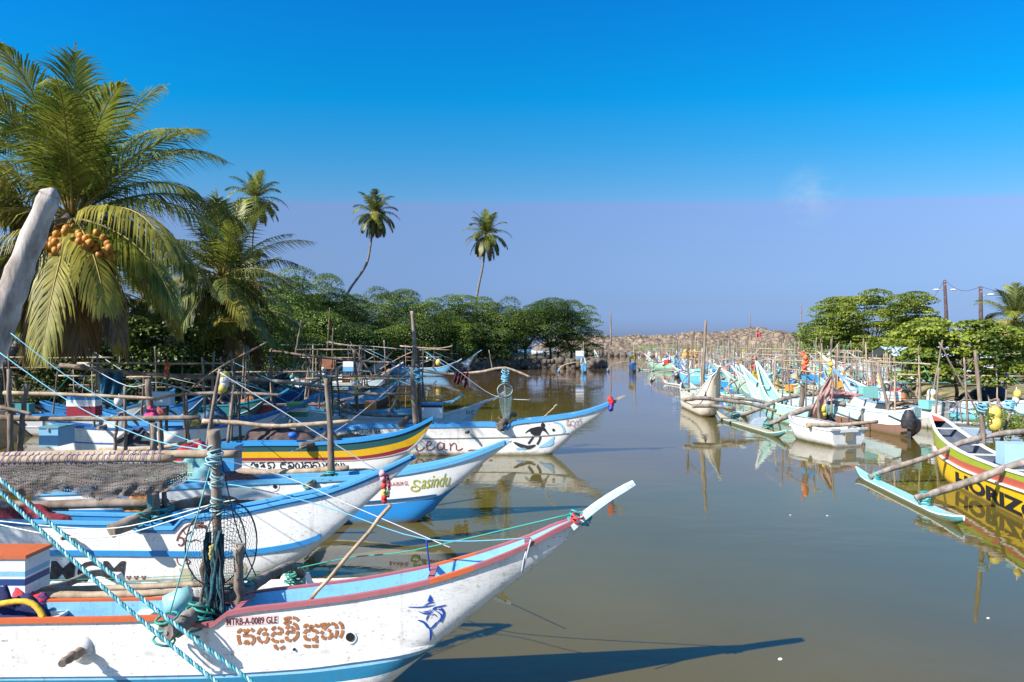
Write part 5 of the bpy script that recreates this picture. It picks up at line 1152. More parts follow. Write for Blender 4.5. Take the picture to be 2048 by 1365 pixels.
# white dinghy with a square stern
def dinghy():
    a = R(106); c = (P(1697, 880, 29.0).x, 29.0, 0); t = thing("dinghy", "small white dinghy with square stern facing the camera and a blue seat", "dinghy", c, a, None)
    m = paint(WHITE, dirt=.5); Ln = 3.7; b = MB(); rows = []
    for i in range(15):
        u = i / 14; x = u * Ln; w = .92 * (1 - max(0, u - .45) ** 2 * 3.0) * (.93 + .07 * min(1, u * 4)); w = max(w, .05); zs = .72 + .22 * u * u; zk = -.15 + max(0, u - .72) * 2.6
        r = [b.vert((x, s_ * w * k, lerp(zs, zk, tt))) for s_, k, tt in ((-1, 1, 0), (-1, .93, .45), (-1, .72, .85), (-1, .3, 1), (1, .3, 1), (1, .72, .85), (1, .93, .45), (1, 1, 0))]
        rows.append(r)
    for r0, r1 in zip(rows, rows[1:]):
        for k in range(7): b.face((r0[k], r0[k + 1], r1[k + 1], r1[k]), 0, k not in (3,))
    b.face(rows[0][::-1], 0, False); b.face(rows[-1], 0, False); b.build("hull", m, t, world=False)
    b = MB()
    for i in range(14):
        u0, u1 = i / 14, (i + 1) / 14; f = lambda u: max(.05, .92 * (1 - max(0, u - .45) ** 2 * 3.0) * (.93 + .07 * min(1, u * 4))); z = lambda u: .72 + .22 * u * u
        for s_ in (-1, 1):
            b.quad((u0 * Ln, s_ * (f(u0) + .04), z(u0) + .03), (u1 * Ln, s_ * (f(u1) + .04), z(u1) + .03), (u1 * Ln, s_ * max(0, f(u1) - .10), z(u1) + .03), (u0 * Ln, s_ * max(0, f(u0) - .10), z(u0) + .03))
            b.quad((u0 * Ln, s_ * (f(u0) + .04), z(u0) + .03), (u1 * Ln, s_ * (f(u1) + .04), z(u1) + .03), (u1 * Ln, s_ * (f(u1) + .03), z(u1) - .05), (u0 * Ln, s_ * (f(u0) + .03), z(u0) - .05))
    b.box((-.02, -.72, .76), (.12, .46, .08)); b.box((-.02, .72, .76), (.12, .46, .08)); b.build("gunwale_rail", paint((.60, .62, .60), line=False), t, world=False)
    b = MB(); b.grid(lambda u, v: Vector((.05 + u * 3.4, (v - .5) * 1.5 * (1 - .5 * u), .30)), 4, 2); b.build("inner_floor", paint((.66, .68, .66), line=False), t, world=False)
    for x, mt in ((.5, paint((.04, .24, .55), line=False)), (1.7, m), (2.9, m)):
        b = MB(); b.box((x, 0, .58), (.38, 1.5 if x < 2 else 1.1, .06)); b.build("seat", mt, t, world=False)
    b = MB(); b.box((-.04, 0, .42), (.05, .42, .34)); b.build("motor_pad", paint((.30, .26, .18), line=False), t, world=False)
    b = MB(); b.box((-.02, 0, .70), (.10, .9, .14)); b.build("transom_top", paint(WHITE, line=False), t, world=False)
    return t
dinghy()
# float with booms of the mint boat, measured in the photo
f0, f1 = G(1434, 832, .15), G(1572, 873, .15)
float_hull("outrigger_float", Rm, f1, f0, .42, .34, [paint((.55, .45, .28), line=False), paint((.55, .72, .66), line=False), paint((.10, .24, .24))], .3)
for pts, Y in (([(1466, 832), (1500, 824), (1560, 800), (1620, 788), (1700, 794)], 38.3), ([(1530, 852), (1562, 838), (1600, 822), (1650, 808), (1690, 808)], 34.0)):
    pole("outrigger_boom", [P(x, y, Y) for x, y in pts], .12, greywood, Rm, taper=1.1, wob=.2)
    lash(Rm, [P(pts[0][0] + 4, pts[0][1] + 3, Y)], .03, ropeteal, 6, spread=.2)
for pts, Y in (([(1366, 800), (1400, 796), (1440, 800), (1500, 808), (1552, 822)], 37.4), ([(1385, 812), (1430, 812), (1470, 818)], 36.4), ([(1440, 795), (1490, 798), (1530, 805), (1575, 822)], 39.0)):
    b = pole(None, [P(x, y, Y) for x, y in pts], .11, greywood, curved=True, taper=.8, wob=.2); simple(b, "boom_log", greywood, {1366: "long log reaching left from under the cream white boat", 1385: "shorter log in front of the cream white boat's foot", 1440: "log reaching right from the cream white boat towards the mint one"}[pts[0][0]], "log", "logs at the cream white boat")
# pink brown net hung like a sail
b = MB(); b.grid(lambda u, v: P(lerp(lerp(1660, 1668, u), lerp(1604, 1658, u), v ** .8), lerp(752, lerp(868, 800, u), v), 33.5 + .3 * noise.noise(Vector((u * 4, v * 3, 3)))), 10, 16, 0, True)
simple(b, "hanging_net", rough_mat("pink_brown_net", (.26, .13, .12), (.50, .30, .27), 9), "dusty pink net hung up like a narrow sail over the dinghy", "fishing net")
b = MB(); b.grid(lambda u, v: P(lerp(1655, 1726, u), lerp(775, lerp(800, 792, u), v) + 14 * u * (1 - v), 34.2 + .3 * noise.noise(Vector((u * 4, v * 3, 7)))), 10, 6, 0, True)
simple(b, "hanging_net", rough_mat("pink_net", (.40, .20, .20), (.6, .36, .34), 9), "pink net stretched to the right from the top of the narrow sail of netting", "fishing net")
for px0, py0, px1, py1, Y, r_, lb in ((1656, 890, 1668, 745, 32.5, .05, "grey mast that carries the dusty pink net"), (1640, 866, 1636, 790, 32.2, .08, "short blue grey post wrapped with rope on the dinghy's left"), (1727, 866, 1724, 822, 31.8, .07, "short blue grey post standing right of the dinghy's seat"),
                                 (1600, 845, 1609, 742, 36.5, .14, "thick dark post carrying the bundle of orange and red floats"), (1587, 835, 1573, 735, 37, .05, "pale thin post left of the orange and red floats"),
                                 (1794, 895, 1755, 725, 34.5, .09, "forked pale trunk used as a mast left of the green box"), (1862, 805, 1885, 680, 38, .05, "bamboo crossing another one in front of the near right tree, leaning right"), (1958, 830, 1878, 684, 36, .045, "bamboo crossing another one in front of the near right tree, leaning left"),
                                 (1870, 840, 1878, 735, 34, .055, "post banded red and blue in front of the near right tree"), (1936, 850, 1928, 715, 32, .05, "grey post left of the overturned tank"), (1405, 790, 1412, 640, 41, .09, "tall bare pole standing on the cream white boat"), (1822, 750, 1784, 690, 60, .05, "leaning bamboo over the white and teal boat")):
    b = pole(None, [P(px0, py0, Y), P(px1, py1, Y)], r_, {.14: darkwood}.get(r_, woodm), taper=.75); simple(b, "mooring_post", darkwood if r_ == .14 else woodm, lb, "post")
b = pole(None, [P(1614, 850, 29.8), P(1680, 850, 30), P(1755, 843, 30.2)], .10, palewood, wob=.2); simple(b, "log", palewood, "pale log lying across the bow of the white dinghy", "log")
b = MB()
for k in range(14): b.sphere(P(1609 + random.uniform(-5, 5), lerp(705, 745, k / 13), 36.4 + random.uniform(-.1, .1)), random.uniform(.07, .15), k % 2, 8, 6, wob=.3)
simple(b, "float_bundle", [rd, rough_mat("orange_float", (.7, .16, .03), (.85, .3, .08), 6)], "bundle of red and orange floats on the thick dark post", "float")
crate("fish_box", "bright blue plastic box right of the thick dark post", P(1636, 766, 36), (.66, .5, .42), [paint((.05, .34, .70), line=False)])
crate("fish_box", "turquoise box with a dark number on the periwinkle boat", P(1757, 796, 37.5), (.85, .5, .62), [paint((.22, .52, .48), line=False)])
crate("slatted_crate", "white slatted crate hanging behind the forked pale trunk", P(1802, 802, 35.5), (.85, .4, .46), [paint(WHITE, line=False), paint((.2, .18, .16), line=False), paint(WHITE, line=False), paint((.2, .18, .16), line=False), paint(WHITE, line=False)], [.28, .34, .62, .68, 1.0])
heap("dark_net_pile", "brown black net heap on the boat behind the white dinghy", P(1648, 858, 33), .75, .85, rough_mat("brown_black_net", (.02, .012, .01), (.12, .06, .04), 7), 21)
buoys("net_float", "yellow float hanging under the dusty pink net", P(1648, 818, 32.3), [yl, yl], .15, 2, .22)

# ================================================================== palms
palm_leaf = leafmat("palm_leaf", (.10, .15, .02), (.38, .40, .065), .9, .36)
palm_leaf_yellow = leafmat("palm_leaf_old", (.22, .22, .035), (.52, .46, .09), .8, .38)  # yellower leaf, picked at random for the older fronds
palm_dry = leafmat("palm_leaf_dry", (.14, .08, .03), (.30, .20, .08), .8, .2)
rachis_m = rough_mat("palm_rachis", (.20, .16, .03), (.42, .30, .07), 3, .6)
palm_bark = rough_mat("palm_bark", (.10, .085, .07), (.30, .26, .22), 2.5, .95, (1, 1, 4), .7)
def frond(parent, base, az, el, length, droop, nleaf=50, leaf=.95, w=.035, mats=None, twist=0.0, seglen=3, hang=.5):
    """feather frond: arching rachis with paired narrow leaflets"""
    b = MB(); n = 16; p = Vector(base); d = Vector((math.cos(az) * math.cos(el), math.sin(az) * math.cos(el), math.sin(el))); pts = [p.copy()]; st = length / n; curl = random.uniform(-.02, .02)
    for i in range(n):
        k = i / n; d = (d + Vector((0, 0, -droop * st * (.35 + 1.4 * k)))).normalized(); d = Matrix.Rotation(curl, 3, 'Z') @ d; p = p + d * st; pts.append(p.copy())
    b.tube(pts, [lerp(.045, .006, (i / n) ** .7) * (length / 5) for i in range(n + 1)], 5, 1)
    for i in range(nleaf):
        u = .10 + .90 * (i / (nleaf - 1)); f = u * n; k = min(int(f), n - 1); q = pts[k].lerp(pts[k + 1], f - k); t = (pts[k + 1] - pts[k]).normalized()
        side = t.cross(Vector((0, 0, 1)))
        if side.length < .1: side = Vector((-math.sin(az), math.cos(az), 0))
        side.normalize(); up = side.cross(t); ln = leaf * (math.sin(math.pi * min(1, .12 + u * .93)) ** .55 + .05) * random.uniform(.85, 1.1)
        if u > .93: ln *= .75
        if random.random() < .05: ln *= .4
        for sg in (-1, 1):
            dd = (side * sg * (1 - .45 * u) + t * (.70 + .60 * u) + up * .22 + Vector((random.uniform(-.07, .07),) * 3)).normalized(); a = q.copy(); wd_ = dd.cross(up).normalized() * w
            L0 = b.vert(a - wd_ * .4); R0 = b.vert(a + wd_ * .4)
            for s_ in range(seglen):
                dd = (dd + Vector((0, 0, -hang * (s_ + .6) / seglen * 1.1))).normalized(); a = a + dd * ln / seglen; ww = (1.0, .8, 0.12)[min(s_ + (3 - seglen), 2)] if s_ < seglen - 1 else .1
                L1 = b.vert(a - wd_ * ww); R1 = b.vert(a + wd_ * ww); b.face((L0, R0, R1, L1), 0, True); L0, R0 = L1, R1
    return b.build("frond", [mats or palm_leaf, rachis_m], parent)
palm_dark = leafmat("palm_leaf_dark", (.045, .070, .012), (.17, .20, .035), .9, .3)  # darker copy of palm_leaf: shade on some palms is put into the leaf colour
def palm(name, label, trunk, rtrunk, length, nf, seed, lod=0, group=None, nuts=0, droop=.22, elmin=-40, dark=False, dry=.12):
    random.seed(seed); trunk = [Vector(p) for p in trunk]; t = thing(name, label, "palm tree", trunk[0], 0, group)
    q = spline(trunk, 6); b = MB(); m = len(q) - 1; b.tube(q, [rtrunk * lerp(1.25, .72, i / m) * (1.25 if i == 0 else 1) for i in range(len(q))], 10, 0, True, .12); b.build("trunk", palm_bark, t)
    top = trunk[-1]
    for k in range(nf):
        u = k / (nf - 1); el = R(lerp(88, elmin, u ** 1.05)) + random.uniform(-.12, .12); az = k * 2.39996 + seed + random.uniform(-.2, .2)
        if nuts and R(-32) < el < R(48) and abs((az + math.pi / 2 + math.pi) % (2 * math.pi) - math.pi) < .75: continue
        mt = palm_dark if dark and random.random() < .7 else palm_leaf if u < .45 else (palm_leaf_yellow if random.random() < .5 else palm_leaf)
        if u > 1 - dry: mt = palm_dry
        ln = length * (.82 + .18 * math.sin(math.pi * min(1, u * 1.3))) * random.uniform(.9, 1.08)
        frond(t, top + Vector((math.cos(az) * .12, math.sin(az) * .12, .1 - .25 * u)) * (length / 5), az, el, ln, droop * (1 + .5 * u) * 5 / length, (76, 40, 26)[lod], 1.38 * length / 5, (.028, .048, .085)[lod], mt, seglen=(3, 2, 2)[lod], hang=.50 + .75 * u)
    if nuts:
        nm = rough_mat("orange_coconut", (.40, .15, .02), (.60, .30, .04), 4, .5)
        for k in range(nuts):
            cl = k % 3; b = MB(); c = P((112, 178, 196)[cl], (482, 480, 508)[cl], 21.7) + Vector((random.gauss(0, .27), random.uniform(-.3, .3), random.gauss(0, .2)))
            b.sphere((0, 0, 0), .118 * random.uniform(.85, 1.1), 0, 10, 8, (1, 1, 1.15)); b.v = [tuple(Vector(p) + c) for p in b.v]; b.build("coconut", nm, t)
        b = MB()
        for k in range(9): b.tube([top + Vector((0, 0, -.2)), top + Vector((random.uniform(-.4, .6), random.uniform(-.7, -.2), -.4)), top + Vector((random.uniform(-.6, .8), random.uniform(-.9, -.4), random.uniform(-1.1, -.6)))], .022, 5)
        b.build("fruit_stalk", rough_mat("orange_stalk", (.35, .15, .04), (.6, .3, .06), 8), t)
    return t
# the big palm on the left, leaning out over the water
palm("coconut_palm", "large coconut palm at the left with bunches of orange coconuts", [(-21.5, 23.6, .9), (-19.2, 23.4, 4.8), (-17.4, 23.1, 7.2), P(146, 432, 23.0)], .27, 6.1, 58, 3, 0, None, 44, .24, -70)
palm("coconut_palm", "darker coconut palm behind the large one, at the left edge of the view", [(-22, 23, 1), (-21.5, 24, 6), P(-60, 330, 25)], .24, 5.0, 28, 5, 1, "palms on the left bank")
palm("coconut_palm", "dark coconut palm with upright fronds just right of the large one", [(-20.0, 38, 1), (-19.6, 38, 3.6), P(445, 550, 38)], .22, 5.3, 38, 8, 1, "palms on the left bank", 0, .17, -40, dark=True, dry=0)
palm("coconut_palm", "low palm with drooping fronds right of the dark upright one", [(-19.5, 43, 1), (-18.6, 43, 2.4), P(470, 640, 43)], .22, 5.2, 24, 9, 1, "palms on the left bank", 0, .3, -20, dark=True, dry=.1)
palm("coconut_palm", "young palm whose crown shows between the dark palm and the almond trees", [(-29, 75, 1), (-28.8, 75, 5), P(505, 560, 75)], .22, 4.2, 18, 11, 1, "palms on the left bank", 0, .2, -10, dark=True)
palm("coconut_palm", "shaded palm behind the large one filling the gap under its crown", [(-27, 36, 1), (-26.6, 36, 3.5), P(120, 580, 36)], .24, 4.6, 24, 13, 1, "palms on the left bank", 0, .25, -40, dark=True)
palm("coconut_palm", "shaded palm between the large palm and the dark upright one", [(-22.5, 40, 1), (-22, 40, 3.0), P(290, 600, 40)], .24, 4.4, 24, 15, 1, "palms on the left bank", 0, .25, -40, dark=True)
palm("coconut_palm", "tall slim palm farthest left of the three against the sky", [P(500, 690, 104), P(497, 620, 104), P(502, 520, 104), P(511, 398, 104)], .19, 5.4, 34, 17, 2, "three tall palms above the trees", 0, .30, -62, dark=True)
palm("coconut_palm", "tall palm with a strongly curved trunk, middle of the three against the sky", [P(684, 612, 112), P(700, 578, 112), P(732, 530, 112), P(742, 484, 112), P(750, 428, 112)], .19, 4.9, 34, 19, 2, "three tall palms above the trees", 0, .32, -70, dark=True)
palm("coconut_palm", "tall slim palm farthest right of the three, above the bank's tree row", [P(950, 640, 118), P(954, 590, 118), P(966, 530, 118), P(973, 470, 118)], .19, 5.2, 34, 21, 2, "three tall palms above the trees", 0, .32, -66, dark=True)
palm("coconut_palm", "palm at the right edge behind the near round tree", [(53, 70, 1), (52.5, 70, 5), P(2030, 640, 70)], .25, 4.6, 30, 23, 1, "palms on the right bank", 0, .26, -40, dark=True)
# off to the left of the view stands another palm: its crown shades the nearest boats
palm("coconut_palm", "coconut palm standing left of the view beside the nearest boats", [(-20.5, 8.2, 1), (-19.5, 8.6, 4.5), (-17.6, 9.4, 7.4)], .24, 4.6, 20, 25, 1, "palms on the left bank", 0, .22, -30)
# the bare dead trunk leaning in front
b = MB(); q = spline([P(-60, 800, 11.2), P(0, 650, 11.2), P(48, 520, 11.2), P(100, 392, 11.2)], 6); m = len(q) - 1
b.tube(q, [lerp(.25, .165, i / m) * random.uniform(.92, 1.07) for i in range(m + 1)], 16, 0, True, .10)
b.tube([q[-1], q[-1] + Vector((.03, 0, .05)), q[-1] + Vector((.05, 0, .13))], [.16, .13, .05], 12, 0, True, .6)
t_ = simple(b, "dead_palm_trunk", deadwood, "pale grey dead trunk leaning into the view at the left edge, its top broken off", "tree trunk", origin=P(-60, 800, 11.2))
for nm, pts, lb in (("guy_rope", [P(20, 665, 11.1), P(160, 770, 11), P(330, 862, 10.8), P(470, 910, 10.5)], "upper blue line running from the dead trunk down towards the nearest mast"),
                    ("guy_rope", [P(-5, 702, 11), P(150, 810, 10.6), P(300, 878, 10), P(425, 902, 8.5)], "lower blue line running from the dead trunk down to the nearest mast head"),
                    ("guy_rope", [P(165, 725, 22), P(255, 772, 21), P(318, 765, 20.5), P(400, 790, 23)], "green line stretched in the shade under the big palm's crown"),
                    ("guy_rope", [P(560, 690, 46), P(700, 690, 46), P(822, 700, 28)], "thin line reaching from the back row to the tall mast"),
                    ("guy_rope", [P(825, 690, 27), P(900, 730, 27), P(985, 790, 27.3), P(1060, 800, 27)], "thin line slanting from the tall mast to the surfer boat's bow"),
                    ("guy_rope", [P(828, 735, 27), P(690, 850, 25), P(580, 905, 22)], "grey line from the tall mast down over the green and yellow boat"),
                    ("guy_rope", [P(440, 745, 17), P(560, 820, 17), P(770, 950, 17)], "grey line running down to the Sasindu boat's bow"),
                    ("guy_rope", [P(380, 905, 12), P(560, 950, 12.5), P(700, 1010, 11.5), P(900, 1095, 9.5)], "second pale line slanting down past the MCM bow")):
    rope(nm, lb, pts, .008 if pts[0].y < 15 else .014, ropeblue if "blue" in lb else flat("grey_rope", (.45, .5, .55)))
# racks of poles among the left boats, each measured in the photo
POLES = [  # x0,y0,x1,y1,Y,r, horizontal?
    (22, 905, 18, 738, 18.5, .07, "upright post at the far left beside the light blue box"), (40, 905, 52, 768, 18.7, .075, "upright post second from the left edge"),
    (228, 905, 236, 830, 20, .045, "thin post right of the light blue box"), (251, 905, 250, 772, 20.2, .05, "post standing right of the striped red box"),
    (309, 908, 296, 758, 19.8, .10, "stout post wound with teal rope at its top"), (326, 905, 319, 832, 20, .06, "short post beside the stout teal wound post"),
    (333, 862, 336, 730, 26, .06, "post with an orange float at its top"), (372, 890, 366, 766, 23.5, .05, "slim post left of the yellow float cluster"),
    (378, 890, 372, 790, 23.2, .045, "slim post doubled close beside another left of the yellow floats"), (463, 880, 461, 764, 23.6, .05, "slim post under the yellow float cluster"),
    (480, 880, 478, 776, 23.8, .05, "slim post just right of the yellow float cluster"), (551, 838, 540, 712, 31, .075, "post carrying a pale hoop net in the middle of the left rows"),
    (590, 715, 603, 640, 55, .09, "crooked branch sticking up before the almond trees"), (655, 700, 660, 615, 58, .045, "thin staff carrying the red pennant"),
    (716, 855, 708, 700, 32, .09, "weathered post with white floats strung on it"), (664, 735, 666, 655, 50, .06, "thin post behind the red pennant"),
    (648, 800, 668, 745, 33, .06, "short post leaning right over the orange flotation ball"), (750, 760, 700, 683, 45, .05, "thin pole leaning left in the back of the left rows"), (985, 740, 978, 700, 60, .05, "thin stick in the water by the middle bows"),
    (1222, 690, 1221, 622, 205, .25, "lone tall pole on the left end of the rocky headland"), (1501, 655, 1500, 622, 225, .15, "thin pole at the top of the headland hill"), (1603, 665, 1602, 608, 190, .16, "tall thin mast right of the headland hill")]
for x0, y0, x1, y1, Y, r_, lb in POLES:
    b = pole(None, [P(x0, y0, Y), P(x1, y1, Y)], r_, woodm, taper=.75, wob=.2); simple(b, "upright_pole", random.choice([woodm, darkwood]) if Y < 60 else woodm, lb, "pole", "upright poles among the boats" if Y < 100 else None)
HPOLES = [([(8, 786), (160, 790), (312, 797)], 19.2, .055, "crossbar low across the two posts at the far left"), ([(-10, 835), (150, 838), (400, 835)], 19.0, .075, "long crossbar running left from the stout teal wound post"),
          ([(405, 842), (470, 845), (560, 852), (700, 842)], 21.6, .075, "long pale crossbar in front of the green and yellow boat"), ([(120, 730), (250, 745), (330, 750), (470, 757)], 26.5, .085, "crossbar under the crown of the big palm"),
          ([(362, 788), (460, 786), (562, 790)], 23.4, .06, "crossbar carrying the yellow float cluster"), ([(495, 757), (580, 765), (655, 775)], 31, .085, "long crossbar in the middle of the left rows, left half"),
          ([(540, 701), (620, 712), (720, 722), (790, 726)], 48, .10, "sloping pole high in the back of the left rows"), ([(655, 782), (740, 788), (822, 787)], 31.5, .07, "long crossbar running to the tall mast"),
          ([(375, 782), (440, 735), (535, 684)], 24.0, .04, "long bent cane rising to the right out of the yellow floats"), ([(655, 684), (690, 690), (728, 692)], 60, .07, "high crossbar under the red pennant"),
          ([(800, 655 + 37), (870, 697), (905, 692)], 56, .06, "high crossbar right of the tall mast"), ([(612, 775), (650, 785), (662, 790)], 30, .06, "short pale stick beside the white rope coil"),
          ([(640, 765), (700, 757), (815, 752)], 40, .06, "thin crossbar behind the white floats"), ([(0, 815), (30, 820), (62, 828)], 18.4, .05, "short cane between the two posts at the far left"),
          ([(680, 820), (740, 830), (830, 832)], 29.5, .07, "pole lying along the pale grey deck left of the tall mast"), ([(200, 900), (300, 898), (400, 880)], 22, .07, "dark log lying beside the light blue box"),
          ([(310, 800), (350, 790), (420, 788)], 24, .05, "short crossbar above the white hull under the fronds"), ([(760, 738), (830, 702), (900, 700)], 70, .05, "crossbar beside the high white bow")]
for pts, Y, r_, lb in HPOLES:
    b = pole(None, [P(x, y, Y) for x, y in pts], r_, palewood, curved=True, taper=.8, wob=.2); simple(b, "crossbar_pole", random.choice([palewood, woodm]), lb, "pole", "crossbar poles among the left boats")
# boxes, floats and cloths on the left boats
W_ = paint(WHITE, line=False)
crate("fish_box", "light blue wooden box standing between the left posts", P(116, 893, 19.5), (.55, .75, .52), [paint((.22, .48, .70), line=False)], None, paint((.14, .36, .46), line=False))
crate("cool_box", "box striped dark red, white and blue in the shade at the left", P(190, 832, 22.5), (.95, .4, .66), [paint((.28, .02, .04), line=False), W_, paint((.05, .25, .55), line=False)], [.48, .80, 1.0])
crate("cool_box", "white box with a bright blue side in the shade below the palm", P(341, 811, 25), (.78, .32, .50), [paint((.45, .62, .78), line=False)], None, None)
crate("cool_box", "box striped green, white and lime green on its lid", P(612, 834, 28.0), (.80, .35, .60), [paint((.05, .22, .10), line=False), W_, paint((.10, .32, .12), line=False), paint((.30, .50, .08), line=False)], [.34, .62, .86, 1.0])
crate("cool_box", "brown wooden box at the middle of the left rows", P(668, 738, 56), (1.3, .6, .9), [rough_mat("brown_box", (.20, .08, .04), (.36, .17, .09), 3)])
crate("cool_box", "small sky blue box near the tall mast", P(712, 744, 52), (1.0, .5, .8), [paint((.16, .45, .75), line=False), W_], [.5, 1.0])
buoys("net_float", "cluster of yellow and white floats on the left crossbar", P(449, 752, 23.4), [yl, wt, wt], .17, 4, .14); buoys("net_float", "string of white floats topped with yellow on the weathered post", P(710, 757, 31.6), [yl, wt, wt], .14, 4, .2)
buoys("net_float", "orange float topping a post below the big palm", P(335, 728, 25.8), [rd, rough_mat("orange_float", (.7, .16, .03), (.85, .3, .08), 6)], .10, 3, .16)
buoys("net_float", "round yellow float hanging beside the sky blue boat", P(876, 725, 86), [yl, yl], .42, 1, .2)
buoys("net_float", "orange net ball hanging on the short leaning post", P(657, 780, 32), [rough_mat("orange_net", (.4, .12, .03), (.75, .36, .06), 9)] * 2, .17, 2, .1)
buoys("net_float", "small white float hanging below the crossbar under the palm", P(238, 802, 21), [wt, wt], .12, 1, .1)
heap("pink_cloth", "bright pink cloth tied round the post beside the stout teal wound one", P(305, 834, 19.6), .22, .2, rough_mat("pink_cloth", (.5, .02, .12), (.75, .08, .22), 9), 31)
heap("red_cloth", "red cloth lying on the boat behind the draped net", P(388, 905, 16.8), .5, .24, rough_mat("red_cloth", (.35, .01, .02), (.7, .04, .05), 5), 33, sq=.5)
heap("teal_tarpaulin", "pale teal sheet showing behind the end of the draped net", P(395, 950, 15), .42, .5, rough_mat("teal_sheet", (.12, .34, .36), (.30, .55, .55), 3), 35)
heap("black_motor_cover", "black wrapped motor lying among the left posts", P(275, 890, 20.5), .7, .35, blackm, 37, sq=.5)
b = MB(); b.grid(lambda u, v: P(lerp(200, 245, u), lerp(744, 790, v) + 2 * math.sin(u * 9), 26.4 + .12 * math.sin(u * 14 + v * 3)), 14, 8); simple(b, "hanging_sheet", rough_mat("blue_sheet", (.01, .08, .16), (.03, .2, .34), 3), "dark blue sheet hanging from the crossbar under the big palm", "cloth")
b = MB(); b.poly([P(657, 640, 58), P(664, 646, 58.1), P(657, 657, 58)]); b.poly([P(657, 640, 58.03), P(657, 657, 58.03), P(664, 646, 58.13)]); simple(b, "red_pennant", flat("pennant_red", (.7, .02, .03)), "small red pennant on the thin staff before the almond trees", "flag")

# ================================================================== broadleaf trees
almond = leafmat("almond_leaf", (.045, .10, .012), (.21, .29, .036), .35, .32)
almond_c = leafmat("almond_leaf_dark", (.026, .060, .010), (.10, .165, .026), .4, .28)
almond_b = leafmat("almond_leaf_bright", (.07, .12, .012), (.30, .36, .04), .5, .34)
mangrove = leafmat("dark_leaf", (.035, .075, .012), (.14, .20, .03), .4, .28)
bark = rough_mat("tree_bark", (.07, .05, .035), (.22, .17, .12), 3, .95)
def crown_mesh(b, pads, leaf, n_per, seed, tilt=.9):
    rnd = random.Random(seed)
    for (c, rx, ry, rz) in pads:
        for _ in range(int(n_per * 2.6 * rx * ry)):
            a = rnd.uniform(0, 6.283); rr = math.sqrt(rnd.random()); zz = math.sqrt(max(0, 1 - rr * rr)); top = rnd.random() < .72
            p = Vector(c) + Vector((math.cos(a) * rr * rx, math.sin(a) * rr * ry, (zz if top else -zz * .7) * rz)) * rnd.uniform(.82, 1.04)
            nrm = Vector((math.cos(a) * rr * .8, math.sin(a) * rr * .8, zz * 1.1 + .25)) + Vector((rnd.uniform(-tilt, tilt), rnd.uniform(-tilt, tilt), rnd.uniform(-.3, .5)))
            nrm.normalize(); d = nrm.cross(Vector((rnd.uniform(-1, 1), rnd.uniform(-1, 1), rnd.uniform(-1, 1)))).normalized(); s_ = nrm.cross(d) * leaf * rnd.uniform(.28, .42); d = d * leaf * rnd.uniform(.7, 1.2)
            i0 = b.vert(p - d * .5); i1 = b.vert(p + s_ - nrm * leaf * .06); i2 = b.vert(p + d * .5 - nrm * leaf * .12); i3 = b.vert(p - s_ - nrm * leaf * .06)
            b.face((i0, i1, i2, i3), 0, False)
def tree(name, label, base, height, rad, seed, mat, leaf=.34, dens=38, layers=4, low=.15, group=None, trunk_r=.22, flatk=.36, pad_r=1.7, npad=26, skew=(0, 0)):
    rnd = random.Random(seed); t = thing(name, label, "tree", base, 0, group); base = Vector(base)
    pads = []
    for i in range(npad):
        u = (i + .5) / npad; zz = low + (1 - low) * u; prof = math.sin(math.pi * min(1, .22 + .74 * (1 - zz))) ** .7 if zz > .35 else .95
        a = i * 2.4 + rnd.uniform(-.4, .4); r_ = rad * prof * math.sqrt(rnd.uniform(.25, 1)) * .85
        pr = pad_r * rnd.uniform(.7, 1.25)
        pads.append((base + Vector((math.cos(a) * r_ + skew[0] * u, math.sin(a) * r_ + skew[1] * u, height * zz * .97)), pr, pr * rnd.uniform(.8, 1.1), pr * flatk * rnd.uniform(.7, 1.5)))
    b = MB(); crown_mesh(b, pads, leaf, dens, seed); b.build("crown", mat, t)
    b = MB(); k = 0; fork = base + Vector((0, 0, height * .25)); b.tube([base - Vector((0, 0, .3)), base + Vector((.1, 0, height * .12)), fork], [trunk_r * 1.2, trunk_r, trunk_r * .85], 8)
    b.build("trunk", bark, t)
    for c, rx, ry, rz in pads[::3]:
        b = MB(); b.tube(spline([fork - Vector((0, 0, .1)), fork.lerp(c, .5) + Vector((0, 0, -.1 * height * .3)), c - Vector((0, 0, rz * .3))], 4), [trunk_r * lerp(.55, .12, i / 8) for i in range(9)], 5); b.build("limb", bark, t)
    return t
GT = "almond trees on the left bank"
TL = [(500, 600, 64), (548, 562, 84), (600, 568, 90), (655, 592, 94), (712, 603, 99), (765, 598, 104), (825, 606, 102), (885, 604, 108), (940, 608, 112), (995, 611, 113), (1050, 616, 115), (1100, 613, 117), (1142, 620, 119),
      (560, 640, 70), (625, 640, 78), (690, 655, 86), (760, 655, 92), (830, 655, 97), (905, 650, 103), (980, 648, 107), (1002, 640, 112), (430, 640, 50), (380, 600, 44), (300, 640, 38), (240, 620, 42), (120, 600, 40), (30, 560, 38), (440, 600, 60), (900, 620, 122), (650, 620, 110)]
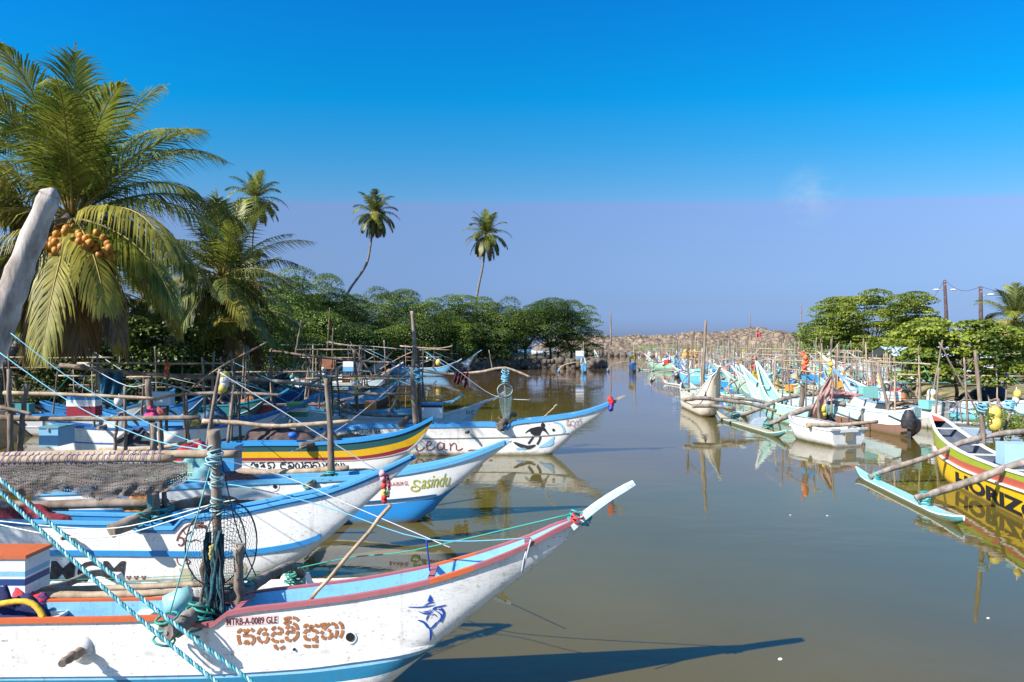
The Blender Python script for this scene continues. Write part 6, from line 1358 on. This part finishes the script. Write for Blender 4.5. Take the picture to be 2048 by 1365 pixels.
lbl = ["farthest left tree rising behind the low palms", "tallest tree left of the tall slim palm's foot", "tall tree right of the tallest one", "tree under the curved palm's lean", "tree right of the curved palm's foot", "tree behind the tall mast's tip", "tree between the curved palm and the right palm", "tree left of the right palm's foot", "tree directly below the right palm", "tree right of the right palm's foot", "round tree near the end of the row", "last but one tree of the row", "last tree of the row before the rocky headland",
       "lower front tree by the low palms", "lower front tree behind the crooked branch", "lower front tree behind the red pennant", "lower front tree left of the tall mast", "lower front tree at the tall mast", "lower front tree above the white bows", "lower front tree over the shaded bank", "lower front tree left of the gap with the people", "dark shrub tree under the low palm", "dark tree behind the dark upright palm", "dark tree below the big palm, right side", "dark tree below the big palm, middle", "dark tree below the big palm, left side", "dark tree at the left edge under the fronds", "dark tree behind the low palm", "tree in the back between the two right palms", "tree in the back behind the curved palm"]
protos = []
for i, (px, py, Y) in enumerate(TL):
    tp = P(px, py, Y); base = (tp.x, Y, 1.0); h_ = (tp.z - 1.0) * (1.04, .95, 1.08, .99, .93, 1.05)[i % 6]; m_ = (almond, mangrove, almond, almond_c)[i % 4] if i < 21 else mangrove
    near = Y < 62
    tree("almond_tree", lbl[i] + (", dense and dark green" if m_ is mangrove else ", with sunlit green clumps"), base, h_, max(3.0, min(6.2, h_ * .60)), 40 + i, m_, .19 if near else .20, 74 if near else 78, low=.42 if i in (10, 11) else .06, npad=26 if h_ < 8 else 38, group=GT, flatk=(.55, .8, .65, .5)[i % 4], pad_r=1.5 if near else (2.0, 1.6, 2.3)[i % 3])
tree("almond_tree", "big layered tree with bright crown on the right bank", (P(1745, 700, 92).x, 92, 1.0), P(0, 592, 92).z - 1.0, 8.4, 81, almond_b, .24, 85, low=.06, npad=110, group="trees on the right bank", pad_r=1.9)
tree("almond_tree", "lower tree spreading left of the big layered one", (P(1670, 700, 100).x, 100, 1.0), P(0, 640, 100).z - 1.0, 5.6, 82, almond_b, .30, 40, low=.1, npad=34, group="trees on the right bank", pad_r=1.6)
tree("almond_tree", "small dark bush at the left end of the right bank's trees", (P(1622, 700, 118).x, 118, 1.0), P(0, 664, 118).z - 1.0, 3.4, 83, almond, .4, 30, low=.05, npad=20, group="trees on the right bank", pad_r=1.5)
tree("almond_tree", "near flat topped tree with yellow green leaves on several thin stems", (26.9, 41.4, .8), P(0, 642, 41.4).z - .8, 3.9, 84, almond_b, .22, 150, low=.26, npad=54, group="trees on the right bank", pad_r=1.05, trunk_r=.10, flatk=.34)
tree("almond_tree", "tree cut by the right edge below the palm", (P(2080, 700, 62).x, 62, 1.0), P(0, 668, 62).z - 1, 3.6, 85, almond_b, .3, 50, low=.05, npad=34, group="trees on the right bank", pad_r=1.3)
tree("shrub", "leafy shrub between the big layered tree and the near flat topped tree", (P(1800, 700, 70).x, 70, .9), P(0, 672, 70).z - 1, 3.0, 86, almond_b, .3, 45, low=.05, npad=22, group="trees on the right bank", pad_r=1.3)
for i, (px, Y) in enumerate(((2020, 31), (1985, 33), (2046, 29))):
    tree("shrub", ("small weed clump at the water's edge right of the turquoise hull", "low green weeds by the hull's end", "weeds at the right edge of the view above the water")[i], (P(px, 0, Y).x, Y, .35), .9, .9, 90 + i, almond_b, .13, 160, low=.02, npad=12, group="weeds on the right shore", pad_r=.4, trunk_r=.03)

# ================================================================== the crowd of boats in the outer harbour
CP = [("turquoise and white", pal((.20, .52, .52), (.55, .68, .66), (.70, .76, .74), (.3, .55, .55))), ("white", pal(WHITE, (.62, .60, .55), (.25, .48, .7), (.5, .6, .65))),
      ("sky blue", pal((.12, .40, .74), (.10, .34, .62), (.6, .7, .78), (.2, .5, .7))), ("cream", pal((.68, .60, .46), (.45, .50, .45), (.72, .70, .62), (.4, .5, .5))),
      ("pale green", pal((.42, .64, .50), (.20, .42, .36), (.75, .76, .72), (.25, .5, .45))), ("royal blue", pal((.03, .18, .55), (.04, .20, .50), (.68, .72, .74), (.1, .35, .6))),
      ("pale blue", pal((.50, .66, .80), (.42, .58, .70), (.74, .76, .76), (.25, .5, .65))), ("white and red", pal(WHITE, (.45, .08, .06), (.10, .34, .62), (.5, .55, .6), WHITE))]
GC = "boats crowded in the outer harbour"
CPD = [("turquoise and white", pal((.16, .42, .43), (.42, .52, .50), (.55, .60, .58), (.2, .42, .42), dirt=.7)), ("white", pal((.66, .65, .62), (.46, .45, .40), (.20, .38, .56), (.4, .46, .5), dirt=.7)),
       ("sky blue", pal((.10, .32, .60), (.08, .26, .48), (.46, .55, .62), (.14, .38, .55), dirt=.7)), ("cream", pal((.54, .47, .35), (.34, .38, .34), (.56, .54, .48), (.3, .38, .38), dirt=.7)),
       ("pale green", pal((.32, .50, .38), (.15, .32, .27), (.58, .58, .55), (.18, .38, .34), dirt=.7)), ("royal blue", pal((.025, .14, .44), (.03, .15, .38), (.5, .54, .56), (.08, .26, .46), dirt=.7)),
       ("pale blue", pal((.38, .52, .64), (.32, .44, .54), (.56, .58, .58), (.18, .38, .5), dirt=.7)), ("white and red", pal((.66, .65, .62), (.36, .07, .05), (.08, .27, .5), (.4, .42, .46), WHITE, dirt=.7))]
proto = {}
for i, (nm, pl) in enumerate(CPD):
    for up in (0, 1):
        proto[(i, up)] = oruwa("moored_boat", nm, (0, -60 - i * 4, 0), 0, pl, ztip=2.05 + .16 * (i % 3), fside=1 if up else -1, group=GC, masts=6, seed=60 + i * 2 + up, lod=0, mh=(1.8, 3.8), hb=.42)[0]
rows = [("first", 52, 18.5, 28, 3), ("second", 62, 18.5, 33, 5), ("third", 74, 17.6, 37, 7), ("fourth", 87, 19.4, 43, 8), ("fifth", 101, 21.6, 48, 8), ("sixth", 117, 24.4, 54, 8), ("seventh", 136, 27.5, 60, 8), ("eighth", 158, 32, 62, 8), ("last", 180, 35, 63, 8)]
ordn = ["leftmost", "second from the left", "third from the left", "fourth from the left", "fifth from the left", "third from the right", "second from the right", "rightmost"]
rr = random.Random(5); used = set(); crowd = []
for rn, Y, x0, x1, n in rows:
    for k in range(n):
        key = (rr.randrange(8), rr.randrange(2)); src = proto[key]
        c = src if key not in used else copy_tree(src); used.add(key)
        x = lerp(x0, x1, (k + .5 + rr.uniform(-.18, .18)) / n); y = Y + rr.uniform(-4, 4); ang = R(rr.choice([92, 96, 84, -88, 100, 110, 78, -80, 125]) + rr.uniform(-8, 8))
        c.location = (x, y, rr.uniform(-.04, .04)); c.rotation_euler = (0, 0, ang)
        o_i = ordn[k] if k < n // 2 + n % 2 else ordn[8 - (n - k)]
        hl = "%s boat, %s, %s harbour row" % (CP[key[0]][0], o_i, rn); c["label"] = hl; crowd.append((x, y, ang, hl))
for key, o_ in proto.items():
    if key not in used:
        for ch in list(o_.children): bpy.data.objects.remove(ch)
        bpy.data.objects.remove(o_)
# separate boats out on the open water
MID = [((1172, 735), 96, 86, 2, 1, "weathered boat moored off the stony bank with forked poles and a white tank"), ((1272, 738), 99, 84, 5, 1, "dark blue boat in mid channel with a yellow cloth on its stern"), ((1204, 712), 132, 95, 4, 1, "dark green blue boat behind the one with forked poles"),
       ((1316, 765), 74, 75, 3, -1, "boat whose long booms reach left to a brown tipped float in mid channel")]
for (px, py), Y, az, ci, fs, lb in MID:
    x = (px - 1024) / F * Y + (4.5 if Y == 74 else 0)
    o_, _h = oruwa("fishing_boat", lb, (x, Y + 3, 0), R(az), CP[ci][1] if Y != 99 else pal((.02, .09, .30), (.02, .08, .2), (.1, .3, .6), (.1, .2, .4)), 2.4, 1 if Y != 74 else 1, "boats on the open water", 5, seed=int(Y), lod=0, mh=(2, 4.4), fdist=3.6 if Y != 74 else 4.4, boomx=(1.0, -2.2))
o_, _h = oruwa("fishing_boat", "small sky blue boat left of the cream white one, red cloth inside", ((1398 - 1024) / F * 69, 70, 0), R(118), pal((.12, .40, .72), (.10, .36, .62), (.5, .68, .78), (.4, .1, .08)), 1.6, 1, "boats on the open water", 2, seed=71, lod=0, L=.62, flo=False, cross=False)
o_, _h = oruwa("fishing_boat", "bright blue boat lying left of the mint green boat's raised bow", (20.0, 58, 0), R(160), pal((.03, .26, .66), (.03, .22, .55), (.2, .5, .75), (.1, .4, .7)), 1.7, 1, GR, 3, seed=73, lod=1, L=.9)
b = MB(); b.grid(lambda u, v: P(1256 + 14 * u, 712 + 7 * v + 1.5 * math.sin(u * 7), 97 + .4 * v), 5, 4); simple(b, "yellow_cloth", flat("bright_yellow_cloth", (.75, .55, .01)), "bright yellow cloth on the dark blue boat in mid channel", "cloth")
crate("water_tank", "white and blue tank on the weathered boat off the stony bank", P(1168, 716, 96), (1.1, .8, 1.0), [paint((.15, .35, .6), line=False), W_], [.3, 1.0])
# cargo and clutter on the crowded boats
cols = [("blue", (.04, .30, .66)), ("white", WHITE), ("turquoise", (.20, .52, .50)), ("red", (.55, .05, .04)), ("orange", (.75, .28, .04)), ("pale green", (.4, .6, .42)), ("yellow", (.72, .55, .06)), ("pink", (.66, .26, .26))]
k = 0
for (x, y, a, hl) in crowd:
    for j in range(3 if y < 100 else 2):
        cn, cc = cols[rr.randrange(8)]; off = rr.uniform(-2.4, 1.2); bx = x + math.cos(a) * off; by = y + math.sin(a) * off
        kind = rr.random()
        if kind < .45:
            crate("fish_box", "%s box on the %s" % (cn, hl), (bx, by, 1.02), (rr.uniform(.7, 1.2), .6, rr.uniform(.45, .75)), [paint(cc, line=False)], group="%s boxes on the crowded boats" % cn, rz=a + rr.uniform(-.3, .3))
        elif kind < .58:
            b = MB(); mt = [rough_mat(cn + "_float", tuple(c * .8 for c in cc), cc, 6, .5)] * 2
            for q in range(3): b.sphere((bx + rr.uniform(-.1, .1), by + rr.uniform(-.1, .1), 2.1 + q * .35), rr.uniform(.12, .22), 0, 7, 5)
            b.tube([(bx, by, .9), (bx, by, 3.2)], .04, 5, 1); simple(b, "float_bundle", mt, "%s floats on the %s" % (cn, hl), "float", "%s float bundles on the crowded boats" % cn)
        else:
            st = random.getstate(); random.seed(k); heap("net_pile", "%s nets on the %s" % (cn, hl), (bx, by, 1.0), .8, .6, rough_mat(cn + "_netting", tuple(c * .4 for c in cc), tuple(c * .8 + .08 for c in cc), 7), k, "fishing net", .7, "%s net heaps on the crowded boats" % cn); random.setstate(st)
        k += 1
# loose upright canes among the crowd
cane = []
for i in range(190):
    (x, y, a, hl) = crowd[rr.randrange(len(crowd))]; x += rr.uniform(-3, 3.5); y += rr.uniform(-3, 3); hh = rr.uniform(1.8, 5.2)
    if cane and i >= 6:
        c = cane[i % 6].copy(); COL.objects.link(c)
    else:
        b = pole(None, [(0, 0, 0), (rr.uniform(-.3, .3), .1, 3.5)], .05, palewood, taper=.7, n=5); c = simple(b, "cane_pole", [woodm, palewood, darkwood][i % 3], "thin bare cane standing upright in the crowd of far boats", "pole", "canes standing in the outer harbour", origin=(0, 0, 0)); cane.append(c)
    c['label'] = 'bare cane beside the ' + hl
    c.location = (x, y, -.3); c.scale = (1, 1, (hh + .3) / 3.5); c.rotation_euler = (0, 0, rr.uniform(0, 6))
b = MB(); b.grid(lambda u, v: P(1513 + 9 * u, 666 + 8 * v + math.sin(u * 5), 160 + .6 * math.sin(u * 6)), 5, 3); b.tube([P(1513, 664, 160), P(1513, 700, 160)], .06, 5, 1)
simple(b, "red_flag", [flat("flag_red", (.7, .03, .08)), palewood], "red flag on a pole before the rocky headland hill", "flag")
b = MB()
for pp in range(14): b.sphere(P(1380 + 11 * math.cos(pp), 708 + 5 * math.sin(pp * 2.3), 88), .32, 0, 7, 5, wob=.3)
simple(b, "float_bundle", rough_mat("orange_yellow_floats", (.65, .25, .03), (.85, .5, .08), 4), "orange yellow bundle of floats left of the tall bare pole", "float")

# ================================================================== the right bank: beached boats, trailer, tank, tyres
def beached(px0, px1, Y, zb, name, label, pl, ztip=2.2, rz=182, flo=False, masts=0):
    xa, xb = (px0 - 1024) / F * Y, (px1 - 1024) / F * Y; L_ = (xb - xa) / 9.3
    return oruwa(name, label, ((xa + xb) / 2, Y, zb), R(rz), pl, ztip, 1, "boats drawn up on the right bank", masts, L=L_, keelz=-.1, lod=1, flo=flo, cross=False, seed=int(Y), prow=False)
beached(1678, 2010, 56, .95, "fishing_boat", "long white and turquoise boat lying on the grass of the right bank", pal(WHITE, (.22, .55, .48), (.74, .76, .74), (.4, .6, .6)), 1.9)
beached(1636, 1760, 74, 1.0, "fishing_boat", "yellow and white boat drawn up behind the long turquoise one", pal(WHITE, (.72, .50, .12), (.74, .76, .74), (.5, .5, .4)), 2.4)
beached(1700, 1850, 66, 1.1, "fishing_boat", "grey green boat drawn up between the yellow one and the long turquoise one", pal((.55, .68, .66), (.22, .48, .42), (.8, .82, .8), (.4, .5, .5)), 2.3)
beached(1730, 1990, 60, .95, "fishing_boat", "white boat mostly hidden behind the near flat topped tree", pal((.62, .74, .74), (.20, .48, .46), (.74, .76, .74), (.4, .6, .6)), 1.9)
def wheel(parent, c, r, w, name="wheel"):
    c = Vector(c); b = MB(); prof = [(r * .62, -w / 2), (r * .95, -w / 2), (r, -w / 4), (r, w / 4), (r * .95, w / 2), (r * .62, w / 2)]
    b.grid(lambda u, v: c + Vector((math.cos(u * 6.2832) * interp([(i / 5, p[0]) for i, p in enumerate(prof)], v), lerp(-w / 2, w / 2, v), math.sin(u * 6.2832) * interp([(i / 5, p[0]) for i, p in enumerate(prof)], v))), 20, 5)
    t = b.build(name, flat("tyre_rubber", (.02, .02, .02), .8), parent)
    b = MB(); b.tube([c + Vector((0, -w * .25, 0)), c + Vector((0, w * .25, 0))], r * .6, 14); 
    o_ = b.build("rim", metal, None); o_.parent = t
    o_.matrix_parent_inverse = Matrix.Identity(4); return t
tr = thing("boat_trailer", "boat trailer with a rubber wheel beside the turquoise boat's end", "trailer", (38.5, 54.6, .95))
q = P(1990, 758, 54.5)
inv_loc = Vector(tr.location)
b = MB(); b.box((-2.3, 0, .62), (5.6, .12, .12)); b.box((0, 0, .62), (.12, 1.5, .1)); b.build("trailer_frame", rough_mat("rusty_steel", (.12, .06, .04), (.3, .22, .16), 6), tr, world=False)
for sy in (-.8, .8):
    wh = MB(); r_ = .46; prof = [(0, r_ * .6), (.2, r_ * .95), (.4, r_), (.6, r_), (.8, r_ * .95), (1, r_ * .6)]
    wh.grid(lambda u, v: Vector((math.cos(u * 6.2832) * interp(prof, v), sy + (v - .5) * .24, .46 + math.sin(u * 6.2832) * interp(prof, v))), 20, 5); tw = wh.build("wheel", flat("tyre_rubber", (.02, .02, .02), .8), tr, world=False)
    wh = MB(); wh.tube([(0, sy - .06, .46), (0, sy + .06, .46)], r_ * .58, 12); wh.build("rim", metal, tw, world=False)
# overturned dark tank (an old inflatable hull) and tyres under the near tree
g0 = G(1985, 812, .8)
b = MB(); b.tube(spline([P(1945, 802, 43.5), P(1965, 795, 43.5), P(1990, 790, 43.5), P(2005, 797, 43.5)], 5), [.38, .5, .58, .62, .64, .64, .65, .66, .66, .66, .66, .64, .6, .5, .35, .16], 14, 0, True, .04)
simple(b, "upturned_tank", rough_mat("dark_blue_black_hull", (.01, .015, .03), (.05, .06, .09), 3, .55), "long dark upturned tank lying on the ground right of the near tree", "tank")
for i, (px, py, Y) in enumerate(((1932, 800, 40.5), (1955, 800, 42.2), (1918, 812, 39.8))):
    t = thing("old_tyre", ("old tyre with a white rim lying at the near tree's foot", "old tyre leaning against the upturned tank", "flat lying tyre in front of the near tree's stems")[i], "tyre", P(px, py, Y) - Vector((0, 0, .42)), 0, "old tyres under the near tree")
    b = MB(); rt = Matrix.Rotation((.25, .5, 1.3)[i], 3, 'X'); b.grid(lambda u, v: rt @ Vector((math.cos(u * 6.2832) * (.38 + .1 * math.cos(v * 6.2832)), .1 * math.sin(v * 6.2832), math.sin(u * 6.2832) * (.38 + .1 * math.cos(v * 6.2832)))) + Vector((0, 0, .44)), 20, 8)
    b.build("tyre", flat("tyre_rubber", (.02, .02, .02), .8), t, world=False)
    if i == 0:
        b = MB(); b.grid(lambda u, v: rt @ Vector((math.cos(u * 6.2832) * lerp(.20, .30, v), -.05, math.sin(u * 6.2832) * lerp(.20, .30, v))) + Vector((0, 0, .44)), 18, 1); b.build("white_rim", W_, t, world=False)
# brushwood and thin branch fence at the water's edge
b = MB(); random.seed(77)
for i in range(70):
    c = P(random.uniform(1800, 1890), random.uniform(800, 822), random.uniform(36, 39)); a = random.uniform(-.5, .5); d = Vector((math.cos(a), random.uniform(-.4, .4), random.uniform(-.15, .25))) * random.uniform(.5, 1.3)
    b.tube([c - d, c + Vector((0, 0, .1)), c + d], .022, 4)
struct(simple(b, "brushwood", darkwood, "tangle of grey brushwood piled on the shore left of the near tree", "brushwood"), "stuff")
for i, (pts, Y) in enumerate((([(1905, 826), (1925, 800), (1975, 806)], 30), ([(1925, 845), (1920, 810), (1930, 795)], 30.5), ([(1975, 806), (2048, 830), (2070, 832)], 27))):
    b = pole(None, [P(x, y, Y) for x, y in pts], .035, woodm, curved=True); simple(b, "driftwood_branch", woodm, ("crooked branch of the makeshift frame left of the banded post", "short forked branch of the makeshift frame at the shore", "thin branch reaching right from the makeshift frame")[i], "branch")
# utility poles and street lamps on the right bank
def upole(px0, py0, px1, py1, Y, lamps, label):
    a, c = P(px0, py0, Y), P(px1, py1, Y); t = thing("utility_pole", label, "utility pole", a, 0, "utility poles on the right bank")
    b = MB(); b.tube([a, a.lerp(c, .5), c], [.27, .22, .17], 8); b.build("pole_shaft", rough_mat("dark_pole", (.05, .025, .03), (.12, .08, .08), 3), t)
    for dx, py, rise in lamps:
        p0 = a.lerp(c, (py0 - py) / (py0 - py1)); e = p0 + Vector((dx / F * Y, 0, rise)); b = MB(); b.tube([p0, p0.lerp(e, .5) + Vector((0, 0, .1)), e], .045, 5); b.build("lamp_arm", metal, t)
        b = MB(); s_ = 1 if dx > 0 else -1; b.sphere(e + Vector((.3 * s_, 0, 0)), .42, 0, 10, 6, (1.1, .5, .28)); b.build("lamp_head", flat("lamp_white", (.75, .76, .74)), t)
    for z_ in (.15, .55):
        b = MB(); b.tube([c - Vector((0, .12, z_)), c - Vector((0, .12, z_ + .16))], .07, 6); b.build("insulator", flat("porcelain", (.6, .3, .25)), t)
    return c
c1 = upole(1897, 720, 1889, 560, 88, [(-12, 581, .1), (12, 581, .1)], "tall leaning dark pole with two lamps behind the near tree")
c2 = upole(1963, 720, 1961, 573, 78, [(16, 597, .45)], "dark pole with one bright lamp arm pointing right")
c3 = upole(1833, 700, 1832, 608, 122, [(10, 612, .05)], "short far pole with a lamp beside the big layered tree")
rope("power_line", "power line sagging between the two dark poles", [c1, c2], .022, flat("cable_black", (.03, .03, .04)), "power lines on the right bank", .9)
rope("power_line", "power line from the far short pole up to the tall leaning one", [c3, c1], .022, flat("cable_black", (.03, .03, .04)), "power lines on the right bank", 1.5)
rope("power_line", "power line leaving the right dark pole to the right edge", [c2, P(2100, 590, 66)], .022, flat("cable_black", (.03, .03, .04)), "power lines on the right bank", .4)
# dry stone wall beyond the palm on the right
b = MB(); b.grid(lambda u, v: P(lerp(1970, 2120, u), lerp(730, 668, v) + 3 * nz2(u * 12, v * 4, 1), 84 + .6 * nz2(u * 20, v * 7, 1, 3)), 60, 14); b.grid(lambda u, v: P(lerp(1970, 2120, u), 668 + 3 * nz2(u * 12, 4, 1), 84 + 2.5 * v), 40, 3)
simple(b, "stone_wall", rough_mat("grey_stones", (.10, .09, .085), (.34, .30, .27), 1.6, .95, bump=.9), "rough grey stone wall on the right bank behind the palm", "wall")
b = MB(); b.grid(lambda u, v: Vector((lerp(34.5, 43, u), lerp(61, 67, v), 2.9 + 1.1 * (1 - abs(v - .5) * 2) + .1 * u)), 4, 4)
for x in (35, 42.6):
    for y in (61.3, 66.7): b.tube([(x, y, .7), (x, y, 3.0)], .07, 6, 1)
simple(b, "shelter", [rough_mat("blue_roof_sheet", (.35, .48, .62), (.5, .62, .74), 2), woodm], "low shelter with a pale blue sheet roof beside the big layered tree", "shelter")
# stone edge, beached boats and people under the trees at the end of the left bank
def stones(name, label, path, h0, seed, n, smin=.35, smax=.8):
    b = MB(); rs = random.Random(seed)
    for i in range(n):
        u = rs.random() * (len(path) - 1); k_ = min(int(u), len(path) - 2); x, y = [lerp(path[k_][j], path[k_ + 1][j], u - k_) for j in (0, 1)]; s_ = rs.uniform(smin, smax)
        c = Vector((x + rs.uniform(-.5, .5), y + rs.uniform(-.6, .6), rs.uniform(-.1, h0))); rot = Matrix.Rotation(rs.uniform(0, 3), 3, Vector((rs.random(), rs.random(), rs.random())).normalized())
        i0 = len(b.v); b.sphere((0, 0, 0), s_, 0, 7, 5, (1.2, .9, .75), wob=0)
        for j in range(i0, len(b.v)):
            p = Vector(b.v[j]); p = p * (1 + .35 * noise.noise(p * 2.2 + Vector((i, i * .3, 0)))); b.v[j] = tuple(c + rot @ p)
    return struct(simple(b, name, rough_mat("bank_stone", (.06, .05, .04), (.22, .18, .14), 1.4, .95), label, "rocks"), "stuff")
stones("stone_embankment", "dark stone embankment along the shaded end of the left bank", [(-8, 97.5), (-2, 107), (1, 110), (7, 111.2), (13, 111.4), (15.5, 117)], 1.3, 5, 420)
stones("shore_rocks", "low pale rocks along the foot of the headland", [(10, 203), (30, 202), (60, 203), (90, 203)], .6, 8, 260, .5, 1.2)
def person(name, label, loc, rz, pose, shirt, shorts, h=1.68):
    k = h / 1.68; t = thing(name, label, "person", loc, rz, None)
    J = [(0, 0, .95), (0, 0, 1.18), (0, 0, 1.40), (0, .01, 1.50), (0, .02, 1.58), (0, .02, 1.66),
         (-.10, 0, .90), (-.12, .03, .50), (-.12, 0, .10), (-.12, .16, .04), (.10, 0, .90), (.12, .03 + pose * .1, .50), (.13, pose * .12, .10), (.13, .16 + pose * .12, .04),
         (-.19, 0, 1.38), (-.25, .02, 1.12), (-.24, .14 + .1 * pose, .90), (-.24, .2 + .1 * pose, .82), (.19, 0, 1.38), (.26, .02, 1.12), (.27, .10, .90), (.27, .14, .82)]
    rd_ = [.15, .13, .15, .055, .09, .085, .10, .065, .045, .035, .10, .065, .045, .035, .06, .045, .035, .03, .06, .045, .035, .03]
    E = [(0, 1), (1, 2), (2, 3), (3, 4), (4, 5), (0, 6), (6, 7), (7, 8), (8, 9), (0, 10), (10, 11), (11, 12), (12, 13), (2, 14), (14, 15), (15, 16), (16, 17), (2, 18), (18, 19), (19, 20), (20, 21)]
    me = bpy.data.meshes.new("body"); me.from_pydata([(x * k, y * k, z * k) for x, y, z in J], E, []); o_ = bpy.data.objects.new("body", me); COL.objects.link(o_)
    o_.modifiers.new("s", 'SKIN'); o_.modifiers.new("u", 'SUBSURF').levels = 1
    for v, r_ in zip(me.skin_vertices[0].data, rd_): v.radius = (r_ * k, r_ * k * .8)
    me.skin_vertices[0].data[0].use_root = True
    bpy.context.view_layer.update(); ev = o_.evaluated_get(bpy.context.evaluated_depsgraph_get()); m2 = bpy.data.meshes.new_from_object(ev); o_.modifiers.clear(); o_.data = m2; o_.parent = t
    skin = flat("brown_skin", (.20, .10, .06)); m2.materials.clear()
    for mt in (skin, shirt, shorts, flat("black_hair", (.01, .01, .01))): m2.materials.append(mt)
    for f in m2.polygons:
        z = f.center.z / k; x_ = abs(f.center.x) / k; f.use_smooth = True
        f.material_index = 3 if z > 1.63 or (z > 1.54 and f.center.y < 0) else 1 if 1.0 < z < 1.46 and (x_ < .24 or z > 1.15) else 2 if .5 < z <= 1.0 and x_ < .21 else 0
    return t
for i, (px, pz) in enumerate(((1052, .2), (1074, 0), (1090, .6), (1116, .3))):
    person("person", ("person standing in dark clothes at the left of the gap under the trees", "person in a grey shirt standing second from the left in the gap under the trees", "person standing third from the left in the gap under the trees", "person standing alone right of the other three under the trees")[i],
           ((px - 1024) / F * 116, 116, 1.2), i * 1.3, pz, flat("shirt_%d" % i if 0 else ("dark_shirt", "grey_shirt", "dark_shirt", "olive_shirt")[i], ((.04, .04, .05), (.25, .26, .3), (.05, .04, .04), (.12, .12, .06))[i]), flat("dark_shorts", (.03, .03, .04)))
for i, (px0, px1, Y, nm) in enumerate(((1020, 1052, 150, 2), (1056, 1118, 152, 1))):
    xa, xb = (px0 - 1024) / F * Y, (px1 - 1024) / F * Y
    oruwa("fishing_boat", ("blue boat on the beach seen through the gap under the trees", "white boat on the beach seen through the gap under the trees")[i], ((xa + xb) / 2, Y, 1.4), R(5), CP[nm][1], 2.2, 1, None, 2, L=.75, lod=0, flo=False, cross=False, seed=90 + i)
# ---- more boats packed between the near right ones and the shore
FILL = [(22.6, 45.5, 98, 0, "turquoise and white boat packed just behind the periwinkle boat's bow"), (25.6, 47.0, 80, 3, "cream boat packed between the periwinkle boat and the shore"), (24.0, 54.5, -84, 1, "white boat with blue rail, bow to camera, behind the cream packed one"),
        (28.6, 55.0, 95, 6, "pale blue boat nearest the shore behind the periwinkle boat"), (19.0, 50.5, 104, 4, "pale green boat packed right of the bright blue boat"), (31.5, 64.0, 88, 0, "turquoise boat close to the shore left of the shelter"), (21.2, 38.2, 100, 1, "white boat squeezed between the wrapped motor and the periwinkle boat")]
for i, (x, y, a, ci, lb) in enumerate(FILL):
    oruwa("fishing_boat", lb, (x, y, 0), R(a), CPD[ci][1], 2.2 + .12 * (i % 4), 1, GR, 5, seed=130 + i, lod=1, fdist=2.2, mh=(1.8, 3.4), L=.92)
# ---- bits of litter and leaves drifting on the water
lr = random.Random(3)
for i, (px, py) in enumerate(((1976, 1236), (1560, 1318), (1655, 1031), (1581, 1030))):
    q = G(px, py, .006); b = MB(); n = 6; rad = lr.uniform(.015, .03); an = lr.uniform(0, 3)
    pts = [q + Vector((math.cos(an + k * 1.047) * rad * lr.uniform(.6, 1.5), math.sin(an + k * 1.047) * rad, lr.uniform(.0, .012))) for k in range(n)]; b.poly(pts); b.poly([p - Vector((0, 0, .012)) for p in pts][::-1])
    for k in range(n): b.quad(pts[k], pts[k] - Vector((0, 0, .012)), pts[(k + 1) % n] - Vector((0, 0, .012)), pts[(k + 1) % n])
    simple(b, "floating_scrap", flat("scrap_white", (.7, .7, .7)), ("pale scrap floating near the right bottom corner of the water", "pale scrap floating closest to the lower edge of the view", "pale scrap floating left of the lime boat's float, right one of two", "pale scrap floating left of the lime boat's float, left one of two")[i], "litter", "pale scraps drifting on the water")
# ---- cargo on the packed near boats
for i, (x, y, a, ci, lb) in enumerate(FILL):
    nm = "packed boat " + " ".join(lb.split()[-5:]) if 0 else lb.split(" packed")[0].split(",")[0].split(" nearest")[0].split(" close")[0].split(" squeezed")[0]
    for j, off in enumerate((-2.6, -.8, .9)):
        cn, cc = cols[(i * 3 + j * 2) % 8]; q = Vector((x + math.cos(R(a)) * off, y + math.sin(R(a)) * off, 1.0)); where = ("stern", "middle", "fore part")[j]
        if j == 0: crate("fish_box", "%s box at the stern of the near packed %s" % (cn, nm), q, (.7, .5, .45), [paint(cc, line=False)], group="boxes on the near packed boats", rz=R(a))
        elif j == 1: heap("net_pile", "%s netting amidships on the near packed %s" % (cn, nm), q, .6, .5, rough_mat(cn + "_nets2", tuple(c * .3 + .02 for c in cc), tuple(c * .6 + .08 for c in cc), 9), 200 + i, "fishing net", .6, "netting on the near packed boats")
        else: buoys("net_float", "%s floats hung forward on the near packed %s" % (cn, nm), q + Vector((0, 0, 1.4)), [paint(cc, line=False), wt], .14, 4, .17, "floats on the near packed boats")
